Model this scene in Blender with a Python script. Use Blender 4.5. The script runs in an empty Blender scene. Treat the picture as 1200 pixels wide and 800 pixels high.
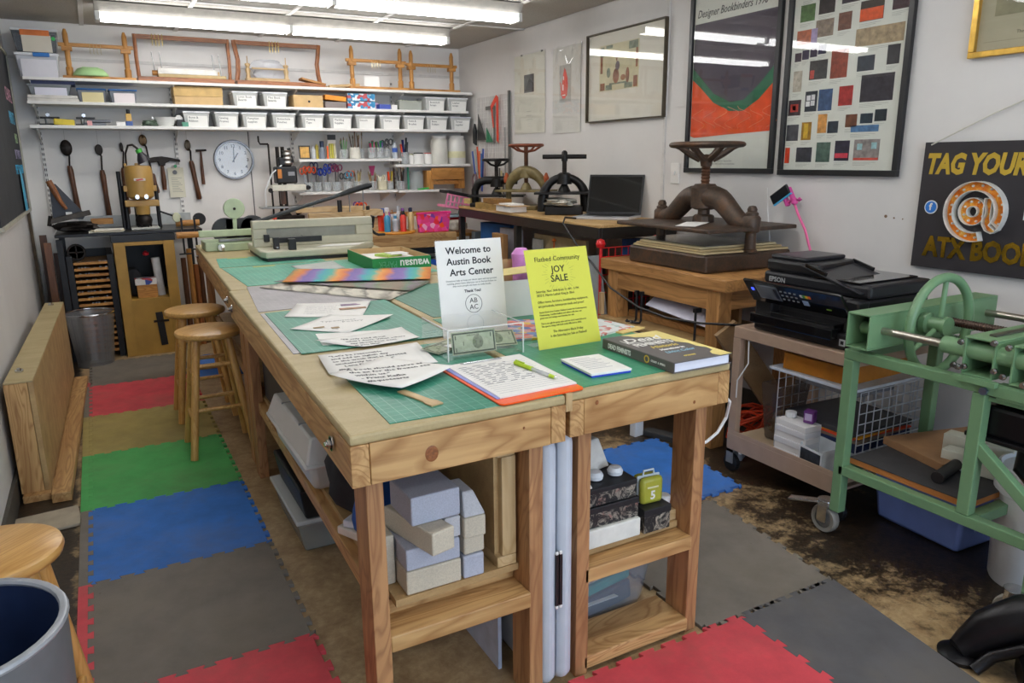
import bpy, bmesh, math, random
from mathutils import Vector, Matrix
R = math.radians
SC = bpy.context.scene
COL = SC.collection
# ---------------------------------------------------------------- camera
yaw, pitch, roll = R(28.6), R(13.7), R(0.52)
fw = Vector((math.sin(yaw)*math.cos(pitch), math.cos(yaw)*math.cos(pitch), -math.sin(pitch)))
r0 = Vector((math.cos(yaw), -math.sin(yaw), 0)); u0 = r0.cross(fw)
rr = r0*math.cos(roll) - u0*math.sin(roll); uu = u0*math.cos(roll) + r0*math.sin(roll)
cd = bpy.data.cameras.new('camera'); cam = bpy.data.objects.new('camera', cd); COL.objects.link(cam)
cm = Matrix((rr, uu, -fw)).transposed().to_4x4(); cm.translation = (0, 0, 1.33); cam.matrix_world = cm
cd.sensor_width = 36; cd.lens = 876/1200*36; cd.clip_start = .05
SC.camera = cam
# ---------------------------------------------------------------- world, exposure
W = bpy.data.worlds.new('world'); SC.world = W; W.use_nodes = True
W.node_tree.nodes['Background'].inputs[0].default_value = (.75, .85, 1, 1)
W.node_tree.nodes['Background'].inputs[1].default_value = .8
SC.view_settings.view_transform = 'Standard'; SC.view_settings.look = 'None'
SC.view_settings.gamma = 1; SC.view_settings.use_curve_mapping = False
SC.view_settings.exposure = 0.33
SC.cycles.max_bounces = 8; SC.cycles.diffuse_bounces = 5; SC.cycles.transparent_max_bounces = 12
SC.cycles.sample_clamp_indirect = 6.0; SC.cycles.use_denoising = True
# bluish area light added as daylight from an assumed window behind the photographer
ld = bpy.data.lights.new('window_daylight', 'AREA'); ld.shape = 'RECTANGLE'; ld.size = 2.6; ld.size_y = 1.7
ld.energy = 55; ld.color = (.60, .77, 1)
lo = bpy.data.objects.new('window_daylight', ld); COL.objects.link(lo)
lo.location = (1.3, -2.35, 1.2); lo.rotation_euler = (R(90), 0, 0)
TUBE = 13.5      # emission of the ceiling lamps

# ---------------------------------------------------------------- material helpers
def lin(h):
    h = h.lstrip('#'); v = [int(h[i:i+2], 16)/255 for i in (0, 2, 4)]
    return tuple(c/12.92 if c <= .04045 else ((c+.055)/1.055)**2.4 for c in v) + (1,)
MATS = {}
def newmat(name):
    m = bpy.data.materials.new(name); m.use_nodes = True
    nt = m.node_tree; b = nt.nodes['Principled BSDF']; return m, nt, b
def coords(nt, scale=(1, 1, 1), rot=(0, 0, 0)):
    tc = nt.nodes.new('ShaderNodeTexCoord'); mp = nt.nodes.new('ShaderNodeMapping')
    nt.links.new(tc.outputs['Object'], mp.inputs[0]); mp.inputs['Scale'].default_value = scale; mp.inputs['Rotation'].default_value = rot
    return mp.outputs[0]
def noise(nt, vec, scale=5, detail=4, rough=.55, dist=0):
    n = nt.nodes.new('ShaderNodeTexNoise'); n.inputs['Scale'].default_value = scale; n.inputs['Detail'].default_value = detail
    n.inputs['Roughness'].default_value = rough; n.inputs['Distortion'].default_value = dist
    nt.links.new(vec, n.inputs['Vector']); return n.outputs['Fac']
def ramp(nt, fac, stops, interp='LINEAR'):
    r = nt.nodes.new('ShaderNodeValToRGB'); r.color_ramp.interpolation = interp
    e = r.color_ramp.elements
    while len(e) < len(stops): e.new(.5)
    for el, (p, c) in zip(e, stops): el.position = p; el.color = lin(c) if isinstance(c, str) else c
    nt.links.new(fac, r.inputs[0]); return r.outputs[0]
def mixc(nt, fac, a, b, mode='MIX'):
    m = nt.nodes.new('ShaderNodeMix'); m.data_type = 'RGBA'; m.blend_type = mode
    for s, v in ((m.inputs[0], fac), (m.inputs[6], a), (m.inputs[7], b)):
        if hasattr(v, 'links') or hasattr(v, 'is_linked'): nt.links.new(v, s)
        else: s.default_value = v if not isinstance(v, str) else lin(v)
    return m.outputs[2]
def math_(nt, op, a, b=None, c=None):
    m = nt.nodes.new('ShaderNodeMath'); m.operation = op
    for s, v in zip(m.inputs, (a, b, c)):
        if v is None: continue
        if hasattr(v, 'is_linked'): nt.links.new(v, s)
        else: s.default_value = v
    return m.outputs[0]
def bump(nt, b, h, strength=.2, dist=.01):
    n = nt.nodes.new('ShaderNodeBump'); n.inputs['Strength'].default_value = strength; n.inputs['Distance'].default_value = dist
    nt.links.new(h, n.inputs['Height']); nt.links.new(n.outputs[0], b.inputs['Normal'])
def M(col, rough=.5, metal=0, var=.12, vs=18, bmp=0, alpha=1, trans=0, emit=0, coat=0, spec=.5):
    key = (col, rough, metal, var, vs, bmp, alpha, trans, emit, coat, spec)
    if key in MATS: return MATS[key]
    m, nt, b = newmat('mat_'+col.strip('#')); c = lin(col)
    n = noise(nt, coords(nt), vs, 4)
    lo_ = tuple(v*(1-var) for v in c[:3])+(1,); hi = tuple(min(1, v*(1+var)) for v in c[:3])+(1,)
    nt.links.new(ramp(nt, n, [(.3, lo_), (.7, hi)]), b.inputs['Base Color'])
    b.inputs['Roughness'].default_value = rough; b.inputs['Metallic'].default_value = metal
    b.inputs['Alpha'].default_value = alpha; b.inputs['Transmission Weight'].default_value = trans
    b.inputs['Coat Weight'].default_value = coat; b.inputs['Specular IOR Level'].default_value = spec
    if emit: b.inputs['Emission Color'].default_value = c; b.inputs['Emission Strength'].default_value = emit
    if bmp: bump(nt, b, n, bmp, .004)
    MATS[key] = m; return m
def wood(light, dark, axis='x', fine=1.0, rough=.5, knots=True, contrast=1):
    key = ('w', light, dark, axis, fine, rough)
    if key in MATS: return MATS[key]
    m, nt, b = newmat('wood_'+axis)
    s = {'x': (1.6, 22, 22), 'y': (22, 1.6, 22), 'z': (22, 22, 1.6)}[axis]
    v = coords(nt, tuple(q*fine for q in s))
    n1 = noise(nt, v, 1.0, 5, .6, .8)
    s2 = {'x': (1.3, 8, 8), 'y': (8, 1.3, 8), 'z': (8, 8, 1.3)}[axis]
    v2 = coords(nt, tuple(q*fine for q in s2))
    n2 = noise(nt, v2, .8, 2, .4, 1.8)
    rings = math_(nt, 'FRACT', math_(nt, 'ADD', math_(nt, 'MULTIPLY', n2, 11.0), math_(nt, 'MULTIPLY', n1, .5)))
    rings = math_(nt, 'ABSOLUTE', math_(nt, 'SUBTRACT', rings, .5))
    base = ramp(nt, n1, [(.25, dark), (.6, light), (.85, light)])
    col = mixc(nt, math_(nt, 'MULTIPLY', ramp(nt, rings, [(0, (1,1,1,1)), (.26, (0,0,0,1))]), .72), base, dark)
    if knots:
        vo = nt.nodes.new('ShaderNodeTexVoronoi'); vo.inputs['Scale'].default_value = 3.2
        s3 = {'x': (.6, 1.6, 1.6), 'y': (1.6, .6, 1.6), 'z': (1.6, 1.6, .6)}[axis]
        nt.links.new(coords(nt, s3), vo.inputs['Vector'])
        kf = ramp(nt, vo.outputs['Distance'], [(.035, (1,1,1,1)), (.06, (0,0,0,1))])
        col = mixc(nt, math_(nt, 'MULTIPLY', kf, .75), col, '6e4424')
    nt.links.new(col, b.inputs['Base Color']); b.inputs['Roughness'].default_value = rough
    bump(nt, b, n1, .12, .002)
    MATS[key] = m; return m
PINE = {a: wood('c8a06a', '946636', a) for a in 'xyz'}
PALE = {a: wood('cdb186', 'ab8b5a', a, .8) for a in 'xyz'}
STUD = {a: wood('b8895c', '8a5c3a', a, 1.2) for a in 'xyz'}
GOLD = {a: wood('c8904a', '9a6428', a, 1.2, knots=False) for a in 'xyz'}
STOOL = {a: wood('d9ac68', 'b98544', a, 1.5, .3, knots=False) for a in 'xyz'}
DARKW = {a: wood('6b4124', '3c2314', a, 1.5, .4, knots=False) for a in 'xyz'}
RED = {a: wood('a8683a', '75441f', a, 1.5, .35, knots=False) for a in 'xyz'}
def ply(light, dark):
    m, nt, b = newmat('board'); n = noise(nt, coords(nt, (2, 5, 5)), 2.5, 6, .6, .4); n2 = noise(nt, coords(nt), 160, 2)
    c = mixc(nt, .18, ramp(nt, n, [(.3, dark), (.7, light)]), ramp(nt, n2, [(.35, dark), (.65, light)]))
    nt.links.new(c, b.inputs['Base Color']); b.inputs['Roughness'].default_value = .55; return m
BTOP = ply('bbaa80', 'a39064'); OSB = ply('a08058', '7c6042'); PLYW = ply('c0a06e', '9a7a50')
WHITE = M('e6e4e0', .5, var=.03); PLAST = M('e4e6e8', .35, var=.03); BLK = M('17171a', .45, var=.2); BLKM = M('232325', .4, .3, var=.3)
PAPER = M('eceae6', .8, var=.02); CHROME = M('c8cacd', .22, 1, var=.05); STEEL = M('9a9a98', .35, .9, var=.1)
IRON = M('2c2622', .5, .6, var=.45, vs=14, bmp=.3); RUST = M('5c3a24', .6, .4, var=.5, vs=20, bmp=.3); GREEN = M('6f936c', .36, 0, var=.08, vs=8)
MINT = M('b4c4a2', .4, var=.08); BEIGE = M('c4c0aa', .45, var=.06); MUST = M('b28a3e', .45, var=.15, vs=6)
CARD = M('c8a878', .8, var=.08); CORR = M('b08a5c', .85, var=.1); ORANGE = M('f0641e', .4, var=.05); PINK = M('e070a8', .4, var=.1)
def glassy(col, alpha, rough=.08):
    key = ('g', col, alpha, rough)
    if key in MATS: return MATS[key]
    m, nt, b = newmat('clear_plastic'); n = noise(nt, coords(nt), 9, 3)
    nt.links.new(ramp(nt, n, [(.3, col), (.8, col)]), b.inputs['Base Color'])
    b.inputs['Alpha'].default_value = alpha; b.inputs['Roughness'].default_value = rough; MATS[key] = m; return m
def pane(rough=.02, ior=1.55):
    if 'pane' in MATS: return MATS['pane']
    m, nt, b = newmat('picture_glass'); nt.nodes.remove(b); out = nt.nodes['Material Output']; tr = nt.nodes.new('ShaderNodeBsdfTransparent'); gl = nt.nodes.new('ShaderNodeBsdfGlossy'); gl.inputs['Roughness'].default_value = rough
    fr = nt.nodes.new('ShaderNodeFresnel'); fr.inputs[0].default_value = ior; mx = nt.nodes.new('ShaderNodeMixShader'); ge = nt.nodes.new('ShaderNodeNewGeometry'); nt.links.new(math_(nt, 'MULTIPLY', math_(nt, 'MINIMUM', math_(nt, 'MULTIPLY', fr.outputs[0], 1.1), .9), math_(nt, 'SUBTRACT', 1.0, ge.outputs['Backfacing'])), mx.inputs[0]); nt.links.new(tr.outputs[0], mx.inputs[1]); nt.links.new(gl.outputs[0], mx.inputs[2]); nt.links.new(mx.outputs[0], out.inputs[0]); MATS['pane'] = m; return m
CLEAR = glassy('d8dde0', .28); CLEAR2 = glassy('c0c6cc', .5, .2); ACR = pane()

# ---------------------------------------------------------------- geometry helpers
WR = Matrix(((0, 0, -1), (-1, 0, 0), (0, 1, 0)))     # frame of a thing on the right wall: u -> -Y, v -> Z, n -> -X
WB = Matrix(((1, 0, 0), (0, 0, -1), (0, 1, 0)))      # back wall: u -> X, v -> Z, n -> -Y
WL = Matrix(((0, 0, 1), (1, 0, 0), (0, 1, 0)))       # left wall: u -> Y, v -> Z, n -> X
class G:
    def __init__(s): s.v = []; s.f = []; s.T = Matrix.Identity(4)
    def at(s, loc=(0, 0, 0), rot=None):
        s.T = Matrix.Translation(Vector(loc)) @ ((rot.to_4x4() if rot is not None else Matrix.Identity(4))); return s
    def add(s, vs, fs):
        k = len(s.v); s.v += [tuple(s.T @ Vector(p)) for p in vs]; s.f += [tuple(i+k for i in f) for f in fs]; return s
    def box(s, x0, x1, y0, y1, z0, z1):
        x0, x1 = sorted((x0, x1)); y0, y1 = sorted((y0, y1)); z0, z1 = sorted((z0, z1))
        return s.add([(x0,y0,z0),(x1,y0,z0),(x1,y1,z0),(x0,y1,z0),(x0,y0,z1),(x1,y0,z1),(x1,y1,z1),(x0,y1,z1)],
            [(0,3,2,1),(4,5,6,7),(0,1,5,4),(1,2,6,5),(2,3,7,6),(3,0,4,7)])
    def frus(s, c, a, b, z0, z1):      # tapered box: half sizes a at z0, b at z1
        x, y = c; v = [(x+sx*h[0], y+sy*h[1], z) for h, z in ((a, z0), (b, z1)) for sx, sy in ((-1,-1),(1,-1),(1,1),(-1,1))]
        return s.add(v, [(0,3,2,1),(4,5,6,7),(0,1,5,4),(1,2,6,5),(2,3,7,6),(3,0,4,7)])
    def beam(s, p, q, w, h, up=(0, 0, 1)):    # box along p->q, w sideways, h along up, centred
        p = Vector(p); q = Vector(q); d = (q-p).normalized(); u = Vector(up); sd = d.cross(u).normalized(); u = sd.cross(d)
        vs = [tuple(e + sd*a*w/2 + u*b*h/2) for e in (p, q) for a, b in ((-1,-1),(1,-1),(1,1),(-1,1))]
        return s.add(vs, [(0,3,2,1),(4,5,6,7),(0,1,5,4),(1,2,6,5),(2,3,7,6),(3,0,4,7)][::1])
    def cyl(s, p, q, r0, r1=None, n=14):
        r1 = r0 if r1 is None else r1; p = Vector(p); q = Vector(q); d = (q-p).normalized()
        a = d.orthogonal().normalized(); b = d.cross(a); vs = []
        for e, r in ((p, r0), (q, r1)):
            for i in range(n): t = 2*math.pi*i/n; vs.append(tuple(e + a*r*math.cos(t) + b*r*math.sin(t)))
        fs = [(i, (i+1) % n, n+(i+1) % n, n+i) for i in range(n)] + [tuple(range(n))[::-1], tuple(range(n, 2*n))]
        return s.add(vs, fs)
    def lathe(s, prof, c=(0, 0, 0), n=24, ax='z', sx=1, sy=1, cap=True):
        vs = []; m = len(prof)
        for i in range(n):
            t = 2*math.pi*i/n; ct, st = math.cos(t), math.sin(t)
            for r, z in prof:
                p = {'z': (r*ct*sx, r*st*sy, z), 'x': (z, r*ct*sx, r*st*sy), 'y': (r*st*sx, z, r*ct*sy)}[ax]
                vs.append((p[0]+c[0], p[1]+c[1], p[2]+c[2]))
        fs = [(i*m+j, ((i+1) % n)*m+j, ((i+1) % n)*m+j+1, i*m+j+1) for i in range(n) for j in range(m-1)]
        if cap and prof[0][0] > 1e-5 and prof[0] != prof[-1]: fs.append(tuple(i*m for i in range(n))[::-1])
        if cap and prof[-1][0] > 1e-5 and prof[0] != prof[-1]: fs.append(tuple(i*m+m-1 for i in range(n)))
        return s.add(vs, fs)
    def tube(s, pts, r, n=8, closed=False, flat=1):
        P_ = [Vector(p) for p in pts]; N = len(P_); vs = []; up = None
        rs = r if isinstance(r, (list, tuple)) else [r]*N
        for i, p in enumerate(P_):
            if closed: d = P_[(i+1) % N]-P_[i-1]
            else: d = P_[min(i+1, N-1)]-P_[max(i-1, 0)]
            d.normalize()
            up = d.orthogonal().normalized() if up is None else (up - d*up.dot(d)).normalized()
            b = d.cross(up)
            for k in range(n): t = 2*math.pi*k/n; vs.append(tuple(p + (up*math.cos(t) + b*math.sin(t)*flat)*rs[i]))
        fs = [(i*n+k, i*n+(k+1) % n, ((i+1) % N)*n+(k+1) % n, ((i+1) % N)*n+k) for i in range(N if closed else N-1) for k in range(n)]
        if not closed: fs += [tuple(range(n))[::-1], tuple(range((N-1)*n, N*n))]
        return s.add(vs, fs)
    def prism(s, poly, z0, z1):
        n = len(poly); a = sum(poly[i][0]*poly[(i+1) % n][1]-poly[(i+1) % n][0]*poly[i][1] for i in range(n))
        if a < 0: poly = poly[::-1]
        vs = [(x, y, z0) for x, y in poly]+[(x, y, z1) for x, y in poly]
        return s.add(vs, [tuple(range(n))[::-1], tuple(range(n, 2*n))]+[(i, (i+1) % n, n+(i+1) % n, n+i) for i in range(n)])
    def grid(s, fn, nu, nv):       # open sheet
        vs = [fn(i/nu, j/nv) for j in range(nv+1) for i in range(nu+1)]
        return s.add(vs, [(j*(nu+1)+i, j*(nu+1)+i+1, (j+1)*(nu+1)+i+1, (j+1)*(nu+1)+i) for j in range(nv) for i in range(nu)])
def mesh(name, g, mat, smooth=False):
    me = bpy.data.meshes.new(name); me.from_pydata(g.v, [], g.f); me.materials.append(mat)
    bm = bmesh.new(); bm.from_mesh(me); bmesh.ops.recalc_face_normals(bm, faces=bm.faces); bm.to_mesh(me); bm.free()
    if smooth:
        for p in me.polygons: p.use_smooth = True
        try: me.set_sharp_from_angle(angle=R(40))
        except Exception: pass
    return me
def P(name, g, mat, parent=None, bev=0, smooth=False, kind=None, label=None, solid=0):
    o = bpy.data.objects.new(name, mesh(name, g, mat, smooth)); COL.objects.link(o)
    if parent is not None: o.parent = parent
    if solid: md = o.modifiers.new('s', 'SOLIDIFY'); md.thickness = solid; md.offset = 0
    if bev: md = o.modifiers.new('b', 'BEVEL'); md.width = bev; md.segments = 2; md.limit_method = 'ANGLE'; md.angle_limit = R(50)
    if kind: o['kind'] = kind
    if label: o['label'] = label
    return o
def place(o, loc, rot):
    m = rot.to_4x4() if isinstance(rot, Matrix) else Matrix.Rotation(R(rot), 4, 'Z')
    m.translation = loc; o.matrix_world = m
def T(name, label, cat, loc=(0, 0, 0), rot=0, group=None):
    o = bpy.data.objects.new(name, None); COL.objects.link(o); place(o, loc, rot); o.empty_display_size = .05
    o['label'] = label; o['category'] = cat
    if group: o['group'] = group
    return o
def S(name, g, mat, label, cat, loc=(0, 0, 0), rot=0, group=None, bev=0, smooth=False, kind=None, solid=0):   # single-mesh thing
    o = P(name, g, mat, None, bev, smooth, kind, None, solid); place(o, loc, rot); o['label'] = label; o['category'] = cat
    if group: o['group'] = group
    return o
def copy(root, loc, rot=None, label=None, group=None, name=None):
    def rec(o, par):
        c = o.copy(); COL.objects.link(c)
        if par is not None: c.parent = par
        for ch in o.children: rec(ch, c)
        return c
    r = rec(root, None); m = r.matrix_world.copy() if rot is None else (rot.to_4x4() if isinstance(rot, Matrix) else Matrix.Rotation(R(rot), 4, 'Z'))
    if rot is None: m = root.matrix_basis.copy()
    m.translation = loc; r.matrix_world = m
    if label: r['label'] = label
    if group: r['group'] = group
    return r
def text(body, size, at, mat, parent, frame=None, align='LEFT', ext=.0003, bold=0, name='lettering', sx=1, shear=0, rotz=0, ls=1):
    cu = bpy.data.curves.new(name, 'FONT'); cu.body = body; cu.size = size; cu.align_x = align; cu.extrude = ext; cu.offset = bold
    cu.shear = shear; cu.space_line = ls; cu.resolution_u = 2
    ob = bpy.data.objects.new(name, cu); COL.objects.link(ob)
    bpy.context.view_layer.update()
    me = bpy.data.meshes.new_from_object(ob.evaluated_get(bpy.context.evaluated_depsgraph_get()))
    bpy.data.objects.remove(ob)
    m = Matrix.Translation(Vector(at)) @ (frame.to_4x4() if frame else Matrix.Identity(4)) @ Matrix.Rotation(R(rotz), 4, 'Z') @ Matrix.Diagonal((sx, 1, 1, 1))
    me.transform(m); me.materials.clear(); me.materials.append(mat)
    o = bpy.data.objects.new(name, me); COL.objects.link(o); o.parent = parent; return o
def quad(g, pts, z0, z1): return g.prism(pts, z0, z1)
INK = M('1c1c20', .7, var=.05)
# ================================================================ the room
XL, XR, YF, YB, ZC = -.43, 3.0, -2.6, 6.45, 2.28
def struct(name, g, mat, parent=None, **k):
    o = P(name, g, mat, parent, **k)
    if parent is None: o['kind'] = 'structure'
    return o
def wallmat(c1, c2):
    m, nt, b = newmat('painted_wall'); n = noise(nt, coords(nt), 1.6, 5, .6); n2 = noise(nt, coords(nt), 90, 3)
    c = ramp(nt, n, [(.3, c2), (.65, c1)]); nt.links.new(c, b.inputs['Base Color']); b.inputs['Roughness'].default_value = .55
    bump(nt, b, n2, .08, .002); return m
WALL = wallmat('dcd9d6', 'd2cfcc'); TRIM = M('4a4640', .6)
m, nt, b = newmat('stained_concrete')
v = coords(nt); big = noise(nt, v, 1.5, 6, .62, .6); sm = noise(nt, v, 9, 8, .72, .3); fine = noise(nt, v, 70, 4, .7)
x_ = nt.nodes.new('ShaderNodeSeparateXYZ'); nt.links.new(v, x_.inputs[0])
def sr(v_, p0, p1, rev=False):
    r_ = ramp(nt, math_(nt, 'ADD', math_(nt, 'MULTIPLY', v_, .2), .5), [(p0*.2+.5, (0,0,0,1)), (p1*.2+.5, (1,1,1,1))]); return r_ if not rev else math_(nt, 'SUBTRACT', 1.0, r_)
X_, Y_ = x_.outputs[0], x_.outputs[1]
left = sr(X_, -.26, -.18, True)
aisle = math_(nt, 'MULTIPLY', math_(nt, 'MULTIPLY', sr(X_, .35, .42), sr(X_, .9, 1.1, True)), .06)
right = math_(nt, 'MULTIPLY', sr(X_, 1.75, 2.35), .17)
micro = noise(nt, v, 38, 6, .75, .4)
f = math_(nt, 'ADD', math_(nt, 'ADD', math_(nt, 'ADD', math_(nt, 'MULTIPLY', big, .42), math_(nt, 'MULTIPLY', sm, .36)), math_(nt, 'MULTIPLY', micro, .30)), math_(nt, 'SUBTRACT', math_(nt, 'ADD', right, math_(nt, 'MULTIPLY', left, .26)), aisle))
tan = ramp(nt, micro, [(.3, '9c805a'), (.7, 'c0a880')]); tan = mixc(nt, ramp(nt, sm, [(.42, (0,0,0,1)), (.72, (.8,.8,.8,1))]), tan, '785838')
blk = ramp(nt, micro, [(.38, '15110d'), (.66, '3c2c1c'), (.8, '8a7050')])
c = mixc(nt, ramp(nt, f, [(.56, (0,0,0,1)), (.66, (1,1,1,1))]), tan, blk)
nt.links.new(c, b.inputs['Base Color']); b.inputs['Roughness'].default_value = .42; bump(nt, b, fine, .25, .003); CONC = m
struct('floor', G().box(XL-.1, XR+.1, YF-.1, YB+.1, -.1, 0), CONC)
struct('wall_back', G().box(XL-.1, XR+.1, YB, YB+.1, 0, ZC+.1), wallmat('efece8', 'e6e3df'))  # paler than WALL: light missing on this wall is put into its colour
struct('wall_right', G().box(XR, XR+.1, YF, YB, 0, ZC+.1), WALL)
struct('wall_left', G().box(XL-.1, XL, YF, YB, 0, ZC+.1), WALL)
g = G().box(XL, 0, YF-.1, YF, 0, ZC).box(2.6, XR, YF-.1, YF, 0, ZC).box(0, 2.6, YF-.1, YF, 0, .35).box(0, 2.6, YF-.1, YF, 2.05, ZC)  # wall with an opening left for the assumed window
struct('wall_front', g, WALL)
w = struct('window_1', G().box(0, 2.6, YF-.06, YF-.05, .35, 2.05), glassy('dfe8ee', .12))  # assumed window, out of view, added to go with the bluish daylight
fr = G().box(-.04, 2.64, YF-.02, YF+.03, .31, .37).box(-.04, 2.64, YF-.02, YF+.03, 2.03, 2.09).box(-.04, .02, YF-.02, YF+.03, .37, 2.03).box(2.58, 2.64, YF-.02, YF+.03, .37, 2.03).box(1.28, 1.32, YF-.02, YF+.03, .37, 2.03)
P('window_frame', fr, M('3a3a3c', .4), w)  # frame of the assumed window, also added
struct('baseboard_left', G().box(XL, XL+.014, YF, YB, 0, .10), TRIM)
struct('baseboard_right', G().box(XR-.014, XR, YF, YB, 0, .10), TRIM)
struct('trim_1', G().box(XL, XR, YB-.012, YB, 2.035, 2.055), M('d4d2ce', .5))      # batten under the upper panels of the back wall
struct('trim_2', G().box(.965+.16, .972+.16, YB-.006, YB, .5, 1.57), M('5a5a58', .6))   # panel joint
# ceiling: grid with single tiles
ce = struct('ceiling', G().box(XL-.1, XR+.1, YF-.1, YB+.1, ZC+.03, ZC+.1), M('c8c4be', .8))
m, nt, b = newmat('ceiling_tile'); n = noise(nt, coords(nt), 110, 3, .7); n2 = noise(nt, coords(nt), 3, 3)
nt.links.new(mixc(nt, .4, ramp(nt, n, [(.35, '948f86'), (.5, 'bcb8b0')]), ramp(nt, n2, [(.3, 'b0aca4'), (.7, 'c4c0b8')])), b.inputs['Base Color'])
b.inputs['Roughness'].default_value = .85; bump(nt, b, n, .4, .003); CT = m
gx = [XL]+[.06+.61*k for k in range(5)]+[XR]; gy = [YF]+[-2.05+1.22*k for k in range(7)]+[YB]
me = {}
for i in range(len(gx)-1):
    for j in range(len(gy)-1):
        k = (round(gx[i+1]-gx[i], 3), round(gy[j+1]-gy[j], 3))
        if k not in me:
            me[k] = mesh('ceiling_tile', G().box(.012, k[0]-.012, .012, k[1]-.012, 0, .012), CT)
        o = bpy.data.objects.new('ceiling_tile', me[k]); COL.objects.link(o); o.parent = ce; o.location = (gx[i], gy[j], ZC+.006)
for x in gx[1:-1]: P('ceiling_grid_bar', G().box(x-.014, x+.014, YF, YB, ZC-.002, ZC+.005), WHITE, ce)
for y in gy[1:-1]: P('ceiling_grid_bar', G().box(XL, XR, y-.014, y+.014, ZC-.001, ZC+.005), WHITE, ce)
# strip lamps: bare tubes under a painted channel, as in view; further ones out of view are added for fill light
LAMP = M('fbfbfb', .4, var=0, emit=TUBE)
def strip_lamp(y, label, x0=.10, x1=2.52):
    t = T('fluorescent_lamp', label, 'lamp', ((x0+x1)/2, y, ZC), 0, 'strip lamps on the ceiling'); h = (x1-x0)/2
    g = G().prism([(-.075, -.002), (.075, -.002), (.045, -.062), (-.045, -.062)], -h, h)
    g.v = [(v[2], v[0], v[1]) for v in g.v]
    P('lamp_housing', g, M('a8a49c', .5), t)
    for s in (-1, 1):
        for q in (-1, 1):
            P('lamp_tube', G().cyl((q*.03 if q > 0 else -.03, s*.038, -.085), (q*(h-.03), s*.038, -.085), .0185), LAMP, t, smooth=True)
    for q in (-h+.012, 0, h-.012): P('lamp_holder', G().box(q-.014, q+.014, -.06, .06, -.108, -.055), M('e0e0dc', .4), t, bev=.004)
    return t
l1 = strip_lamp(5.52, 'white strip lamp with four tubes, the one nearest the shelf wall', .13, 2.47)
strip_lamp(4.47, 'white strip lamp whose lit tubes cross the top edge of the photo', .10, 2.50)
for k, y in enumerate((2.6, .9, -.9)): strip_lamp(y, ['white strip lamp over the near end of the workbenches', 'white strip lamp above the photographer', 'white strip lamp near the shop window'][k])
# ================================================================ foam floor mats
def foam(col):
    m, nt, b = newmat('foam'); v = coords(nt); n = noise(nt, v, 5, 6, .65); n2 = noise(nt, v, 320, 3); c0 = lin(col)
    d = tuple(q*.72 for q in c0[:3])+(1,); c = ramp(nt, n, [(.32, d), (.6, c0)])
    sp = noise(nt, v, 24, 4, .75); dn = noise(nt, v, 2.4, 5, .7, .3); c = mixc(nt, ramp(nt, dn, [(.45, (0,0,0,1)), (.72, (.38,.38,.38,1))]), c, '6e6450'); c = mixc(nt, ramp(nt, sp, [(.24, (.7,.7,.7,1)), (.31, (0,0,0,1))]), c, '3c3a36')
    nt.links.new(c, b.inputs['Base Color']); b.inputs['Roughness'].default_value = .75; bump(nt, b, n2, .25, .002); return m
F = {'red': foam('dc4c56'), 'grey': foam('7c746a'), 'blue': foam('3176cc'), 'green': foam('50b25e'), 'yellow': foam('ac9a58'), 'slate': foam('605e60')}
def jig(p, q, n=8, d=.016, s=1):
    p = Vector(p); q = Vector(q); v = q-p; L = v.length; u = v/L; nn = Vector((-u.y, u.x))*s; out = []
    for k in range(n):
        a, b_ = (k+.25)*L/n, (k+.75)*L/n; e = .006
        for t, h in ((a, 0), (a-e, d), (b_+e, d), (b_, 0)): out.append(p+u*t+nn*(h-d/2))
    return out
def tile(col, label, x0, x1, y0, y1, L='t', Rr='t', B='t', U='t', n=8, th=.012, skew=0, group='interlocking foam mats'):
    # flat ('f') or toothed ('t') edges; neighbours share the same path
    c = [Vector((x0, y0)), Vector((x1-skew*0, y0)), Vector((x1+skew, y1)), Vector((x0, y1))]; pts = []
    cx, cy = (x0+x1)/2, (y0+y1)/2
    pts.append(c[0]); 
    if B == 't': pts += jig(c[0], c[1], n)
    pts.append(c[1])
    if Rr == 't': pts += jig(c[1], c[2], n)
    pts.append(c[2])
    if U == 't': pts += jig(c[3], c[2], n)[::-1]
    pts.append(c[3])
    if L == 't': pts += jig(c[0], c[3], n)[::-1]
    g = G().prism([(p.x-cx, p.y-cy) for p in pts], 0, th)
    return S('foam_mat', g, F[col], label, 'floor mat', (cx, cy, 0), 0, group, bev=.0015)
ys = [1.32, 1.935, 2.548, 3.15, 3.79, 4.41, 5.04, 5.66]
cols = ['red', 'grey', 'blue', 'green', 'yellow', 'red', 'grey']
labs = ['red foam mat at the very bottom of the left aisle', 'grey foam mat between the near red and the blue mat', 'blue foam mat in the left aisle', 'green foam mat in the left aisle, under the front leg of the near stool',
        'mustard yellow foam mat in the left aisle', 'red foam mat in the left aisle beyond the yellow one', 'grey foam mat at the far end of the left aisle, by the wire basket']
for i in range(7): tile(cols[i], labs[i], -.165, .40, ys[i], ys[i+1])
def strip(col, label, y0, y1):
    pts = jig((-.165, y0), (-.165, y1), 8); p = [Vector((-.2, y0)), Vector((-.165, y0))]+pts+[Vector((-.165, y1)), Vector((-.2, y1))]
    S('mat_border', G().prism([(q.x+.18, q.y-y0) for q in p], 0, .012), F[col], label, 'floor mat', (-.18, y0, 0), 0, 'border strips of the foam mats')
strip('red', 'red toothed border strip beside the near grey mat', ys[1], ys[2]); strip('red', 'red border strip beside the red mat at the bottom of the photo', ys[0], ys[1]); strip('grey', 'grey toothed border strip beside the blue mat', ys[2], ys[3])
strip('green', 'green border strip beside the green foam mat', ys[3], ys[4]); strip('yellow', 'yellow border strip beside the yellow foam mat', ys[4], ys[5]); strip('grey', 'grey toothed border strip beside the far red mat', ys[5], ys[6])
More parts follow.
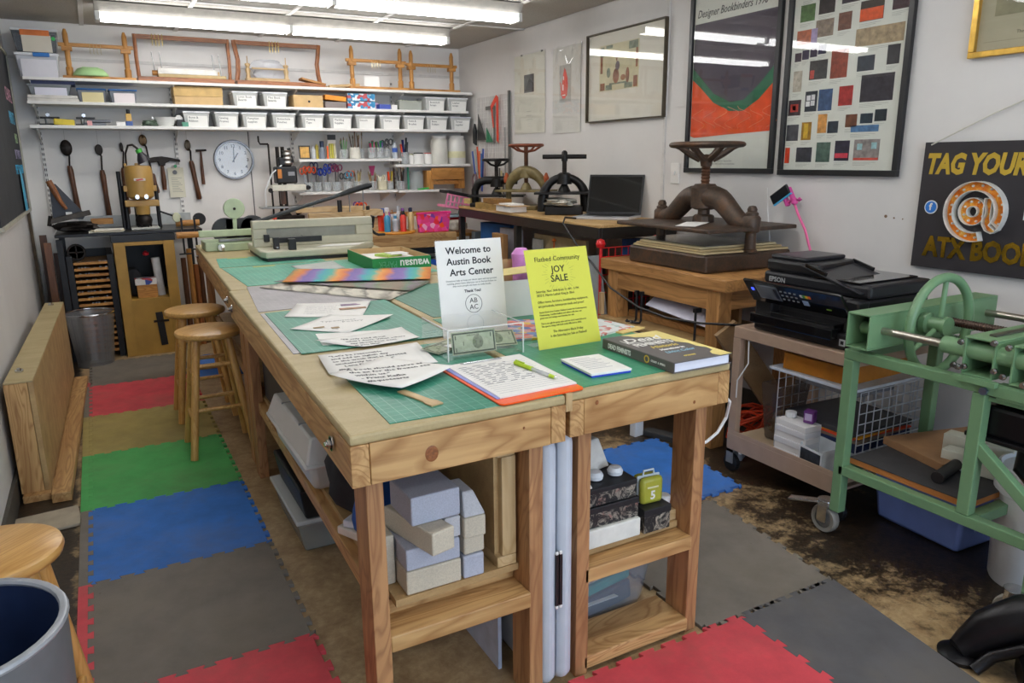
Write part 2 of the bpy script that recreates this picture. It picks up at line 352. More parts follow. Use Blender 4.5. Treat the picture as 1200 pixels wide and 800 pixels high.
g = G(); pr = [(-.2+.035*0, 5.04), (-.165, 5.04), (-.165, 5.12), (-.30, 5.34), (-.33, 5.32), (-.2, 5.1)]
S('mat_border', g.prism(pr, 0, .012), F['red'], 'red border strip turning away behind the leaning table top', 'floor mat')
tile('blue', 'blue foam mat seen between the legs of the stools', .435, 1.045, 4.9, 5.51, L='f')
tile('red', 'red foam mat at the foot of the right workbench', .91, 1.525, .79, 1.40)
tile('slate', 'slate grey foam mat right of the near red mat at the bottom of the photo', 1.525, 1.83, .79, 1.40, Rr='f', skew=.10)
tile('grey', 'dark grey foam mat behind the near red mat', 1.395, 1.925, 1.40, 2.02, Rr='t', U='t', skew=.075)
tile('blue', 'blue foam mat under the right workbench near the wooden stand', 1.60, 2.20, 2.06, 2.66, skew=.04)
tile('grey', 'grey foam mat beyond the blue mat on the right', 1.30, 1.93, 2.66, 3.27, B='t')
# ================================================================ workbenches
def bench(label, F0, F1, B0, B1, legs, top=.805, shelf=True, low=False, dz=0, lx=0):
    o = Vector(((F0[0]+F1[0])/2, (F0[1]+B0[1])/2, 0)); L = lambda p, z=0: (p[0]-o.x, p[1]-o.y, z)
    t = T('workbench', label, 'workbench', o, 0, 'pine workbenches pushed together')
    V = lambda p: Vector((p[0]-o.x, p[1]-o.y))
    f0, f1, b0, b1 = map(V, (F0, F1, B0, B1))
    P('bench_top', G().prism([tuple(f0), tuple(f1), tuple(b1), tuple(b0)], top-.022, top), BTOP, t, bev=.006)
    z = top-.022-.0445; w = .038
    def ap(p, q, off, ax, name='apron', zz=z, h=.089):
        d = (q-p).normalized(); n = Vector((-d.y, d.x))*off; a = p+n; c = q+n
        return P(name, G().beam((a.x, a.y, zz), (c.x, c.y, zz), w, h), PINE[ax], t, bev=.002)
    ap(f0, b0, -w/2, 'y'); ap(f1, b1, w/2, 'y')
    d = (f1-f0).normalized()
    f = ap(f0+d*.04, f1-d*.04, w/2, 'x'); ap(b0+d*.04, b1-d*.04, -w/2, 'x')
    kp = f0+d*.04
    for (u, zz, r) in (((.34, z-.004, .015), (.78, z+.01, .003)) if legs == 1 else ((.15, z+.03, .005), (.76, z-.022, .004))):
        pp = f0+d*((f1-f0).length*u); g = G().at((pp.x, pp.y-.0005, zz)); g.lathe([(0, -.0008), (r*.8, -.0008), (r, 0)], n=18, ax='y', sx=1.0, sy=1.2)
        P('knot', g, M('8a5228', .5, var=.35, vs=120), t)
    # legs: a 2x4 just inside each corner, narrow face to the front
    zt = z-.0445
    for (c, sx, sy) in ((f0, 1, 1), (f1, -1, 1), (b0, 1, -1), (b1, -1, -1)):
        x = c.x+sx*(.038+.019); y = c.y+sy*(.038+.0445)
        P('leg', G().box(x-.019+lx*(sx > 0), x+.019+lx*(sx > 0), y-.0445, y+.0445, 0, zt+.07), STUD['z'], t, bev=.002)
    ly = f0.y+.038
    fx0, fx1 = f0.x+.076, f1.x-.076
    if shelf:
        P('front_rail', G().box(fx0, fx1, ly, ly+.089, .268, .308), PINE['x'], t, bev=.003)
        P('shelf_rail', G().box(fx0, fx1, ly+.089, ly+.127, .262+dz, .342+dz), PINE['x'], t, bev=.002)
        s0 = f0+Vector((.108, .13)); s1 = f1+Vector((-.078, .13)); s2 = b1+Vector((-.078, -.1)); s3 = b0+Vector((.085, -.1))
        P('shelf_board', G().prism([tuple(s0+Vector((0,-.04))), tuple(s1+Vector((0,-.04))), tuple(s2), tuple(s3)],   .342+dz, .36+dz), PLYW, t)
        P('shelf_rail', G().beam((s0.x-.012, s0.y, .319+dz), (s3.x-.012, s3.y, .319+dz), .030, .046), PINE['y'], t, bev=.002)
        P('shelf_rail', G().beam((s1.x, s1.y, .305+dz), (s2.x, s2.y, .305+dz), .038, .076), PINE['y'], t, bev=.002)
    if low: P('foot_rail', G().box(fx0, fx1, ly, ly+.14, .013, .05), PINE['x'], t, bev=.004)
    return t
bA = bench('pine workbench at the left front with papers on it and grey blocks below', (.378, 1.362), (.886, 1.370), (.440, 3.28), (.95, 3.27), 1)
bB = bench('pine workbench at the right front carrying the book and yellow sign', (.906, 1.383), (1.415, 1.392), (.965, 3.24), (1.47, 3.24), 2, low=True, dz=-.03, lx=.012)
bC = bench('pine workbench at the far left end with the paper cutter on it', (.450, 3.29), (.96, 3.28), (.532, 5.28), (1.04, 5.27), 0)
bD = bench('pine workbench at the far right end, under the green paper box', (.975, 3.26), (1.48, 3.26), (1.05, 5.2), (1.55, 5.2), 0)
def bolt(par, x, y, z):     # galvanised bolt and washer on the left apron
    P('bolt', G().at((x, y, z)).lathe([(0, -.016), (.006, -.016), (.006, -.011), (.010, -.011), (.010, -.003), (.016, -.003), (.016, 0)], n=6, ax='x').cyl((0,0,0), (-.003,0,0), .017), CHROME, par)
for p, pts in ((bA, [(.372, 1.50, .745), (.425, 3.16, .75)]), (bC, [(.44, 3.38, .75), (.52, 5.1, .75)])):
    for q in pts: bolt(p, q[0]-p.location.x+.006, q[1]-p.location.y, q[2])
g = G().box(.888, .905, 1.372, 1.40, .765, .808)
S('wood_shim', g, PALE['z'], 'small wooden shim filling the gap between the two front workbenches', 'shim')
# folding tables stored on edge in the gap
def folding(x, label, z1, dz):
    t = T('folding_table', label, 'folding table', (x, 1.405, 0), 0, 'white folding tables stored in the gap')
    pr = []; n = 6; h = z1; d = .72; r = .035
    for cx, cy, a0 in ((d-r, h-r, 0), (r, h-r, 90), (r, .014+r, 180), (d-r, .014+r, 270)):
        for k in range(n+1): a = R(a0+90*k/n); pr.append((cx+r*math.cos(a), cy+r*math.sin(a)))
    g = G().at(rot=Matrix(((0, 0, 1), (1, 0, 0), (0, 1, 0)))); g.prism(pr, -.02, .02); P('tabletop', g, M('c2c8d2', .45, var=.04), t, bev=.016, smooth=True)
    P('handle_recess', G().box(dz-.004, dz+.004, -.0015, .01, .245, .385), BLK, t)
    [P('grip', G().box(dz-.004, dz+.004, -.002, .004, z_, z_+.008), WHITE, t, bev=.002) for z_ in (.237, .385)]
folding(.869, 'left one of two folded white plastic tables, stored upright between the workbenches', .69, .018)
folding(.916, 'right one of two folded white plastic tables, stored upright between the workbenches', .70, -.018)
# ================================================================ on the benches
ZT = .805
def matgrid(base, line, step=.0254, w=.0007, amt=.45):
    m, nt, b = newmat('cutting_mat'); v = coords(nt); s = nt.nodes.new('ShaderNodeSeparateXYZ'); nt.links.new(v, s.inputs[0]); o = []
    for k in (0, 1):
        f = math_(nt, 'FRACT', math_(nt, 'DIVIDE', s.outputs[k], step)); o.append(math_(nt, 'LESS_THAN', f, w/step*1.6))
    l = math_(nt, 'MULTIPLY', math_(nt, 'MAXIMUM', o[0], o[1]), amt)
    n = noise(nt, v, 7, 6, .7); lo_ = tuple(q*.72 for q in lin(base)[:3])+(1,)
    nt.links.new(mixc(nt, l, ramp(nt, n, [(.3, lo_), (.62, base)]), line), b.inputs['Base Color']); b.inputs['Roughness'].default_value = .42; return m
GM = matgrid('2c8a70', '9fd0bc'); GM2 = matgrid('2f7c64', '8cc0aa'); GM3 = matgrid('5ab298', 'cfe8d0'); GREY = matgrid('a8a4a8', 'c4c2c4')
def flat(name, pts, z, th, mat, label, cat, group=None, bev=0, kids=None):
    cx = sum(p[0] for p in pts)/len(pts); cy = sum(p[1] for p in pts)/len(pts)
    return S(name, G().prism([(x-cx, y-cy) for x, y in pts], 0, th), mat, label, cat, (cx, cy, z), 0, group, bev)
cg = 'cutting mats on the workbenches'
flat('cutting_mat', [(.472, 1.392), (.880, 1.375), (.905, 1.98), (.50, 2.0)], ZT, .002, GM, 'green cutting mat at the front left, under the wooden ruler and quote sheets', 'cutting mat', cg)
flat('cutting_mat', [(.925, 1.40), (1.385, 1.42), (1.43, 2.30), (.95, 2.30)], ZT, .002, matgrid('34936e', '86c4a0', amt=.25), 'green cutting mat under the yellow sign and the book', 'cutting mat', cg)
g1 = [(.432, 2.07), (.79, 2.055), (.80, 2.72), (.46, 2.70)]
flat('cutting_mat', g1, ZT, .002, GREY, 'grey cutting mat peeking out beneath a green one by the bench edge', 'cutting mat', cg)
flat('cutting_mat', [(.450, 2.05), (.905, 2.045), (.93, 2.73), (.474, 2.69)], ZT+.0025, .002, GM, 'green cutting mat under the photo sheet and the narrow quote sheet', 'cutting mat', cg)
flat('cutting_mat', [(.462, 2.74), (.93, 2.75), (1.02, 3.34), (.522, 3.335)], ZT, .002, GREY, 'grey cutting mat in front of the marbled papers', 'cutting mat', cg)
flat('cutting_mat', [(.53, 3.36), (1.42, 3.33), (1.44, 4.0), (.515, 4.0)], ZT, .002, GM3, 'pale green cutting mat reaching under the green paper box', 'cutting mat', cg)
flat('cutting_mat', [(.51, 4.03), (1.05, 4.03), (1.05, 4.42), (.545, 4.42)], ZT, .002, GM3, 'pale green cutting mat beside the front of the paper cutter', 'cutting mat', cg)
flat('cutting_mat', [(.965, 2.33), (1.43, 2.33), (1.46, 3.0), (.98, 3.0)], ZT, .002, GM2, 'dark green cutting mat behind the welcome sign', 'cutting mat', cg)
YM = M('c8c060', .6)
for x, y in ((.60, 4.38), (.66, 3.95)): flat('mat_logo_strip', [(x, y), (x+.11, y), (x+.11, y+.03), (x, y+.03)], ZT+.002, .0004, YM, 'yellow printed strip on the %s pale green mat' % ('farther' if y > 4 else 'nearer'), 'strip')
# --- curled paper sheets
def sheet(name, pts, z, label, cat='sheet of paper', group=None, curl=(.004, .004, .004, .004), mat=PAPER, sag=0, n=8):
    o = Vector((sum(p[0] for p in pts)/4, sum(p[1] for p in pts)/4, z)); A, B, C_, D = [Vector(p) for p in pts]
    def pt(u, v):
        p = (A*(1-u)+B*u)*(1-v)+(D*(1-u)+C_*u)*v; w = [(1-u)*(1-v), u*(1-v), u*v, (1-u)*v]
        h = sum(c*q**2 for c, q in zip(curl, w)) + sag*math.sin(math.pi*u)*math.sin(math.pi*v)
        return (p.x-o.x, p.y-o.y, h)
    ob = S(name, G().grid(pt, n, n), mat, label, cat, o, 0, group, smooth=True, solid=.0005); ob['_'] = 0; del ob['_']
    return ob, pt, o
def write(ob, pt, lines, size, u0, v0, dv, mat=INK, du=0, length=None, sx=1.0):      # lettering laid on the sheet
    A = Vector(pt(0, 0)); ex = (Vector(pt(1, 0))-A); wx = ex.length; ey = Vector(pt(0, 1))-A; wy = ey.length
    g = bpy.data.curves.new('t', 'FONT')
    me_all = G()
    for k, ln in enumerate(lines):
        cu = bpy.data.curves.new('t', 'FONT'); cu.body = ln; cu.size = size; cu.resolution_u = 1; cu.offset = size*.012
        o2 = bpy.data.objects.new('t', cu); COL.objects.link(o2); bpy.context.view_layer.update()
        me = bpy.data.meshes.new_from_object(o2.evaluated_get(bpy.context.evaluated_depsgraph_get())); bpy.data.objects.remove(o2)
        vs = []
        for v in me.vertices:
            u_ = u0+v.co.x*sx/wx+du*k; w_ = v0-dv*k+v.co.y/wy; p = Vector(pt(u_, w_)); vs.append((p.x, p.y, p.z+.0009))
        me_all.add(vs, [tuple(p.vertices) for p in me.polygons])
    P('lettering', me_all, mat, ob)
def write2(ob, pt, o, lines, size, start, ang, step, mat=INK, bold=.03):      # lettering laid along a direction of the bench top, following the sheet's curl
    allg = G(); ca, sa = math.cos(R(ang)), math.sin(R(ang))
    for k, ln in enumerate(lines):
        cu = bpy.data.curves.new('t', 'FONT'); cu.body = ln; cu.size = size; cu.resolution_u = 1; cu.offset = size*bold
        o2 = bpy.data.objects.new('t', cu); COL.objects.link(o2); bpy.context.view_layer.update()
        me = bpy.data.meshes.new_from_object(o2.evaluated_get(bpy.context.evaluated_depsgraph_get())); bpy.data.objects.remove(o2); vs = []
        u, v = .5, .5
        for w in me.vertices:
            x = start[0]+step[0]*k+w.co.x*ca-w.co.y*sa-o.x; y = start[1]+step[1]*k+w.co.x*sa+w.co.y*ca-o.y
            for _ in range(4):
                p0 = Vector(pt(u, v)); pu = (Vector(pt(u+.01, v))-p0)/.01; pv = (Vector(pt(u, v+.01))-p0)/.01; ex, ey = x-p0.x, y-p0.y; dt = pu.x*pv.y-pv.x*pu.y
                u += (ex*pv.y-pv.x*ey)/dt; v += (pu.x*ey-ex*pu.y)/dt
            vs.append((x, y, Vector(pt(min(1, max(0, u)), min(1, max(0, v)))).z+.0009))
        allg.add(vs, [tuple(p.vertices) for p in me.polygons])
    P('lettering', allg, mat, ob)
qg = 'quote sheets on the left workbench'; DK = M('3c3c40', .8)
o, f, c = sheet('printed_sheet', [(.443, 1.735), (.562, 1.560), (.742, 1.668), (.625, 1.875)], ZT+.0125, 'white sheet quoting the ax for the frozen sea, its corner curling up', group=qg, curl=(.012, .006, .008, .0))
write2(o, f, c, ['"A book should serve as', 'the ax for the frozen sea', 'within us."', '- Franz Kafka', '#aquotearts'], .0205, (.487, 1.765), -6, (.006, -.029), DK)
o, f, c = sheet('printed_sheet', [(.459, 1.80), (.74, 1.765), (.768, 1.985), (.478, 1.98)], ZT+.007, 'white sheet with a quote about adding an eighth day, half under another sheet', group=qg, curl=(.0, .0, .004, .005))
write2(o, f, c, ['"Let\'s be reasonable', 'and add an eighth day', 'to the week that is devoted', 'exclusively to reading"', '    Lena Dunham', '#aquotearts'], .018, (.50, 1.945), -2, (-.002, -.026), DK)
o, f, c = sheet('printed_sheet', [(.512, 2.14), (.62, 2.022), (.80, 2.045), (.805, 2.212)], ZT+.005, 'white sheet with four lines of spaced lettering, lying on the green mat edge', group=qg, curl=(.012, .004, .006, .004))
f0_ = f; o2_, f2, c2 = None, None, None
write2(o, f, c, ['"I\'ll only read about', 'what I don\'t. What others', 'say about your next', 'is you like"'], .017, (.585, 2.125), -4, (.006, -.027), DK)
S('sheet_fold', G().prism([(-.13, -.06), (.13, -.10), (.145, .03), (-.11, .10)], 0, .0006), PAPER, 'white sheet half covered by the one with four lettered lines', 'sheet of paper', (.655, 2.17, ZT+.005), 0, qg)
o, f, c = sheet('printed_sheet', [(.49, 2.37), (.635, 2.228), (.842, 2.388), (.66, 2.532)], ZT+.0055, 'white sheet with faint script and two small brown labels', group=qg, curl=(.003, .002, .010, .003))
P('brown_label', G().at((-.10, -.045, .0035)).box(0, .035, 0, .012, 0, .001), M('a08860', .7), o); P('brown_label', G().at((-.05, -.075, .0035)).box(0, .025, 0, .014, 0, .001), M('a08860', .7), o)
write2(o, f, c, ['Typewriter', '      Poetry'], .026, (.60, 2.42), -8, (.02, -.03), M('a4a4a2', .8), .01)
o, f, c = sheet('printed_sheet', [(.516, 2.575), (.748, 2.441), (.862, 2.69), (.612, 2.80)], ZT+.005, 'white leaflet with two small colour photos at its right side', group=qg, curl=(.003, .003, .008, .003))
P('printed_photo', G().at((.03, -.035, .0036), Matrix.Rotation(R(-10), 3, 'Z')).box(0, .095, 0, .030, 0, .0008), M('9c7048', .5, var=.5, vs=60), o); P('printed_photo', G().at((.055, .035, .0036), Matrix.Rotation(R(-10), 3, 'Z')).box(0, .105, 0, .03, 0, .0008), M('8a6c8c', .5, var=.5, vs=50), o)
write2(o, f, c, ['Typewriter poems are', 'written one key at a', 'time on the spot for', 'whoever walks up and', 'names a subject in', 'a single breath here'], .013, (.625, 2.71), -14, (-.008, -.024), M('a0a0a0', .8), .01)
# wooden ruler end
g = G().prism([(-.016, -.07), (.016, -.07), (.017, -.045), (.011, -.03), (.011, .07), (-.011, .07), (-.011, -.03), (-.016, -.045)], 0, .004)
S('wooden_paddle', g, PALE['y'], 'pale wooden paddle sticking out from under the quote sheets', 'folding tool', (.585, 1.515, ZT+.002), 14, bev=.001)
# --- marbled papers
def stripes(cols, ax=0, sc=7, dist=.5, fade=0):
    m, nt, b = newmat('marbled_paper'); v = coords(nt, rot=(0, 0, R(23))); s = nt.nodes.new('ShaderNodeSeparateXYZ'); nt.links.new(v, s.inputs[0])
    n = noise(nt, coords(nt, (14, 6, 1), (0, 0, R(23))), 1, 4); u = math_(nt, 'FRACT', math_(nt, 'ADD', math_(nt, 'MULTIPLY', s.outputs[ax], sc), math_(nt, 'MULTIPLY', n, dist)))
    st = [(i/len(cols), c) for i, c in enumerate(cols)]+[(1, cols[0])]
    c = ramp(nt, u, st)
    if fade: c = mixc(nt, fade, c, '9a8f7c')
    nt.links.new(c, b.inputs['Base Color']); b.inputs['Roughness'].default_value = .7; return m
mg = 'marbled papers lying across the benches'
sheet('marbled_paper', [(.66, 3.28), (1.245, 3.03), (1.385, 3.35), (.80, 3.66)], ZT+.016, 'marbled paper with bright purple orange and turquoise stripes', 'marbled paper', mg, (.003, .003, .006, .003), stripes(['7c68b0', '8a70b4', '4aa8b8', '56b6a4', 'e8a050', 'e0844a'], sc=5.0, dist=.4), n=10)
sheet('marbled_paper', [(.645, 3.37), (1.07, 2.83), (1.24, 3.02), (.82, 3.50)], ZT+.008, 'dull green and brown marbled paper under the bright one', 'marbled paper', mg, (.003, .003, .003, .003), stripes(['6c8a6c', '8a8470', '947a6c', '5f8c74', '8a7a94'], sc=5, dist=.8, fade=.35))
sheet('marbled_paper', [(.562, 3.27), (.94, 2.70), (1.25, 3.03), (.70, 3.37)], ZT+.003, 'pale grey marbled paper at the bottom of the pile', 'marbled paper', mg, (.003, .003, .002, .002), stripes(['d8d2c4', 'cfcabc', '7e7a70', 'd4cec0', 'c8c2b4', '9a958a'], sc=6, dist=1.2))
sheet('paper_sheet', [(.85, 3.64), (1.05, 3.65), (1.07, 3.95), (.83, 3.87)], ZT+.003, 'translucent grey sheet lying before the paper cutter', 'sheet of paper', mat=M('b8bcb8', .7))
# --- green paper box
t = T('paper_box', 'green lidless carton with tan inside, holding paper and cards', 'box', (1.13, 3.47, ZT+.002), -2); w_, d_, h_ = .30, .46, .062; gb = M('1f8a44', .5, var=.04)
P('box_side', G().box(0, w_, 0, .003, 0, h_), gb, t); P('box_side', G().box(0, w_, d_-.003, d_, 0, h_), gb, t); P('box_side', G().box(0, .003, .003, d_-.003, 0, h_), gb, t); P('box_side', G().box(w_-.003, w_, .003, d_-.003, 0, h_), gb, t)
P('box_lining', G().box(.0035, .006, .0035, d_-.0035, .002, h_+.0005).box(w_-.006, w_-.0035, .0035, d_-.0035, .002, h_+.0005).box(.006, w_-.006, .0035, .006, .002, h_+.0005).box(.006, w_-.006, d_-.006, d_-.0035, .002, h_+.0005), CARD, t)
P('box_bottom', G().box(.004, w_-.004, .004, d_-.004, 0, .003), CARD, t)
o = text('wausau', .056, (.290, -.0006, .047), PAPER, t, Matrix(((-1, 0, 0), (0, 0, -1), (0, -1, 0))), bold=.0012, sx=.92)
o = text('PAPER', .050, (.125, -.0006, .045), M('58a878', .6), t, Matrix(((-1, 0, 0), (0, 0, -1), (0, -1, 0))), sx=.66)
S('paper_stack', G().box(-.13, .13, -.18, .18, 0, .035), PAPER, 'thick ream of white paper inside the green box', 'paper', (1.285, 3.70, ZT+.006), -2, bev=.001)
S('card_pack', G().box(-.05, .05, -.05, .05, 0, .012), M('b8d468', .6), 'lime green packet on the paper in the green box', 'packet', (1.30, 3.72, ZT+.042), 25)
S('paper_slip', G().box(-.035, .06, -.045, .045, 0, .004), PAPER, 'small white slips on top of the lime green packet', 'slips', (1.325, 3.70, ZT+.055), 5)
# --- orange clipboard
t = T('clipboard', 'orange plastic clipboard holding a sign-up form, near the bench edge', 'clipboard', (.826, 1.535, ZT+.002), 0)
g = G(); pr = []
for cx, cy, a0 in ((.111, .165, 0), (-.093, .155, 90), (-.093, -.150, 180), (.107, -.140, 270)):
    for k in range(6): a = R(a0+18*k); pr.append((cx+.014*math.cos(a), cy+.014*math.sin(a)))
P('board', G().prism(pr, 0, .004), M('f0560f', .3, var=.03), t, bev=.001)
P('paper_stack', G().prism([(-.090, -.128), (.120, -.118), (.135, .185), (-.088, .175)], .0045, .008), PAPER, t)
P('blue_sheet', G().prism([(-.098, -.125), (-.085, -.128), (-.085, .17), (-.10, .165)], .0042, .006), M('9aa0e0', .6), t)
P('clip', G().box(-.05, .06, .165, .172, .008, .011), CHROME, t, bev=.001)
P('clip_wire', G().tube([(-.05, .168, .012), (-.05, .145, .014), (.06, .150, .014), (.06, .168, .012)], .0016, 6), STEEL, t)
gl = G()
for k in range(17): gl.box(-.078, .112, .13-.0145*k, .1306-.0145*k, .0081, .0083)
P('ruled_line', gl, M('8c94a8', .8), t, kind='stuff'); gl = G(); random.seed(5)
for k in range(12):
    x = -.07
    while x < .06:
        q = random.uniform(.008, .03); gl.box(x, x+q, .134-.0145*k, .1362-.0145*k, .0081, .0084); x += q+random.uniform(.005, .02)
P('handwriting', gl, M('4a4a58', .8), t, kind='stuff')
t = T('pen', 'pen with lime green grip and clear barrel lying on the sign-up form', 'pen', (.906, 1.545, ZT+.0155), -90+6)
P('barrel', G().cyl((-.01, 0, 0), (.062, 0, 0), .0045), glassy('d0d4d8', .6), t, smooth=True); P('cap', G().cyl((-.085, 0, 0), (-.01, 0, 0), .0055, .006).box(-.082, -.045, -.0015, .0015, .004, .009), M('b4d222', .35), t, smooth=True)
P('grip', G().cyl((.062, 0, 0), (.08, 0, 0), .005, .004), M('b4d222', .35), t, smooth=True); P('tip', G().cyl((.08, 0, 0), (.092, 0, 0), .003, .0008), CHROME, t)
# --- stack of cards
t = T('card_stack', 'small stack of white cards with a cobalt blue card beneath', 'cards', (1.072, 1.528, ZT+.002), -4)
P('blue_card', G().box(-.053, .060, -.080, .075, 0, .005), M('2c4ad0', .5), t); P('white_card', G().box(-.055, .062, -.082, .078, .0052, .011), PAPER, t, bev=.0008)
gl = G()
for k in range(8): gl.box(-.04, .02+.03*((k*7) % 3)/3, .055-.014*k, .057-.014*k, .0111, .0113)
P('printed_line', gl, M('9a9aa4', .8), t, kind='stuff')
# --- hardback book
BKG = M('5f5a58', .45, var=.06); BKY = M('e6d484', .5, var=.04)
t = T('book', 'grey and yellow hardback with white display lettering, closed near the bench corner', 'book', (1.307, 1.53, ZT+.002), 0); W_, D_ = .095, .152
P('back_cover', G().box(-W_, W_, -D_, D_, 0, .0025), BKG, t); P('page_block', G().box(-W_+.004, W_-.006, -D_+.004, D_-.004, .0026, .0256), M('dfe2ee', .7, var=.03), t)
P('spine', G().box(-W_-.003, -W_, -D_, D_, 0, .028), BKG, t, bev=.001)
co = P('front_cover', G().box(-W_, W_, -D_, D_, .0257, .0282), BKG, t)
pts = [(-.035, D_), (W_, D_), (W_, -D_), (.055, -D_), (.048, -.13), (.058, -.11), (.078, -.10), (.083, -.07), (.07, -.045), (.074, -.01), (.055, .02), (.06, .05), (.035, .07), (.03, .10), (-.01, .115), (-.02, .135)]
P('yellow_panel', G().prism(pts, .0283, .0286), BKY, t)
for s_, sz, x, y, m_, sx_, sh in (('Dead', .058, -.078, .068, PAPER, 1, .35), ('FEMINISTS', .040, -.075, .022, PAPER, .70, 0), ('Historic', .03, -.05, -.012, M('d8c060', .5), .9, .3), ('Heroines in', .019, -.045, -.040, PAPER, .9, .2), ('Living Color', .024, -.05, -.07, M('8cb4c8', .5), .8, .3), ('O\'LEARY', .011, -.03, -.115, M('d8c060', .5), .9, 0)):
    text(s_, sz, (x, y, .0287), m_, t, sx=sx_, shear=sh, bold=.0008)
P('cover_underline', G().box(-.078, .035, .058, .0605, .0287, .029).box(-.078, -.075, .058, .10, .0287, .029), PAPER, t)
text('DEAD FEMINISTS', .019, (-W_-.0032, .125, .007), PAPER, t, WL @ Matrix(((-1, 0, 0), (0, 1, 0), (0, 0, -1))), sx=.72, bold=.0006)
P('spine_emblem', G().lathe([(.007, -.0034-W_), (.0105, -.0034-W_), (.0105, -.003-W_), (.007, -.003-W_), (.007, -.0034-W_)], (0, -.045, .014), 18, 'x'), M('e0b840', .4), t)
text('O\'LEARY  &  SPRING', .008, (-W_-.0032, -.062, .011), PAPER, t, WL @ Matrix(((-1, 0, 0), (0, 1, 0), (0, 0, -1))), sx=.8)
# --- magazines and white box
def collage(cols, sc=40):
    m, nt, b = newmat('printed_cover'); v = nt.nodes.new('ShaderNodeTexVoronoi'); v.inputs['Scale'].default_value = sc; nt.links.new(coords(nt), v.inputs['Vector'])
    s = nt.nodes.new('ShaderNodeSeparateColor'); nt.links.new(v.outputs['Color'], s.inputs[0])
    nt.links.new(ramp(nt, s.outputs[0], [(i/len(cols), c) for i, c in enumerate(cols)], 'CONSTANT'), b.inputs['Base Color']); b.inputs['Roughness'].default_value = .35; return m
flat('magazine', [(1.0, 1.885), (1.105, 1.865), (1.235, 2.10), (1.10, 2.15)], ZT+.002, .006, collage(['4a72b4', 'd84c44', 'e0a8b0', '5c86c4', 'e8c040', 'c8ccd8', '3c62a8', 'e07a50']), 'booklet with blue cover and red flowers behind the yellow sign', 'booklet', None)
o = flat('magazine', [(1.28, 1.80), (1.445, 1.84), (1.42, 1.99), (1.27, 2.05)], ZT+.002, .006, collage(['dce0e0', 'd8dcdc', 'd0786c', 'e0e2e0', 'a8c0bc', 'dcdcd8'], 55), 'pale booklet with red script right of the yellow sign', 'booklet')
flat('magazine', [(1.36, 1.79), (1.47, 1.82), (1.45, 1.88), (1.35, 1.86)], ZT+.002, .004, M('d8bc74', .6), 'tan leaflet corner beneath the pale booklet', 'leaflet')
t = T('white_box', 'open white carton with kraft flaps behind the two signs', 'box', (1.24, 2.30, ZT+.002), -3); wb = M('d8dad4', .6, var=.03)
P('box_side', G().box(-.17, .15, -.11, -.107, 0, .125), wb, t); P('box_side', G().box(-.17, -.167, -.107, .13, 0, .15), wb, t); P('box_side', G().box(.147, .15, -.107, .13, 0, .15), wb, t)
P('box_back', G().box(-.17, .15, .127, .13, 0, .165), CARD, t); P('box_bottom', G().box(-.167, .147, -.107, .127, 0, .003), wb, t)
P('kraft_flap', G().beam((-.165, -.05, .14), (.14, -.05, .155), .12, .003), M('d0c07c', .7), t)
S('pink_pouch', G().lathe([(0, -.172), (.03, -.168), (.032, -.02), (.035, .01), (.02, .03), (0, .033)], n=16), M('d088cc', .6), 'pink pouch poking out of the white carton', 'pouch', (1.335, 2.375, .985), 0, smooth=True)
# --- acrylic donation box with welcome sign
t = T('donation_box', 'clear acrylic donation box with dollar notes in front of the welcome sign', 'donation box', (.885, 1.86, ZT+.002), -2)
x0, x1, y0, y1, h = -.112, .112, -.10, .10, .085; q = .003
for nm, a in (('front_panel', (x0, x1, y0, y0+q, 0, h)), ('back_panel', (x0, x1, y1-q, y1, 0, h)), ('side_panel', (x0, x0+q, y0+q, y1-q, 0, h)), ('side_panel', (x1-q, x1, y0+q, y1-q, 0, h)), ('bottom_panel', (x0+q, x1-q, y0+q, y1-q, 0, q))):
    P(nm, G().box(*a), ACR, t)
g = G()
for x in (x0, x1): g.box(x-.0015, x+.0015, y0-.0005, y0+q, 0, h)
g.box(x0, x1, y0-.0005, y0+q, h-.001, h+.001).box(x0-.0005, x0+q, y0, y1, h-.001, h+.001).box(x1-q, x1, y0, y1, h-.001, h+.001)
P('panel_edge', g, glassy('f4f6f4', .65), t)
bill = M('a8b096', .8, var=.15, vs=60)
def note(label, loc, rot, tilt, fold=0):
    t2 = T('dollar_note', label, 'banknote', loc, Matrix.Rotation(R(rot), 3, 'Z') @ Matrix.Rotation(R(tilt), 3, 'X'), 'notes in the donation box')
    P('note_paper', G().box(-.066, .066, 0, .062, -.0005, .0005), bill, t2); dk = M('4c5446', .8, var=.3, vs=90)
    g = G()
    for a in ((-.063, .063, .003, .007), (-.063, .063, .055, .059), (-.063, -.059, .007, .055), (.059, .063, .007, .055)): g.box(a[0], a[1], a[2], a[3], .0005, .0008)
    P('printed_border', g, dk, t2)
    P('portrait', G().at((.012, .031, .0005)).lathe([(0, .0003), (.019, .0003), (.019, 0)], n=20, sx=.85), M('7a826c', .8, var=.4, vs=120), t2)
    for x, y in ((-.057, .042), (-.057, .009), (.048, .042)): text('1', .014, (x, y, .0007), dk, t2, bold=.0005)
    text('1', .016, (-.035, .024, .0007), dk, t2); text('ONE DOLLAR', .006, (-.02, .049, .0007), dk, t2)
note('dollar note standing upright against the front of the donation box', (.865, 1.80, .812), -2, 78); note('crumpled dollar note at the right side of the donation box', (.945, 1.83, .815), -12, 32); note('dollar note lying at the back of the donation box', (.83, 1.87, .812), 30, 8)
S('paper_slip', G().box(-.05, .05, -.03, .03, 0, .001), PAPER, 'white slip of paper inside the donation box', 'paper', (.87, 1.885, .818), 20)
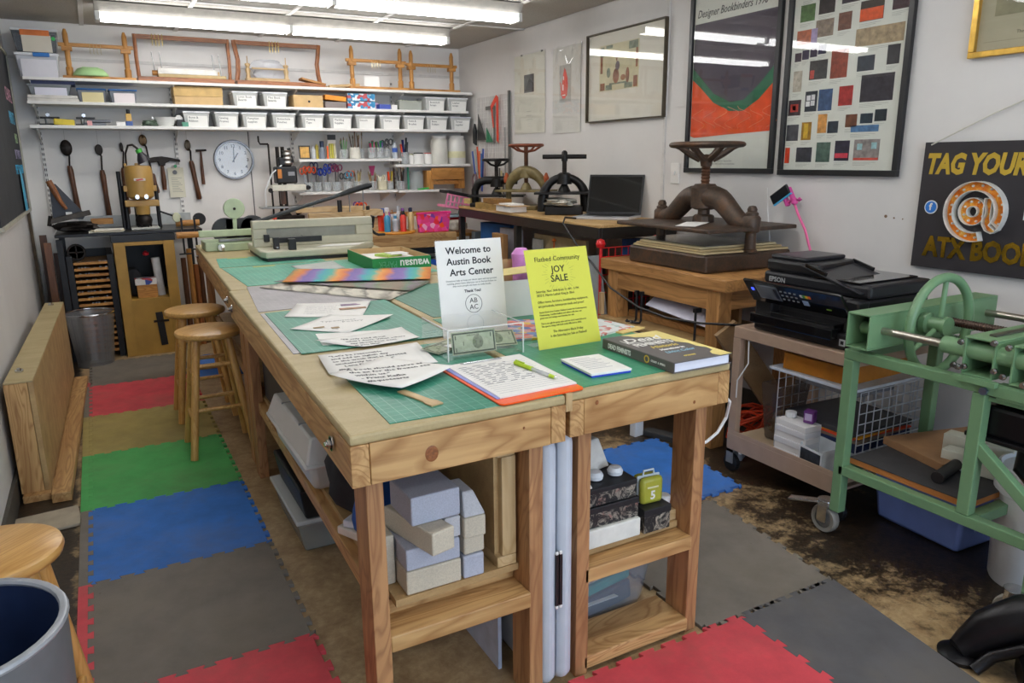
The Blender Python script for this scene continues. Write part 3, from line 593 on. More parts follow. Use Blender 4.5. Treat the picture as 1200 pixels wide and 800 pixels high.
def sign(name, label, loc, rz, lean, w, h, mat, base):
    rot = Matrix.Rotation(R(rz), 3, 'Z') @ Matrix.Rotation(R(90-lean), 3, 'X')
    t = T(name, label, 'sign', loc, rot)
    P('acrylic_holder', G().box(-w/2-.002, w/2+.002, 0, h+.002, -.004, -.001), ACR, t)
    P('sign_sheet', G().box(-w/2, w/2, 0, h, -.001, 0), mat, t)
    if base: P('holder_foot', G().at(rot=Matrix.Rotation(R(-90+lean), 3, 'X')).box(-w/2-.002, w/2+.002, 0, .07, 0, .003), ACR, t)
    return t
t = sign('welcome_sign', 'white upright sign welcoming visitors in bold black letters', (.952, 1.968, ZT+.014), -1, 9, .213, .285, PAPER, False)
for k, (s_, z) in enumerate((('Welcome to', .245), ('Austin Book', .213), ('Arts Center', .181))): text(s_, .0285, (-.076 if k < 2 else -.068, z, .0004), INK, t, bold=.0005)
dg = M('6c7470', .8)
for k, s_ in enumerate(('Donations help us keep our doors open and our presses', 'running, please leave what you can in the box below so', 'that more people can learn to make books')): text(s_, .0072, (0, .164-.008*k, .0004), dg, t, align='CENTER')
text('Thank You!', .0115, (0, .130, .0004), INK, t, align='CENTER', bold=.0003)
P('emblem_ring', G().at((0, .095, .0006)).lathe([(.0262, -.0003), (.0275, -.0003), (.0275, .0002), (.0262, .0002), (.0262, -.0003)], n=40), INK, t)
text('AB', .021, (0, .0975, .0004), INK, t, align='CENTER'); text('AC', .021, (0, .078, .0004), INK, t, align='CENTER')
P('emblem_ring', G().at((0, .035, .0006)).lathe([(.0262, -.0003), (.027, -.0003), (.027, .0002), (.0262, .0002), (.0262, -.0003)], n=40), M('c4c8c8', .8), t)
t = sign('sale_sign', 'bright yellow green sale sign leaning back in a clear stand', (1.145, 1.747, ZT+.004), 1.5, 17, .214, .284, M('d3d34c', .6, var=.02), True)
dk = M('2c3018', .7)
text('Flatbed Community', .0195, (0, .248, .0004), dk, t, align='CENTER'); text('JOY', .027, (-.003, .215, .0004), dk, t, align='CENTER', bold=.0004); text('SALE', .028, (-.003, .188, .0004), dk, t, align='CENTER', bold=.0004)
g = G()
for k in range(40):
    a = 2*math.pi*k/40; r0_, r1_ = .043+.004*(k % 2), .056+.008*(k % 3)
    p = Vector((math.cos(a), math.sin(a), 0)); g.beam(tuple(p*r0_*.9+Vector((-.003, .21, .0005))), tuple(p*r1_*.8+Vector((-.003, .21, .0005))), .0006, .0003)
P('sunburst', g, M('8c9440', .7), t, kind='stuff')
for s_, sz, y, x, al in (('Saturday, Nov. 30th from 11 AM - 5 PM', .0098, .160, -.088, 'LEFT'), ('3832 E. Martin Luther King Jr. Blvd.', .0098, .149, -.088, 'LEFT'), ('Office items, furniture, bookbinding equipment,', .0098, .130, -.088, 'LEFT'), ('art periodicals, letterpress tools and press!', .0098, .118, -.088, 'LEFT'),
    ('Austin Book Arts Center, Flatbed Center for Contemporary', .0072, .102, -.088, 'LEFT'), ('Printmaking, Camiba Gallery and others will clear out', .0072, .094, -.088, 'LEFT'), ('great new and vintage merchandise for sale.', .0072, .086, -.088, 'LEFT'),
    ('This is our gift for great sales and we don\'t want leftovers', .0072, .070, -.088, 'LEFT'), ('The spaces, things will look vastly different in 2020.', .0072, .062, -.088, 'LEFT'), ('The Alternative Black Friday', .0098, .044, 0, 'CENTER'), ('is the Saturday Joy Sale at Flatbed!', .0098, .032, 0, 'CENTER')):
    text(s_, sz, (x, y, .0004), dk, t, align=al, sx=.92)
# --- guillotine cutter
t = T('paper_cutter', 'beige cast guillotine paper cutter with a long black handle', 'paper cutter', (1.13, 4.38, ZT+.001), -2)
P('base', G().prism([(-.36, -.27), (.09, -.27), (.30, -.02), (.30, .28), (-.38, .28), (-.38, -.20)], .018, .055), BEIGE, t, bev=.008, smooth=False)
P('base_foot', G().prism([(-.35, -.26), (.085, -.26), (.29, -.02), (.29, .27), (-.37, .27), (-.37, -.19)], 0, .02), BLK, t)
g = G().box(-.385, .30, -.02, .045, .055, .10).box(-.385, -.31, -.02, .045, .10, .155).box(.20, .30, -.02, .045, .10, .155).box(-.385, .30, -.02, .045, .155, .20)
P('blade_housing', g, BEIGE, t, bev=.005)
P('blade', G().box(-.31, .20, .0, .02, .10, .155), M('8e8c80', .4, .4), t)
P('clamp_bar', G().box(-.27, -.03, -.14, -.115, .085, .115).box(-.30, -.27, -.17, -.13, .055, .12).box(-.33, -.30, -.04, -.02, .085, .125), BLK, t, bev=.003)
P('guide_rod', G().cyl((-.29, -.22, .07), (-.29, -.02, .07), .005).cyl((-.12, -.13, .10), (-.12, -.02, .11), .004), CHROME, t)
P('front_foot', G().box(-.235, -.195, -.25, -.21, .055, .115), BLK, t, bev=.003)
P('handle', G().tube([(-.36, .12, .18), (-.15, .10, .245), (.10, .08, .315), (.16, .075, .335)], .011, 10), M('2b3034', .4), t, smooth=True)
P('handle_grip', G().tube([(.14, .076, .327), (.20, .07, .348), (.31, .06, .378), (.33, .058, .382)], [.012, .018, .018, .013], 12), BLKM, t, smooth=True)
P('clamp_crank', G().tube([(.29, .02, .13), (.31, .02, .135), (.315, .02, .17), (.31, -.01, .195), (.295, -.01, .20)], .010, 10).tube([(.29, .0, .13), (.315, -.01, .10), (.335, -.02, .09), (.375, -.02, .09)], .008, 8), BLK, t, smooth=True)
S('paper_sheet', G().prism([(-.14, -.04), (.10, -.06), (.16, .02), (-.06, .04)], 0, .002), PAPER, 'white sheets left on the bed of the paper cutter', 'paper', (1.19, 4.25, ZT+.057), 0)
# --- mint board shear
t = T('board_shear', 'mint green board cutter with an orange wooden handle and round weight disc', 'board cutter', (.70, 4.86, ZT+.001), 0)
P('base', G().box(-.16, .15, -.05, .16, 0, .055).box(-.09, .15, -.08, -.05, .0, .05), MINT, t, bev=.006); P('scale_rail', G().box(-.08, .16, -.06, -.02, .056, .07), STEEL, t, bev=.002)
P('arm', G().box(-.19, .17, -.045, -.01, .085, .125), MINT, t, bev=.006); P('handle', G().cyl((-.31, -.028, .105), (-.19, -.028, .105), .02, .018, 12), GOLD['x'], t, smooth=True)
P('bolt', G().cyl((-.075, -.085, .025), (-.06, -.085, .025), .02).cyl((-.075, -.09, .025), (-.075, -.075, .025), .02), CHROME, t)
P('weight_disc', G().cyl((.035, .02, .245), (.035, .045, .245), .062, n=32), MINT, t, bev=.004, smooth=True)
P('disc_stem', G().beam((.03, .03, .12), (.035, .03, .235), .024, .012, (0, 1, 0)), MINT, t, bev=.003); P('disc_hub', G().cyl((.035, .012, .245), (.035, .022, .245), .008), IRON, t)
g = G().at((0, .12, 0)).prism([(-.10, .01), (.16, .01), (.17, .06), (.15, .09), (-.06, .09), (-.10, .06)], 0, .01)
t = T('strap_winder', 'round black twin-lobed pulley cover behind the mint green cutter', 'machine cover', (.79, 5.12, ZT+.001), 0)
g = G().cyl((-.08, 0, .09), (-.08, .04, .09), .085, n=24).cyl((.09, 0, .10), (.09, .04, .10), .085, n=24).box(-.08, .09, 0, .04, .02, .17)
P('pulley_cover', g, M('3a3c42', .45), t, bev=.003); P('foot', G().box(-.14, .15, -.02, .06, 0, .015), BLK, t)
# ================================================================ under the workbenches
def fabric(col, var=.25):
    m, nt, b = newmat('bookcloth'); n = noise(nt, coords(nt, (1, 1, 1)), 260, 3, .8); n2 = noise(nt, coords(nt), 12, 3)
    c0 = lin(col); nt.links.new(mixc(nt, .35, ramp(nt, n, [(.38, tuple(v*(1-var) for v in c0[:3])+(1,)), (.6, c0)]), ramp(nt, n2, [(.3, tuple(v*.88 for v in c0[:3])+(1,)), (.7, c0)])), b.inputs['Base Color'])
    b.inputs['Roughness'].default_value = .85; bump(nt, b, n, .3, .001); return m
CG, CT2, CB = fabric('c4c4c8'), fabric('ccc2ae'), fabric('b4b8c6')
bg = 'cloth covered bookbinding blocks under the left workbench'; ZS = .361
def block(label, x0, x1, y0, y1, z0, z1, mat, rz=0, bev=.004):
    cx, cy = (x0+x1)/2, (y0+y1)/2
    return S('cloth_block', G().box(x0-cx, x1-cx, y0-cy, y1-cy, 0, z1-z0), mat, label, 'weight block', (cx, cy, z0), rz, bg, bev)
X = lambda v: .022+v
block('tan cloth block at the bottom of the front stack', .515, .652, 1.455, 1.58, ZS, ZS+.058, CT2)
block('grey cloth block second from the bottom of the front stack', .517, .651, 1.457, 1.58, ZS+.059, ZS+.112, CB)
block('pale block jutting out diagonally towards the camera from the front stack', .535, .597, 1.405, 1.60, ZS+.113, ZS+.168, CT2, 14)
block('grey cloth block tucked behind the jutting one', .615, .655, 1.46, 1.57, ZS+.113, ZS+.165, CG)
block('large blue-grey cloth block on top of the front stack', .530, .652, 1.455, 1.585, ZS+.169, ZS+.238, CB, 2)
block('small blue-grey block at the bottom of the right column', .658, .712, 1.455, 1.56, ZS, ZS+.058, CB)
block('small striped pale block second in the right column', .660, .714, 1.46, 1.56, ZS+.059, ZS+.104, CT2, 3)
block('small pale block third in the right column', .660, .716, 1.45, 1.56, ZS+.105, ZS+.158, CT2)
S('cloth_block', G().add([(-.028,-.055,0),(.028,-.055,0),(.028,.055,0),(-.028,.055,0),(-.02,-.03,.055),(.008,-.03,.055),(.008,.05,.055),(-.02,.05,.055)], [(0,3,2,1),(4,5,6,7),(0,1,5,4),(1,2,6,5),(2,3,7,6),(3,0,4,7)]), CG, 'small wedge shaped pale block on top of the right column', 'weight block', (.688, 1.505, ZS+.159), 0, bg, .004)
block('tan slotted block standing behind the left of the front stack', .485, .512, 1.52, 1.70, ZS, ZS+.125, CT2)
t = T('wooden_crate', 'open pine crate standing on its side by the grey blocks', 'crate', (.765, 1.46, ZS), 0)
P('side_panel', G().box(-.012, 0, 0.02, .75, .0, .30), PLYW, t); P('corner_post', G().box(0, .038, 0, .03, .028, .285), PALE['z'], t, bev=.002); P('bottom_rail', G().box(-.014, .038, 0, .75, 0, .027), PALE['y'], t, bev=.002)
P('back_panel', G().box(0, .036, .73, .745, .028, .29), PLYW, t); P('top_rail', G().box(-.012, .036, 0, .75, .286, .30), PALE['y'], t, bev=.002)
# soft bags
def lump(name, label, loc, sz, mat, seed, cat='bag', amp=.16):
    random.seed(seed); ph = [random.uniform(0, 6) for _ in range(9)]; nu, nv = 28, 14; vs = []
    for j in range(nv+1):
        for i in range(nu):
            a = 2*math.pi*i/nu; e = -math.pi/2+math.pi*j/nv; ce = abs(math.cos(e))**.6; se = math.copysign(abs(math.sin(e))**.7, math.sin(e))
            k = 1+amp*(math.sin(3*a+ph[0]+2*se)+.6*math.sin(7*a+ph[1]-3*se)+.5*math.sin(11*se+ph[2]+2*a))*ce*.5
            vs.append((sz[0]*ce*math.cos(a)*k, sz[1]*ce*math.sin(a)*k, sz[2]*(se+1)))
    g = G().add(vs, [(j*nu+i, j*nu+(i+1) % nu, (j+1)*nu+(i+1) % nu, (j+1)*nu+i) for j in range(nv) for i in range(nu)])
    return S(name, g, mat, label, cat, loc, 0, smooth=True)
lump('tote_bag', 'black fabric bag slumped over the shelf edge behind the grey bin', (.60, 1.93, ZS), (.125, .17, .12), M('16181c', .75, var=.2, vs=30), 3)
lump('tote_bag', 'bright blue fabric bag behind the front left leg', (.56, 1.73, ZS), (.08, .07, .10), M('1550a0', .7, var=.3, vs=16), 8)
lump('tote_bag', 'small bundle of black cloth low behind the front left leg', (.52, 1.62, ZS), (.035, .05, .045), M('14161a', .8, var=.2), 4)
t = T('storage_bin', 'pale grey lidded plastic bin on the shelf under the left bench edge', 'bin', (.585, 2.36, ZS+.001), 0)
P('bin_body', G().frus((0, 0), (.115, .25), (.132, .275), 0, .10), M('c6ccc8', .4, var=.03), t, bev=.02, smooth=True); P('lid', G().frus((0, 0), (.142, .285), (.118, .255), .10, .175).box(-.146, .146, -.29, .29, .088, .102), M('d3d3d0', .4, var=.03), t, bev=.012, smooth=True)
P('lid_seam', G().box(-.119, .119, -.12, -.115, .172, .177).box(-.119, .119, .12, .125, .172, .177), M('9a9ea0', .4), t)
S('cardboard_box', G().box(-.17, .17, -.22, .22, 0, .22), M('4a4038', .7), 'dark box at the back of the shelf under the left bench', 'box', (.70, 2.95, ZS), 0, bev=.003)
t = T('black_bin', 'black plastic bin on the floor under the left bench shelf', 'bin', (.62, 2.60, .0), 0)
P('bin_body', G().frus((0, 0), (.12, .20), (.14, .22), .135, .25), BLK, t, bev=.008)
t2 = T('storage_box', 'clear lidded box of craft tools on the floor beneath the black bin', 'box', (.60, 2.62, 0), 0)
P('box_body', G().frus((0, 0), (.105, .19), (.128, .215), 0, .118), glassy('b4b8b4', .55, .2), t2, bev=.01, smooth=True); P('lid', G().box(-.136, .136, -.225, .225, .118, .134), glassy('d4d8d8', .8, .2), t2, bev=.005)
P('contents', G().box(-.09, .09, -.17, .17, .006, .05), M('7a6a58', .8, var=.5, vs=40), t2)
S('box_part', G().box(-.03, .03, -.02, .02, 0, .008), M('c04830', .5), 'red tool inside the clear floor box', 'tool', (.56, 2.50, .056), 30)
sg = 'white boxes behind the front left leg'
S('small_box', G().box(-.03, .03, -.045, .045, 0, .022), M('d6ccc0', .6), 'flat cream box on the shelf behind the left leg', 'box', (.505, 1.80, ZS), 25, sg, .003)
S('small_box', G().box(-.025, .025, -.035, .035, 0, .02), M('dadce4', .6), 'white box lying on the flat cream box', 'box', (.512, 1.80, ZS+.023), 40, sg, .003)
t = T('storage_box', 'blue-white plastic sheet leaning low between the left workbench legs', 'panel', (.80, 1.85, 0), 0)
P('sheet', G().beam((0, -.3, .12), (0, .3, .12), .01, .24), M('b4bcd0', .6), t)
# right bench shelf
ZS = .331
def blk_floral():
    m, nt, b = newmat('floral_paper'); v = coords(nt); n = noise(nt, v, 26, 6, .75, 2.0); n2 = noise(nt, v, 11, 3, .5, 1)
    c = mixc(nt, ramp(nt, n, [(.50, (0,0,0,1)), (.60, (1,1,1,1))]), '1a1a1c', ramp(nt, n2, [(.4, 'a8a090'), (.6, '8c8478'), (.7, 'a06058')])); nt.links.new(c, b.inputs['Base Color']); b.inputs['Roughness'].default_value = .5; return m
FLO = blk_floral(); fg = 'black floral boxes under the right workbench'
def fbox(label, x0, x1, y0, y1, z, h, rz=0):
    cx, cy = (x0+x1)/2, (y0+y1)/2; t = T('floral_box', label, 'box', (cx, cy, z), rz, fg); a, b_ = (x1-x0)/2, (y1-y0)/2
    P('box_body', G().box(-a, a, -b_, b_, 0, h*.7), FLO, t, bev=.001); P('lid', G().box(-a-.002, a+.002, -b_-.002, b_+.002, h*.7, h), M('1b1b1e', .5, var=.4, vs=60), t, bev=.002)
S('white_case', G().box(-.13, .13, -.12, .12, 0, .052), M('dcdcd4', .5), 'long white box at the bottom of the pile under the right bench', 'box', (1.062, 1.585, ZS), 0, bev=.003)
fbox('black floral box lying on the long white box', .945, 1.190, 1.475, 1.68, ZS+.053, .058)
fbox('black floral box on top of the pile with white pieces on it', .955, 1.185, 1.48, 1.66, ZS+.112, .05)
fbox('small black floral box under the green tin', 1.203, 1.292, 1.462, 1.55, ZS, .07)
t = T('square_tin', 'yellow-green rounded tin with white rim and white numeral, on the small floral box', 'tin', (1.247, 1.505, ZS+.071), -4)
TG = M('a9a83a', .4, var=.05)
P('tin_body', G().box(-.036, .036, -.022, .0, 0, .078), TG, t, bev=.012, smooth=True); P('tin_back', G().box(-.036, .036, .005, .03, 0, .078), TG, t, bev=.012, smooth=True); P('rim', G().box(-.037, .037, -.0005, .0055, -.0005, .079), M('d8e4ea', .4), t, bev=.006)
P('handle', G().tube([(-.018, .002, .077), (-.016, .002, .092), (.016, .002, .092), (.018, .002, .077)], .003, 8), M('d8e4ea', .4), t, smooth=True)
text('5', .034, (-.008, -.0225, .016), WHITE, t, WB, bold=.001); P('printed_band', G().box(-.018, .018, -.0228, -.022, .048, .053), M('dcdcae', .5), t)
t = T('jar', 'small white lidded jar at the right end of the shelf', 'jar', (1.318, 1.52, ZS+.03), 0)
P('jar_body', G().lathe([(0, 0), (.015, 0), (.017, .003), (.017, .022), (.014, .024)], n=20), PLAST, t, smooth=True); P('lid', G().lathe([(.0, .024), (.018, .024), (.018, .035), (.015, .038), (0, .038)], n=20), WHITE, t, smooth=True)
S('wood_offcut', G().box(-.02, .02, -.03, .03, 0, .0295), PALE['x'], 'little pine block under the white jar', 'wood block', (1.318, 1.52, ZS), 0, bev=.001)
zt = ZS+.163
def wedge(label, loc, rz, sx, sy, sz, tx, mat=M('d4d0c8', .6)):
    g = G().add([(-sx,-sy,0),(sx,-sy,0),(sx,sy,0),(-sx,sy,0),(-sx+tx,-sy+.01,sz),(sx-.035,-sy+.01,sz),(sx-.035,sy-.01,sz),(-sx+tx,sy-.01,sz)], [(0,3,2,1),(4,5,6,7),(0,1,5,4),(1,2,6,5),(2,3,7,6),(3,0,4,7)])
    S('plaster_piece', g, mat, label, 'casting', loc, rz, 'white cast pieces on the floral boxes', .005)
wedge('off-white tapered block at the front left of the floral boxes', (1.00, 1.52, zt), -8, .05, .035, .055, .02)
wedge('tall pale curved piece rising at the back of the floral boxes', (1.11, 1.60, zt), 12, .055, .03, .09, .03)
for k, (x, y) in enumerate(((1.085, 1.53), (1.15, 1.53))):
    S('cap', G().lathe([(0, 0), (.02, .002), (.022, .012), (.016, .022), (0, .025)], n=16), PLAST, ['white rounded cap between the cast pieces', 'white rounded cap at the right end of the floral boxes'][k], 'cap', (x, y, zt), smooth=True)
t = T('blue_lid_tub', 'clear tub with a blue lid far back under the right workbench', 'tub', (1.28, 2.35, 0), 0)
P('tub_body', G().frus((0, 0), (.12, .15), (.15, .18), .361, .55), glassy('8a9088', .5), t, bev=.01); P('lid', G().box(-.16, .16, -.19, .19, .55, .59), M('1f5fb0', .4), t, bev=.008)
t = T('plastic_tub', 'frosted tub of teal and pink fabric low under the right workbench', 'tub', (1.135, 1.745, .003), 2)
P('tub_body', G().frus((0, 0), (.17, .16), (.205, .19), 0, .235), glassy('a8b0bc', .34, .25), t, bev=.03, smooth=True)
for nm, c, z0, z1 in (('dark_cloth', '3c4858', .01, .075), ('teal_cloth', '1f8f8c', .08, .115), ('cream_cloth', 'c4beb0', .118, .14), ('plum_cloth', '5a4250', .145, .21)): P(nm, G().at(rot=Matrix.Rotation(R(-7), 3, 'Y')).box(-.15, .15, -.14, .14, z0, z1), M(c, .9), t, bev=.01)
P('paper_sheet', G().prism([(-.15, -.15), (.08, -.155), (.03, .05), (-.15, .1)], .06, .062), PAPER, t)
# ================================================================ left side of the room
t = T('spare_table_top', 'pine-framed plywood table top leaning on edge against the left wall', 'table top', (-.330, 4.37, .03), -1.6)
P('plywood_face', G().box(.032, .05, -.965, .965, 0, .46), PLYW, t); P('end_board', G().box(-.05, .03, -.967, -.93, 0, .46), PINE['z'], t, bev=.002); P('end_board', G().box(-.05, .03, .93, .967, 0, .46), PINE['z'], t, bev=.002)
P('top_board', G().box(-.05, .05, -.967, .967, .461, .50 - .04), PINE['y'], t) if 0 else P('top_board', G().box(-.05, .05, -.967, .967, .4605, .468), BTOP, t, bev=.003)
for y in (-.80, .86): P('bolt', G().cyl((-.01, y, .468), (-.01, y, .476), .016).cyl((-.01, y, .476), (-.01, y, .484), .009, n=6), CHROME, t)
S('floor_batten', G().box(-.05, .05, -.95, .95, 0, .029), PINE['y'], 'pine batten on the floor carrying the leaning table top', 'batten', (-.327, 4.32, 0), -1.6, bev=.003)
S('floor_batten', G().box(-.035, .035, -.95, .95, 0, .04), PINE['y'], 'pine board on the floor along the foot of the plywood face', 'batten', (-.240, 4.27, 0), -1.6, bev=.003)
S('paving_slab', G().box(-.11, .11, -.09, .09, 0, .012), M('a89c88', .8), 'small pale stone slab on the floor before the leaning table top', 'slab', (-.31, 3.13, 0), 6, bev=.003)
def stool(label, loc, rz=45, r=.15, H=.575, sp=.135):
    t = T('bar_stool', label, 'stool', loc, rz, 'round wooden stools')
    P('seat', G().lathe([(0, H-.03), (r-.012, H-.03), (r-.003, H-.024), (r, H-.015), (r-.003, H-.005), (r-.014, H), (0, H)], n=40), STOOL['x'], t, smooth=True)
    L = []
    for k in range(4):
        a = R(90*k); b_ = Vector((math.cos(a)*sp*1.414, math.sin(a)*sp*1.414, 0)); tp = Vector((math.cos(a)*.095, math.sin(a)*.095, H-.03)); L.append((b_, tp))
        P('leg', G().cyl(tuple(b_), tuple(tp), .0165, .0185, 12), STOOL['z'], t, smooth=True)
    for k in range(4):
        for h in ((.17, .37) if k % 2 else (.22, .42)):
            p = [l[0].lerp(l[1], h/(H-.03)) for l in (L[k], L[(k+1) % 4])]; P('rung', G().cyl(tuple(p[0]), tuple(p[1]), .0095, .0095, 10), STOOL['x'], t, smooth=True)
    return t
stool('round wooden stool in the left aisle, the nearer of the pair', (.385, 3.62, .012), 45)
stool('round wooden stool half hidden behind the nearer one of the pair', (.385, 4.18, .012), 45)
stool('round wooden stool at the left edge beside the big grey bin', (-.276, 1.70, 0), 45, .132, sp=.134)
t = T('trash_bin', 'tall grey round waste bin with dark blue inside, at the bottom left corner', 'waste bin', (-.262, 1.20, 0), 0)
n_ = 40; r0_, r1_, h_ = .125, .150, .68
P('bin_wall', G().lathe([(r0_-.01, .003), (r0_, 0), (r0_+.004, .01), (r1_, h_)], n=n_, cap=False), M('6f7276', .4, .2, var=.06), t, smooth=True)
P('bin_lining', G().lathe([(0, .02), (r0_-.004, .02), (r1_-.004, h_-.002)], n=n_, cap=False), M('1d2e52', .5, var=.25, vs=9), t, smooth=True)
P('rim', G().lathe([(r1_-.004+.007*math.cos(R(a)), h_+.006*math.sin(R(a))) for a in range(0, 361, 45)], n=n_), M('a4a8ae', .35, .3), t, smooth=True)
# wire basket at the far end
t = T('wire_basket', 'silver mesh waste basket in front of the type cabinet', 'waste basket', (-.13, 5.66, 0), 0)
m, nt, b = newmat('wire_mesh'); v = coords(nt); s = nt.nodes.new('ShaderNodeSeparateXYZ'); nt.links.new(v, s.inputs[0]); a = math_(nt, 'ARCTAN2', s.outputs[0], s.outputs[1])
f1 = math_(nt, 'FRACT', math_(nt, 'MULTIPLY', a, 30)); f2 = math_(nt, 'FRACT', math_(nt, 'MULTIPLY', s.outputs[2], 160)); al = math_(nt, 'MAXIMUM', math_(nt, 'LESS_THAN', f1, .36), math_(nt, 'LESS_THAN', f2, .36))
nt.links.new(al, b.inputs['Alpha']); b.inputs['Base Color'].default_value = lin('b0b2b4'); b.inputs['Metallic'].default_value = .8; b.inputs['Roughness'].default_value = .4
P('mesh_wall', G().lathe([(.11, .006), (.145, .36)], n=40, cap=False), m, t, smooth=True); P('mesh_bottom', G().cyl((0, 0, 0), (0, 0, .006), .112, n=40), STEEL, t)
P('rim', G().lathe([(.145+.004*math.cos(R(a_)), .36+.007*math.sin(R(a_))) for a_ in range(0, 361, 60)], n=40), CHROME, t, smooth=True)
# chalkboard on the left wall
CHK = M('34363a', .8, var=.2, vs=5)
t = T('chalkboard', 'black chalkboard with coloured chalk lettering on the left wall', 'chalkboard', (XL+.004, 5.55, 1.03), WL)
P('board', G().box(-1.2, .72, 0, 1.0, 0, .012), CHK, t); P('board_frame', G().box(.72, .74, -.02, 1.02, 0, .022).box(-1.2, .72, -.02, 0, 0, .022).box(-1.2, .72, 1.0, 1.02, 0, .022), M('b8b4a4', .5), t)
for s_, x, z, sz, c in (('CHAPEL', .66, .69, .12, 'd8a0b0'), ('PRINTS', .60, .55, .11, '60b8dc'), ('MILD', .62, .43, .09, 'b4d0a0'), ('BY TWOS', .63, .33, .085, 'b0a8c8'), ('FREE BOOKBIN', .69, .235, .085, '48b4e0'), ('smith', .55, .12, .09, 'c4c890'), ('schoolroom', .66, .04, .06, 'c88ca0')):
    text(s_, sz, (x, z, .013), M('%s' % c, .9), t, align='RIGHT')
S('blue_flyer', G().at(rot=WL).prism([(-.12, 0), (.06, 0), (0, .22), (-.12, .26)], 0, .003), M('58b8dc', .6), 'bright blue flyer tucked into the chalkboard frame corner', 'flyer', (XL+.027, 5.90, 1.035))
t = T('wall_panel', 'narrow white panel with a dark wooden edge by the far left corner', 'panel', (XL+.0, 6.30, 0), 0)
P('panel_sheet', G().box(.001, .012, -.10, .13, .25, 1.12), M('d8d8d4', .6), t); P('dark_edge', G().box(.001, .02, -.125, -.10, .25, 1.12), M('54422a', .6), t)
S('green_tag', G().at(rot=WL).box(-.03, .03, 0, .09, 0, .004), M('3a9a4c', .5), 'green tag on the left wall at the photo edge', 'tag', (XL+.001, 3.72, .76))
# ================================================================ back wall: shelves
def shelf(name, label, x0, x1, y0, y1, z, th=.022, brs=(), wire=False):
    t = T('wall_shelf', label, 'shelf', ((x0+x1)/2, y1, z), 0, 'white wall shelves'); h = (x1-x0)/2
    P('shelf_board', G().box(-h, h, y0-y1, 0, -th, 0), WHITE, t, bev=.003)
    for b_ in brs:
        x = b_-(x0+x1)/2; g = G().at((x, 0, -th-.001)).prism([(-.002, 0), (.002, 0), (.002, 1), (-.002, 1)], 0, .001); g = G()
        d = y0-y1+.03; g.add([(x-.003, 0, -th), (x+.003, 0, -th), (x+.003, d, -th), (x-.003, d, -th), (x-.003, 0, -th-.085), (x+.003, 0, -th-.085), (x+.003, d, -th-.012), (x-.003, d, -th-.012)], [(0,1,2,3),(4,7,6,5),(0,4,5,1),(1,5,6,2),(2,6,7,3),(3,7,4,0)])
        P('bracket', g, WHITE, t)
    return t
BR = (-.29, .59, 1.47, 2.345)
Z1, Z2, Z3 = 1.892, 1.738, 1.583
shelf('', 'top white wall shelf carrying the sewing frames', -.33, 2.97, 6.12, 6.43, Z1, .02, BR)
shelf('', 'second white wall shelf from the top, under the sewing frames', -.325, 2.93, 6.12, 6.43, Z2, .02, BR)
shelf('', 'third white wall shelf with the long row of labelled tubs', -.33, 2.92, 6.12, 6.43, Z3, .022, BR)
shelf('', 'short white shelf with brushes and bottles in jars', 1.45, 2.31, 6.15, 6.43, 1.345, .022, (1.47, 2.30))
shelf('', 'short white shelf under the two big white jars', 2.25, 2.95, 6.15, 6.43, 1.295, .022, (2.345,))
shelf('', 'white shelf holding scissors and tool jars above the back bench', 1.43, 2.26, 6.15, 6.43, 1.085, .02, (1.47, 2.2))
shelf('', 'short white shelf under the wooden press at the right', 2.27, 2.72, 6.15, 6.43, 1.08, .02, (2.345,))
SLOT = M('3a3a3c', .6)
for k, (x, z0, z1) in enumerate(((-.29, .86, 2.0), (.59, .86, 2.0), (1.47, .9, 2.0), (2.345, 1.0, 2.0))):
    t = T('shelf_standard', ['slotted white shelf upright at the left corner', 'slotted white shelf upright behind the hanging tag', 'slotted white shelf upright left of the scissors', 'slotted white shelf upright behind the white jars'][k], 'shelf upright', (x, 6.449, z0), 0, 'slotted shelf uprights')
    P('upright', G().box(-.0125, .0125, -.016, 0, 0, z1-z0), WHITE, t); g = G(); q = .02
    while q < z1-z0-.03:
        for s_ in (-.006, .0035): g.box(s_-.0015, s_+.0035, -.0172, -.016, q, q+.018)
        q += .036
    P('slots', g, SLOT, t, kind='stuff')
# ---- tubs
def tub(label, x, y, z, w, h, d=.17, body=None, lid=None, lab='ecebe6', group='labelled white tubs', lines=3, seed=0, dark='8a8480', cat='tub', lw=.72):
    t = T('storage_tub', label, cat, (x, y, z), 0, group); random.seed(seed or int(x*1000))
    body = body or glassy('dededa', .72, .3)
    P('tub_body', G().frus((0, 0), (w*.42, d*.44), (w*.48, d*.5), 0, h*.9), body, t, bev=.006, smooth=True)
    P('contents', G().frus((0, .002), (w*.39, d*.40), (w*.44, d*.45), .004, h*random.uniform(.5, .8)), M(dark, .9, var=.5, vs=35), t)
    P('lid', G().box(-w/2, w/2, -d*.53, d*.53, h*.88, h), lid or PLAST, t, bev=.005)
    P('paper_label', G().at(rot=Matrix.Rotation(R(4), 3, 'X')).box(-w*lw/2+w*.03, w*lw/2+w*.03, -d*.5-.001, -d*.5, h*.05, h*.78), M('#'+lab if not lab.startswith('#') else lab, .8, var=.02), t)
    return t
names3 = [('Bone &', 'Ribbon'), ('Sewing', 'Frames'), ('Pamphlet', 'supplies'), ('Buttonhole', 'Punches'), ('Masking', 'Tape'), ('Marbling', 'Supplies'), ('Stencils', ''), ('Stamps', ''), ('Paste &', 'Brushes'), ('Bone', 'Folders'), ('Thread', 'supplies')]
x3 = [(.625, .82), (.843, 1.027), (1.037, 1.235), (1.258, 1.451), (1.479, 1.674), (1.702, 1.905), (1.919, 2.10), (2.122, 2.317), (2.33, 2.533), (2.537, 2.747), (2.759, 2.965)]
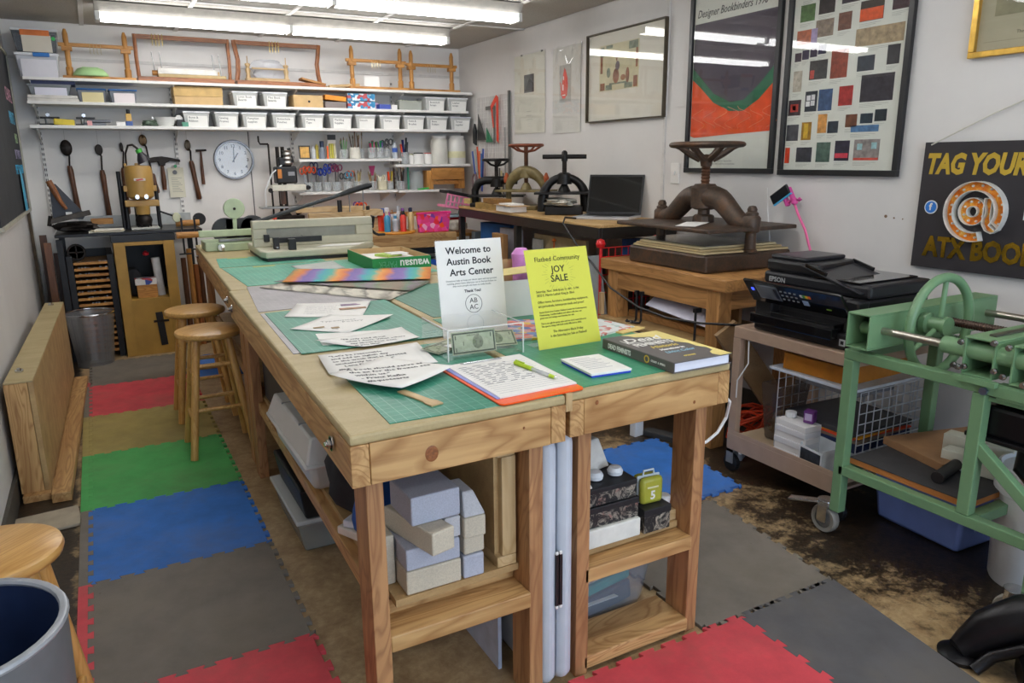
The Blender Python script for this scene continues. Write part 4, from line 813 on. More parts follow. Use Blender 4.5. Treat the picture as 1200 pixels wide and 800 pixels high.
lc = ['far left', 'second', 'third', 'fourth', 'fifth', 'sixth', 'seventh', 'eighth', 'ninth', 'tenth', 'last, greyish-lidded']
for i, (a, b_) in enumerate(x3):
    t = tub('white-lidded labelled tub on the third shelf, %s in its row from the left' % lc[i] if i < 10 else 'grey-lidded labelled tub at the right end of the third shelf', (a+b_)/2, 6.235, Z3, (b_-a)*.96, .108, .19, seed=i+2, dark=['6e6660', '8a7a70', '706a60', '7a7068', '948c84', '7c7468', '585a58', '4a4444', '86705e', '54686a', '5a5c66'][i], lid=M('c4c6ce', .4) if i == 10 else None)
    for k, s_ in enumerate(names3[i]):
        if s_: text(s_, .022, (-.055, -.101+.0015*k, .058-.024*k), M('4a4a50', .8), t, WB)
for i, (a, b_, s_) in enumerate(((.985, 1.175, 'Linen Book\nBoards'), (1.205, 1.395, 'Mini Book\nboards'))):
    t = tub(['white labelled tub on the second shelf, right of the long tan box', 'white labelled tub on the second shelf beside the kraft box'][i], (a+b_)/2, 6.235, Z2, .19, .105, .19, seed=30+i, dark='7a5844' if i == 0 else '8c8278'); text(s_, .022, (-.055, -.101, .058), M('4a4a50', .8), t, WB)
for i, (a, b_, s_) in enumerate(((2.53, 2.73, 'Bookcloth\nScraps'), (2.745, 2.93, 'Leather\nscraps'))):
    t = tub(['grey-lidded labelled tub near the right end of the second shelf', 'white labelled tub at the right end of the second shelf'][i], (a+b_)/2, 6.235, Z2, .19, .108, .19, seed=40+i, dark=['4a6062', '403c4c'][i]); text(s_, .022, (-.055, -.101, .058), M('4a4a50', .8), t, WB)
for i, (a, b_, c) in enumerate(((-.025, .15, 'd8cc9c'), (.165, .35, 'e8dede'))):
    tub(['blue-lidded tub with a yellow label on the second shelf', 'blue-lidded tub with a white and red label on the second shelf'][i], (a+b_)/2, 6.235, Z2, .182, .092, .17, lid=M('2c64a0', .4), lab=c, group='blue-lidded tubs', seed=50+i, dark='5c5c60', body=glassy('8c9098', .6, .3))
tub('long clear tub with a white label at the left end of the second shelf', -.185, 6.24, Z2+.042, .26, .068, .19, body=glassy('b8c0c4', .5), lab='e0e0ec', group=None, seed=61, dark='6a7480', lid=glassy('c8ccd4', .5))
S('book_stack', G().box(-.15, .15, -.10, .10, 0, .018).box(-.148, .146, -.10, .10, .019, .04), M('d8d4cc', .7), 'flat white boxes at the left end of the second shelf', 'boxes', (-.17, 6.24, Z2), 0, bev=.002)
S('blue_folder', G().box(-.12, .14, -.09, .10, 0, .022), M('26305c', .5), 'dark blue folder lying on the clear tub under the top shelf', 'folder', (-.17, 6.25, Z2+.112), 0)
t = tub('large clear tub with an orange and white sheet at the top left corner', -.225, 6.245, Z1+.156, .27, .145, .25, body=glassy('70747a', .6), lab='d8d0c0', group='large tubs at the top left', seed=70, dark='4c484c', lw=.62)
P('orange_sheet', G().box(-.08, .085, -.134, -.132, .10, .135), M('e07c3c', .6), t); P('green_tag', G().cyl((.105, -.134, .085), (.105, -.136, .085), .012), M('2cb050', .5), t)
t = tub('large clear tub of white paper under the orange-labelled one', -.23, 6.245, Z1, .255, .15, .25, body=glassy('d4d6dc', .8), lab='e0dee4', group='large tubs at the top left', seed=71, dark='dcdce4', lw=.8)
P('blue_clip', G().box(-.02, .075, -.138, -.128, .125, .15), M('1c6cb8', .4), t, bev=.002)
# ---- sewing frames
def frame(label, x0, x1, z=Z1, h=.30, bar=.195, wd=GOLD, y=6.25, g='light sewing frames on the top shelf'):
    w = x1-x0; t = T('sewing_loom', label, 'sewing frame', ((x0+x1)/2, y, z), 0, g)
    P('base_board', G().box(-w/2-.01, w/2+.01, -.10, .08, 0, .018), wd['x'], t, bev=.002)
    for s_ in (-1, 1):
        x = s_*(w/2-.035); P('post', G().lathe([(0, .018), (.022, .018), (.022, .075), (.015, .085), (.017, .10), (.017, h-.03), (.008, h), (0, h+.003)], (x, -.02, 0), 14), wd['z'], t, smooth=True)
        P('post_nut', G().box(x-.032, x+.032, -.045, .005, bar-.04, bar-.012), wd['x'], t, bev=.003)
    P('cross_bar', G().box(-w/2-.015, w/2+.015, -.032, -.008, bar-.012, bar+.012), wd['x'], t, bev=.003)
    for k in range(4): P('hook', G().tube([(-.04+.022*k, -.035, bar+.014), (-.04+.022*k, -.04, bar-.01), (-.042+.022*k, -.04, bar-.05), (-.036+.022*k, -.04, bar-.055)], .0016, 5), M('c8b888', .3, .8), t)
    return t
frame('light wooden sewing frame at the left end of the top shelf', -.085, .345, h=.325, bar=.225)
frame('light wooden sewing frame, the left one of the right-hand pair on the top shelf', 1.90, 2.38, h=.33, bar=.222, y=6.22)
frame('light wooden sewing frame at the right end of the top shelf', 2.42, 2.86, h=.325, bar=.215)
def bigframe(label, x0, x1, curved):
    w = x1-x0; t = T('sewing_loom', label, 'sewing frame', ((x0+x1)/2, 6.26, Z1), 0, 'large reddish sewing frames on the top shelf')
    P('base_rail', G().box(-w/2, w/2, -.11, .10, 0, .032), RED['x'], t, bev=.003)
    P('top_rail', G().box(-w/2, w/2, -.02, .01, .295, .325), RED['x'], t, bev=.002)
    for s_ in (-1, 1):
        pts = [(s_*(w/2-.015), -.01, .03), (s_*(w/2-(.028 if curved else .012)), -.01, .10), (s_*(w/2-(.034 if curved else .01)), -.01, .18), (s_*(w/2-(.022 if curved else .012)), -.01, .25), (s_*(w/2-.012), -.01, .325)]
        P('side_post', G().tube(pts, .017 if curved else .013, 8), RED['z'], t, smooth=True)
    for k in range(4):
        x = (-.20 if not curved else -.06)+.022*k; P('hook', G().tube([(x, -.024, .33), (x, -.026, .30), (x, -.026, .25)], .003, 6), M('c8b070', .3, .8), t)
    return t
bigframe('large reddish wooden sewing frame with straight posts and a white board inside', .365, 1.015, False)
bigframe('large reddish wooden sewing frame with curved posts, nearer the middle of the shelf', 1.035, 1.70, True)
t = T('press_board', 'long tan board with white strip lying inside the straight-posted frame', 'press', (.70, 6.24, Z1+.033), 0)
P('board', G().box(-.20, .26, -.08, .06, 0, .022), M('c0a878', .6), t, bev=.002); P('white_strip', G().box(-.20, .20, -.085, -.05, .0225, .06), M('e4e0d8', .5), t); P('batten', G().box(-.20, .22, -.05, .02, .0225, .052), PALE['x'], t)
for x in (-.215, -.165, .19, .235): P('threaded_rod', G().cyl((x, -.03, .02), (x-.01, -.03, .17), .004), STEEL, t)
P('knob', G().cyl((-.235, -.03, .03), (-.195, -.03, .03), .018), GOLD['x'], t)
t = T('book_press', 'small pale wooden finishing press inside the curved-posted frame', 'press', (1.26, 6.22, Z1+.033), 0)
P('base', G().box(-.15, .17, -.04, .04, 0, .022), PALE['x'], t, bev=.002)
for x in (-.13, .155): P('end_post', G().lathe([(.02, .02), (.014, .05), (.02, .08), (.012, .10), (.02, .115), (.02, .125), (.004, .13), (.004, .18)], (x, 0, 0), 12), PALE['z'], t, smooth=True)
P('cross_bar', G().box(-.10, .15, -.012, .012, .088, .100), PALE['x'], t, bev=.002)
S('board', G().box(-.09, .10, -.06, .05, 0, .015), GOLD['x'], 'tan wooden board leaning at the right foot of the curved-posted frame', 'board', (1.60, 6.20, Z1+.035), Matrix.Rotation(R(12), 3, 'Y'))
lump('plastic_wrap', 'crumpled clear plastic wrap standing in the curved-posted frame', (1.30, 6.30, Z1+.034), (.12, .03, .085), glassy('e4e6ec', .45), 12, 'plastic wrap', .5)
t = T('sewing_loom', 'pale wooden frame lying folded flat on the top shelf', 'sewing frame', (1.85, 6.20, Z1), 0); P('rail', G().beam((-.12, -.03, .012), (.14, .0, .035), .02, .02), PALE['x'], t, bev=.002); P('rail', G().beam((-.12, .05, .012), (.14, .06, .03), .02, .02), PALE['x'], t, bev=.002)
S('white_card', G().box(-.065, .065, -.002, .002, 0, .10), PAPER, 'white folded card standing on the edge of the top shelf', 'card', (2.08, 6.155, Z1), 0)
S('green_bowl', G().lathe([(.055, .058), (.08, .05), (.108, .018), (.112, .006), (.105, 0)], n=32, sy=.75).box(-.05, .05, -.035, .035, .056, .06), M('b4dc9c', .35, var=.03), 'pale green basin upside down under the left sewing frame', 'basin', (.075, 6.20, Z1+.019), smooth=True)
# ---- boxes on the second shelf
t = T('cardboard_box', 'long tan cardboard box on the second shelf', 'box', (.765, 6.25, Z2), 0); P('box_body', G().box(-.175, .155, -.09, .09, 0, .10), CARD, t, bev=.002); P('lid_lip', G().box(-.178, .158, -.094, .094, .06, .128), M('c4a46c', .8), t, bev=.002)
t = T('kraft_box', 'kraft drawer box with a small finger hole', 'box', (1.56, 6.24, Z2), 0); P('box_body', G().box(-.12, .11, -.09, .09, 0, .093), CARD, t, bev=.002); P('finger_hole', G().cyl((.0, -.0915, .045), (0, -.09, .045), .009), INK, t)
S('orange_box', G().box(-.085, .085, -.06, .06, 0, .036), M('e0902c', .6), 'orange and white flat box tilted on top of glass slides', 'box', (1.775, 6.22, Z2+.06), Matrix.Rotation(R(5), 3, 'Y'), bev=.002)
S('tool_case', G().box(-.085, .085, -.06, .06, 0, .05), glassy('a89c98', .6), 'clear case under the tilted orange box', 'case', (1.775, 6.22, Z2), 0, bev=.003)
TB = collage(['3c8cb8', 'c8d8e0', '2c7cac', 'd4dce4', '5ca0c4', 'b84c50', 'dce4ea'], 45)
for k, (dz, l) in enumerate(((0, 'lower'), (.062, 'upper'))): S('tissue_box', G().box(-.115, .115, -.06, .06, 0, .058), TB, '%s blue and white printed glove box on the second shelf' % l, 'box', (1.988, 6.22, Z2+dz), 0, 'printed glove boxes', .002)
S('blue_box', G().box(-.05, .05, -.03, .03, 0, .04), M('4c5cac', .6), 'small blue and white box with purple lettering', 'box', (2.18, 6.18, Z2), 8, bev=.002)
S('pink_tub', G().lathe([(0, 0), (.03, 0), (.033, .04), (.02, .055), (0, .057)], n=16), M('c8a8c8', .5), 'small lilac pot behind the blue and white box', 'pot', (2.13, 6.24, Z2), smooth=True)
S('white_cube', G().box(-.025, .025, -.025, .025, 0, .038), WHITE, 'small white cube box on the second shelf', 'box', (2.265, 6.18, Z2), 0, bev=.002)
t = T('cd_rack', 'clear acrylic rack of grey sleeves on the second shelf', 'rack', (2.42, 6.24, Z2), 0); P('rack', G().box(-.10, .10, -.06, .06, 0, .075), glassy('c8ccc4', .5), t, bev=.002)
for k in range(8): P('sleeve', G().box(-.09+.022*k, -.078+.022*k, -.055, .055, .004, .085-.002*k), M('b4b8a8', .7), t)
# ---- third shelf tools at the left
tg = 'tools at the left end of the third shelf'
def stapler(label, x, lenx=.13):
    t = T('punch', label, 'hole punch', (x, 6.22, Z3), 0, 'black long-arm punches'); P('base', G().box(-lenx/2, lenx/2, -.03, .03, 0, .012), BLK, t, bev=.002)
    P('arm', G().box(-lenx*.45, lenx*.45, -.012, .012, .045, .058), BLK, t, bev=.002); P('post', G().box(-.02, .0, -.01, .01, .058, .085), BLKM, t); P('handle', G().cyl((-.01, -.012, .07), (-.01, .012, .07), .012), CHROME, t); P('spring_post', G().cyl((-.02, 0, .012), (-.02, 0, .045), .012), STEEL, t)
stapler('black punch with silver knob, leftmost on the third shelf', -.21); stapler('black punch with silver knob, second from the left on the third shelf', .005)
S('yellow_case', G().box(-.06, .065, -.03, .03, 0, .04), M('e0c840', .5), 'yellow case in front of the black punches', 'case', (-.13, 6.16, Z3), Matrix.Rotation(R(4), 3, 'Y'), bev=.008)
S('grey_stapler', G().box(-.11, .03, -.03, .03, 0, .02).box(-.09, .06, -.025, .025, .022, .042), M('6c6e74', .4, .3), 'grey flat stapler right of the yellow case', 'stapler', (.10, 6.19, Z3), 0, bev=.006)
S('pink_eraser', G().box(-.018, .012, -.012, .012, 0, .03), M('e8a8a8', .6), 'pink tag hanging at the front of the grey stapler', 'tag', (.03, 6.13, Z3), 0)
S('white_cube', G().box(-.03, .03, -.02, .02, 0, .028), WHITE, 'little white box with a black top beside the yellow tool', 'box', (.22, 6.18, Z3), 0, bev=.002)
t = T('numbering_stamp', 'upright black and yellow numbering stamp on the third shelf', 'stamp', (.275, 6.18, Z3), 0); P('stamp_base', G().box(-.022, .022, -.02, .02, 0, .035), M('34508c', .4), t, bev=.003); P('stamp_body', G().box(-.018, .018, -.015, .015, .035, .085), M('d8ac54', .4), t, bev=.003); P('stamp_handle', G().cyl((0, 0, .085), (0, 0, .115), .012), BLK, t, bev=.003)
lump('tool_heap', 'small heap of black and green tools beside the mortar', (.42, 6.2, Z3), (.06, .03, .022), M('4c5c4c', .6, var=.6, vs=60), 21, 'tools', .5)
S('mortar', G().lathe([(0, 0), (.045, 0), (.06, .02), (.075, .06), (.078, .065), (.066, .06), (.05, .025), (0, .015)], n=28).box(-.09, -.06, -.01, .01, .052, .066), M('e4e4e0', .3, var=.02), 'white porcelain mortar on the third shelf', 'mortar', (.515, 6.2, Z3), smooth=True)
t = T('tape_dispenser', 'black and white tape dispenser beside the mortar', 'tape dispenser', (.645-.04, 6.19, Z3), 0); P('body', G().box(-.02, .03, -.03, .03, 0, .05), BLK, t, bev=.004); P('tape_roll', G().cyl((.0, -.012, .055), (.0, .012, .055), .026, n=20), WHITE, t, bev=.002)
S('green_cube', G().box(-.02, .02, -.02, .02, 0, .03), M('5c9c84', .6), 'small teal block at the right of the tape dispenser', 'block', (.66-.02, 6.14, Z3), 0)
# ---- short shelf: jars and bottles
def jar(label, x, z, r, h, mat, lid=None, y=6.25, cat='jar', group=None, contents=None):
    t = T('jar', label, cat, (x, y, z), 0, group); P('jar_body', G().lathe([(0, 0), (r*.95, 0), (r, .006), (r, h*.82), (r*.8, h*.92), (r*.8, h*.96)], n=24), mat, t, smooth=True)
    P('jar_lid', G().lathe([(0, h*.92), (r*.86, h*.92), (r*.86, h), (0, h)], n=24), lid or mat, t, smooth=True)
    if contents: P('contents', G().lathe([(0, .004), (r*.93, .004), (r*.93, contents[0]*h), (0, contents[0]*h)], n=20), contents[1], t)
    return t
jw = M('d8d6cc', .35, var=.03)
jar('big white plastic jar, left one of two on the right-hand shelf', 2.695, 1.296, .076, .235, M('d6d4ca', .35, var=.04), WHITE)
t = jar('big white plastic jar with a pale yellow label, right one of two', 2.862, 1.296, .080, .238, M('dcdad4', .35, var=.02), WHITE); P('paper_label', G().lathe([(.081, .05), (.0815, .05), (.0815, .105), (.081, .105)], n=24), M('dcd8b0', .7), t)
jar('white tub with a black lid next to the glass of tools', 2.50, 1.296, .048, .095, WHITE, BLK); jar('white tub with a red lid beside the big jars', 2.585, 1.296, .038, .095, WHITE, M('b02c24', .4)); jar('narrow white tub left of the black-lidded tub', 2.432, 1.296, .022, .085, WHITE, M('9a9440', .5))
def toolpot(label, x, z, cols, r=.036, h=.075, body=None, ln=.10, y=6.25, kind='brush', seed=1, cat='tool pot', grp=None, n=5):
    random.seed(seed); t = T('tool_pot', label, cat, (x, y, z), 0, grp)
    P('glass', G().lathe([(0, .002), (r*.9, 0), (r, .004), (r, h), (r-.003, h), (r-.003, .006), (0, .005)], n=20), body or glassy('d0d4d4', .35, .1), t, smooth=True)
    for k in range(n):
        c = cols[k % len(cols)]; a = 2*math.pi*k/n+random.random(); b_ = Vector((math.cos(a)*r*.35, math.sin(a)*r*.35, .01)); q = Vector((math.cos(a)*r*.9, math.sin(a)*r*.5, h+ln*random.uniform(.55, 1)))
        if kind == 'brush':
            P('tool_handle', G().cyl(tuple(b_), tuple(q), .004, .005, 8), M(c, .5), t, smooth=True)
            d = (q-b_).normalized(); P('tool_tip', G().cyl(tuple(q), tuple(q+d*.025), .007, .003, 8), M('6a5238' if k % 2 else 'b0a080', .7), t, smooth=True)
        elif kind == 'scissors':
            d = (q-b_).normalized(); P('blades', G().beam(tuple(b_), tuple(q), .012, .003), STEEL, t)
            for s_ in (-1, 1):
                g = G(); c_ = q+Vector((s_*.018, 0, .012)); pts = [tuple(c_+Vector((.015*math.cos(R(i_)), .004*s_, .024*math.sin(R(i_))))) for i_ in range(0, 360, 30)]
                P('finger_loop', g.tube(pts, .0055, 6, closed=True), M(c, .4), t, smooth=True)
        elif kind == 'knife':
            d = (q-b_).normalized(); P('knife_handle', G().beam(tuple(b_.lerp(q, .35)), tuple(q), .02, .012), M(c, .4), t, bev=.002)
    return t
t = T('framed_picture', 'tiny black frame with a golden picture at the left of the brush shelf', 'frame', (1.515, 6.22, 1.346), Matrix.Rotation(R(-8), 3, 'X')); P('frame_border', G().box(-.045, -.036, -.004, .004, 0, .105).box(.036, .045, -.004, .004, 0, .105).box(-.036, .036, -.004, .004, 0, .009).box(-.036, .036, -.004, .004, .096, .105), BLK, t); P('picture', G().box(-.036, .036, -.001, .001, .009, .096), M('d0a050', .5, var=.3, vs=30), t)
S('bottle', G().lathe([(0, 0), (.018, 0), (.018, .07), (.008, .085), (.008, .10), (0, .10)], n=16), glassy('d8dce0', .6), 'small clear bottle with a white cap on the brush shelf', 'bottle', (1.59, 6.24, 1.346), smooth=True)
S('bottle', G().lathe([(0, 0), (.014, 0), (.014, .10), (.006, .11), (0, .12)], n=16), M('c8b450', .5), 'thin yellow glue bottle on the brush shelf', 'bottle', (1.625, 6.27, 1.346), smooth=True)
t = T('bottle', 'grey bottle with a dark blue cap on the brush shelf', 'bottle', (1.66, 6.24, 1.346), 0); P('bottle_body', G().lathe([(0, 0), (.025, 0), (.025, .07), (.014, .095)], n=18), M('7c8490', .3), t, smooth=True); P('cap', G().cyl((0, 0, .09), (0, 0, .14), .017), M('24304c', .4), t, bev=.003)
t = T('blister_pack', 'tall carded pack with yellow tubes and a black top', 'pack', (1.745, 6.25, 1.346), 0); P('card', G().box(-.035, .035, 0, .003, 0, .15), M('d8d0c8', .6), t); P('black_header', G().box(-.035, .035, -.002, 0, .15, .19), BLK, t)
for k in range(3): P('tube_vial', G().cyl((-.018+.018*k, -.012, .005), (-.018+.018*k, -.012, .12), .008), M(['c8c060', 'c0b848', 'd8d0a0'][k], .3), t, smooth=True)
S('orange_marker', G().cyl((0, 0, 0), (0, 0, .10), .007), ORANGE, 'orange marker leaning beside the carded pack', 'marker', (1.70, 6.22, 1.346), smooth=True)
toolpot('glass with green-handled pliers on the brush shelf', 1.84, 1.346, ['5c9c54', '4c8c4c', '3c3c3c', '5c9c54'], seed=3, ln=.08, n=4)
toolpot('wide white jar with long brown brush handles', 1.935, 1.346, ['6c4a30', '8c8478', '54402c', '7c5c3c'], r=.045, h=.09, body=M('d8d4c8', .4), seed=4, ln=.12, n=5)
toolpot('glass of brushes with dark bristles beside the white brush jar', 1.995, 1.346, ['8c7c68', '5c5048', '7c6c58'], r=.028, h=.08, seed=6, ln=.12, y=6.28, n=4)
toolpot('glass packed with green and pink paint tubes', 2.115-.03, 1.346, ['2c7c54', 'c04c74', '3c8c64', 'b43c64'], r=.034, h=.09, kind='knife', ln=.06, seed=9, n=6)
toolpot('glass packed with green and purple paint tubes', 2.155, 1.346, ['2c8c64', '6c4c94', '1c7c74', '5c7c3c'], r=.036, h=.09, kind='knife', ln=.06, seed=11, n=6)
toolpot('glass of scissors and a white slanted ruler', 2.215, 1.346, ['3c3c3c', '505050', 'dcdcdc'], r=.03, h=.08, kind='scissors', ln=.05, seed=12, n=2)
t = T('bottle', 'clear water bottle with a blue label on the brush shelf', 'bottle', (2.285-.01, 6.22, 1.346), 0); P('bottle_body', G().lathe([(0, 0), (.022, 0), (.022, .09), (.01, .115), (.01, .13), (0, .13)], n=18), glassy('dfe6ec', .5), t, smooth=True); P('label', G().lathe([(.0225, .05), (.023, .05), (.023, .085), (.0225, .085)], n=18), M('3c60b4', .5), t)
toolpot('glass of black-handled knives and an orange cutter', 2.375, 1.296, ['24262c', '2c2c34', 'e84c20', '24306c', '1c1c20'], r=.038, h=.10, kind='knife', ln=.12, seed=15, n=6)
# ---- scissor shelf
sg = 'pots of tools on the scissors shelf'; ZL = 1.086
toolpot('glass of orange-handled scissors', 1.535, ZL, ['f05a1c'], seed=21, kind='scissors', ln=.10, n=3)
toolpot('glass of navy-handled scissors', 1.615, ZL, ['242a5c', '2c2c6c'], seed=22, kind='scissors', ln=.12, n=3, y=6.28)
toolpot('glass of bright blue scissors', 1.685, ZL, ['1c48c0', '1c40b0'], seed=23, kind='scissors', ln=.11, n=3)
toolpot('glass of magenta and purple scissors', 1.765, ZL, ['94305c', '6c2c6c'], seed=24, kind='scissors', ln=.11, n=3)
toolpot('glass with small orange and black scissors', 1.86, ZL, ['e85a20', '2c2c30', '5c98b0'], seed=25, kind='scissors', ln=.05, n=3)
toolpot('glass of pale paint brushes', 1.945, ZL, ['c8b078', 'b0a070', 'd8ccb0', '8c7850'], seed=26, ln=.08, n=6)
t = toolpot('glass of brushes with a magenta flyswatter-like tool', 2.075, ZL, ['8c7850', '9c5040', 'b49468'], seed=27, ln=.06, n=5); o_ = P('magenta_paddle', G().prism([(-.008, .07), (.008, .07), (.028, .15), (-.028, .15)], -.003, .003), M('a82c64', .4), t); o_.data.transform(Matrix.Translation((0, 0, .05)) @ Matrix(((1,0,0,0),(0,0,-1,0),(0,1,0,0),(0,0,0,1))))
toolpot('cream pot crammed with bone folders', 2.16, ZL, ['e0dac4', 'd8d0b4', 'e4e0d0'], r=.04, seed=28, body=M('d4ccb0', .5), kind='knife', ln=.05, n=9)
toolpot('glass with an orange snap-off knife and a yellow one', 2.235-.005, ZL, ['d8bc30', 'f05020'], seed=29, kind='knife', ln=.11, r=.03, n=2)
toolpot('glass of black files and awls', 2.31, ZL-.005, ['1c1c20', '5c4a38', '2c2c2c', '8c8c88'], seed=30, ln=.13, n=5, y=6.2)
t = T('bow_saw', 'small wooden frame leaning behind the black files', 'frame', (2.335, 6.34, 1.086), 0); P('saw_frame', G().box(-.04, -.03, -.005, .005, 0, .24).box(.03, .04, -.005, .005, 0, .24).box(-.03, .03, -.005, .005, .225, .24), DARKW['z'], t)
S('green_ruler', G().box(-.008, .008, -.003, .003, 0, .19), M('3c8c6c', .5), 'thin green rod standing beside the black files', 'rod', (2.385, 6.22, 1.081), 0)
jar('clear glass jar with a green lid lying low on the right shelf', 2.47, 1.081, .065, .155, glassy('c8d0d0', .4), glassy('c8d0d0', .4)); 
S('green_scraper', G().box(-.05, .05, -.01, .01, 0, .014), M('3cac4c', .4), 'green plastic scraper leaning before the glass jar', 'scraper', (2.50, 6.165, 1.081), Matrix.Rotation(R(-6), 3, 'Y'))
t = T('wooden_press', 'golden wooden stand with a sloping board on the right shelf', 'press', (2.66+.06, 6.22, 1.081), 0)
for x in (-.15, .15): P('end_block', G().box(x-.03, x+.03, -.05, .05, 0, .16), GOLD['z'], t, bev=.003)
P('front_board', G().beam((-.14, -.055, .13), (.17, -.055, .13), .02, .10), GOLD['x'], t, bev=.003); P('bed', G().box(-.12, .12, -.04, .04, .04, .075), GOLD['x'], t)
# ---- clock and hanging tools
t = T('wall_clock', 'round silver wall clock showing one o\'clock on the shelf wall', 'clock', (1.002, 6.449, 1.345), WB)
m_ = M('94969a', .38, .85, var=.05)
P('clock_rim', G().lathe([(.152, 0), (.154, .02), (.148, .034), (.139, .034), (.135, .02), (.135, 0)], n=56, cap=False), m_, t, smooth=True); P('dial', G().cyl((0, 0, .004), (0, 0, .010), .137, n=56), M('ecebe8', .6, var=.01), t)
for k in range(1, 13): a = R(90-30*k); text(str(k), .034, (.106*math.cos(a), .106*math.sin(a)-.012, .0105), M('4a4a4c', .6), t, align='CENTER', bold=.0006)
def hand(nm, ang, ln, w): a = R(90-ang); P(nm, G().beam((-.02*math.cos(a), -.02*math.sin(a), .014), (ln*math.cos(a), ln*math.sin(a), .014), w, .0015), INK, t)
hand('hour_hand', 33, .062, .008); hand('minute_hand', 3, .095, .006); P('clock_glass', G().cyl((0, 0, .022), (0, 0, .023), .136, n=56), pane(), t)
S('cable', G().tube([(1.139, 6.443, 1.57), (1.139, 6.443, 1.47)], .003), WHITE, 'short white cord between the shelf and the clock', 'cord')
tg = 'long-handled finishing tools hanging on the back wall'
def hang(label, top, bot, head, hr, grip=.68, hm=None, sy=1.5, grp=tg):
    v = Vector((top[0], 6.425, top[1])); w_ = Vector((bot[0], 6.425, bot[1])); t = T('hanging_tool', label, 'finishing tool', v, 0, grp); d = w_-v; u = d.normalized()
    P('tool_head', G().at(tuple(u*hr*1.0)).lathe([(0, -.008), (hr*.8, -.007), (hr, 0), (hr*.8, .007), (0, .008)], n=24, ax='y', sx=1, sy=sy), hm or IRON, t, smooth=True)
    P('tool_shaft', G().tube([tuple(u*hr*2), tuple(u*(hr*2+.02)+Vector((.01, -.012, 0))), tuple(d*(1-grip))], .006, 8), IRON, t, smooth=True)
    P('tool_handle', G().tube([tuple(d*(1-grip)), tuple(d*(1-grip*.9)), tuple(d*(1-grip*.5)), tuple(d*.97), tuple(d)], [.014, .020, .017, .021, .015], 10), DARKW['z'], t, smooth=True)
    P('hanging_string', G().cyl((0, .004, 0), (0, .012, 1.575-top[1]), .0008), M('b0aca0', .8), t); return t
hang('leftmost hanging tool with a large black disc head', (-.145, 1.475), (-.152+.03, .965), 0, .038); hang('second hanging tool from the left with a small black disc head', (.062, 1.45), (.055+.02, .915), 0, .026)
hang('thin hanging tool with a narrow edge-on head left of the gold machine', (.213, 1.455), (.20, .95), 0, .013, sy=2.6)
hang('hanging tool with a small brass wheel above the gold machine', (.358, 1.52), (.42, 1.10), 0, .028, hm=M('5c4428', .4, .6), grip=.35); hang('hanging tool with an oval head between the tag and the clock', (.668, 1.478), (.715, 1.045), 0, .022, sy=1.9, hm=M('4c4030', .4, .5))
t = T('hammer', 'small hammer with a slim wooden handle left of the clock', 'hammer', (.757, 6.425, 1.16), 0, 'hammers on the back wall'); P('handle', G().tube([(0, 0, 0), (0, 0, .12), (.004, 0, .25)], [.013, .012, .007], 10), DARKW['z'], t, smooth=True); P('head', G().cyl((-.033, 0, .255), (.045, 0, .26), .010, .007), IRON, t, bev=.002)
t = T('hammer', 'black backing hammer with a wide flared head above the paper tag', 'hammer', (.475-.0, 6.425, 1.125), 0, 'hammers on the back wall'); P('handle', G().tube([(0, 0, 0), (0, 0, .07), (0, 0, .20)], [.015, .018, .010], 10), DARKW['z'], t, smooth=True)
o_ = P('head', G().prism([(-.10, .235), (-.05, .245), (.0, .25), (.06, .24), (.13, .225), (.13, .205), (.06, .215), (.025, .20), (.02, .18), (-.02, .18), (-.03, .21), (-.09, .20)], -.014, .014), IRON, t, bev=.004); o_.data.transform(Matrix(((1,0,0,0),(0,0,-1,0),(0,1,0,0),(0,0,0,1))))
t = T('paper_tag', 'cream instruction card on a magnet, hung over the slotted upright', 'card', (.508, 6.428, 1.065), WB); P('card', G().box(0, .112, 0, .225, 0, .002), M('dcd8c4', .8, var=.02), t); P('magnet', G().cyl((.05, .19, .002), (.05, .19, .008), .016), M('5c5c60', .4), t); P('green_magnet', G().cyl((.058, .235, .002), (.058, .235, .010), .012), M('1c8c4c', .4), t)
g = G()
for k in range(9): g.box(.02, .095-.01*((k*3) % 4), .145-.013*k, .149-.013*k, .002, .0023)
P('printed_line', g, M('a8a498', .8), t, kind='stuff')
# ================================================================ gold stamping machine, its table and cabinet
t = T('metal_table', 'black steel table under the gold stamping machine', 'table', (.17, 6.05, 0), 0)
P('table_slab', G().box(-.44, .47, -.27, .28, .85, .87), M('2a2a2c', .35, .5), t, bev=.003)
P('back_rail', G().box(-.30, .46, .30, .33, .87, .95), M('b4b8b8', .4), t)
for x, y in ((-.42, -.22), (-.42, .25), (.43, .25)): P('leg', G().box(x-.018, x+.018, y-.018, y+.018, 0, .835), BLKM, t)
P('hand_wheel', G().lathe([(.05+.008*math.cos(R(a)), .008*math.sin(R(a))) for a in range(0, 361, 60)], (-.33, -.16, .74), 20, 'y').box(-.38, -.28, -.165, -.155, .736, .744).box(-.334, -.326, -.165, -.155, .69, .79), IRON, t, smooth=True)
t = T('gold_machine', 'tan-gold stamping machine with black chuck and a gooseneck lamp', 'stamping machine', (.285, 6.02, .871), 0)
GM_ = M('b08a48', .4, var=.08)
P('column', G().box(-.06, .06, .06, .14, 0, .40), BLKM, t, bev=.005); P('body', G().lathe([(.075, .205), (.105, .225), (.11, .30), (.11, .41), (.10, .435), (.05, .44)], n=28, sy=.8), GM_, t, smooth=True)
P('collar', G().box(-.135, .135, -.05, .09, .155, .20), GM_, t, bev=.008); [P('lug', G().box(*q_), GM_, t, bev=.004) for q_ in ((-.13, -.10, -.03, .03, .26, .30), (.10, .13, -.03, .03, .26, .30), (-.105, -.085, -.02, .02, .43, .455), (-.02, .02, -.03, .03, .435, .455))]
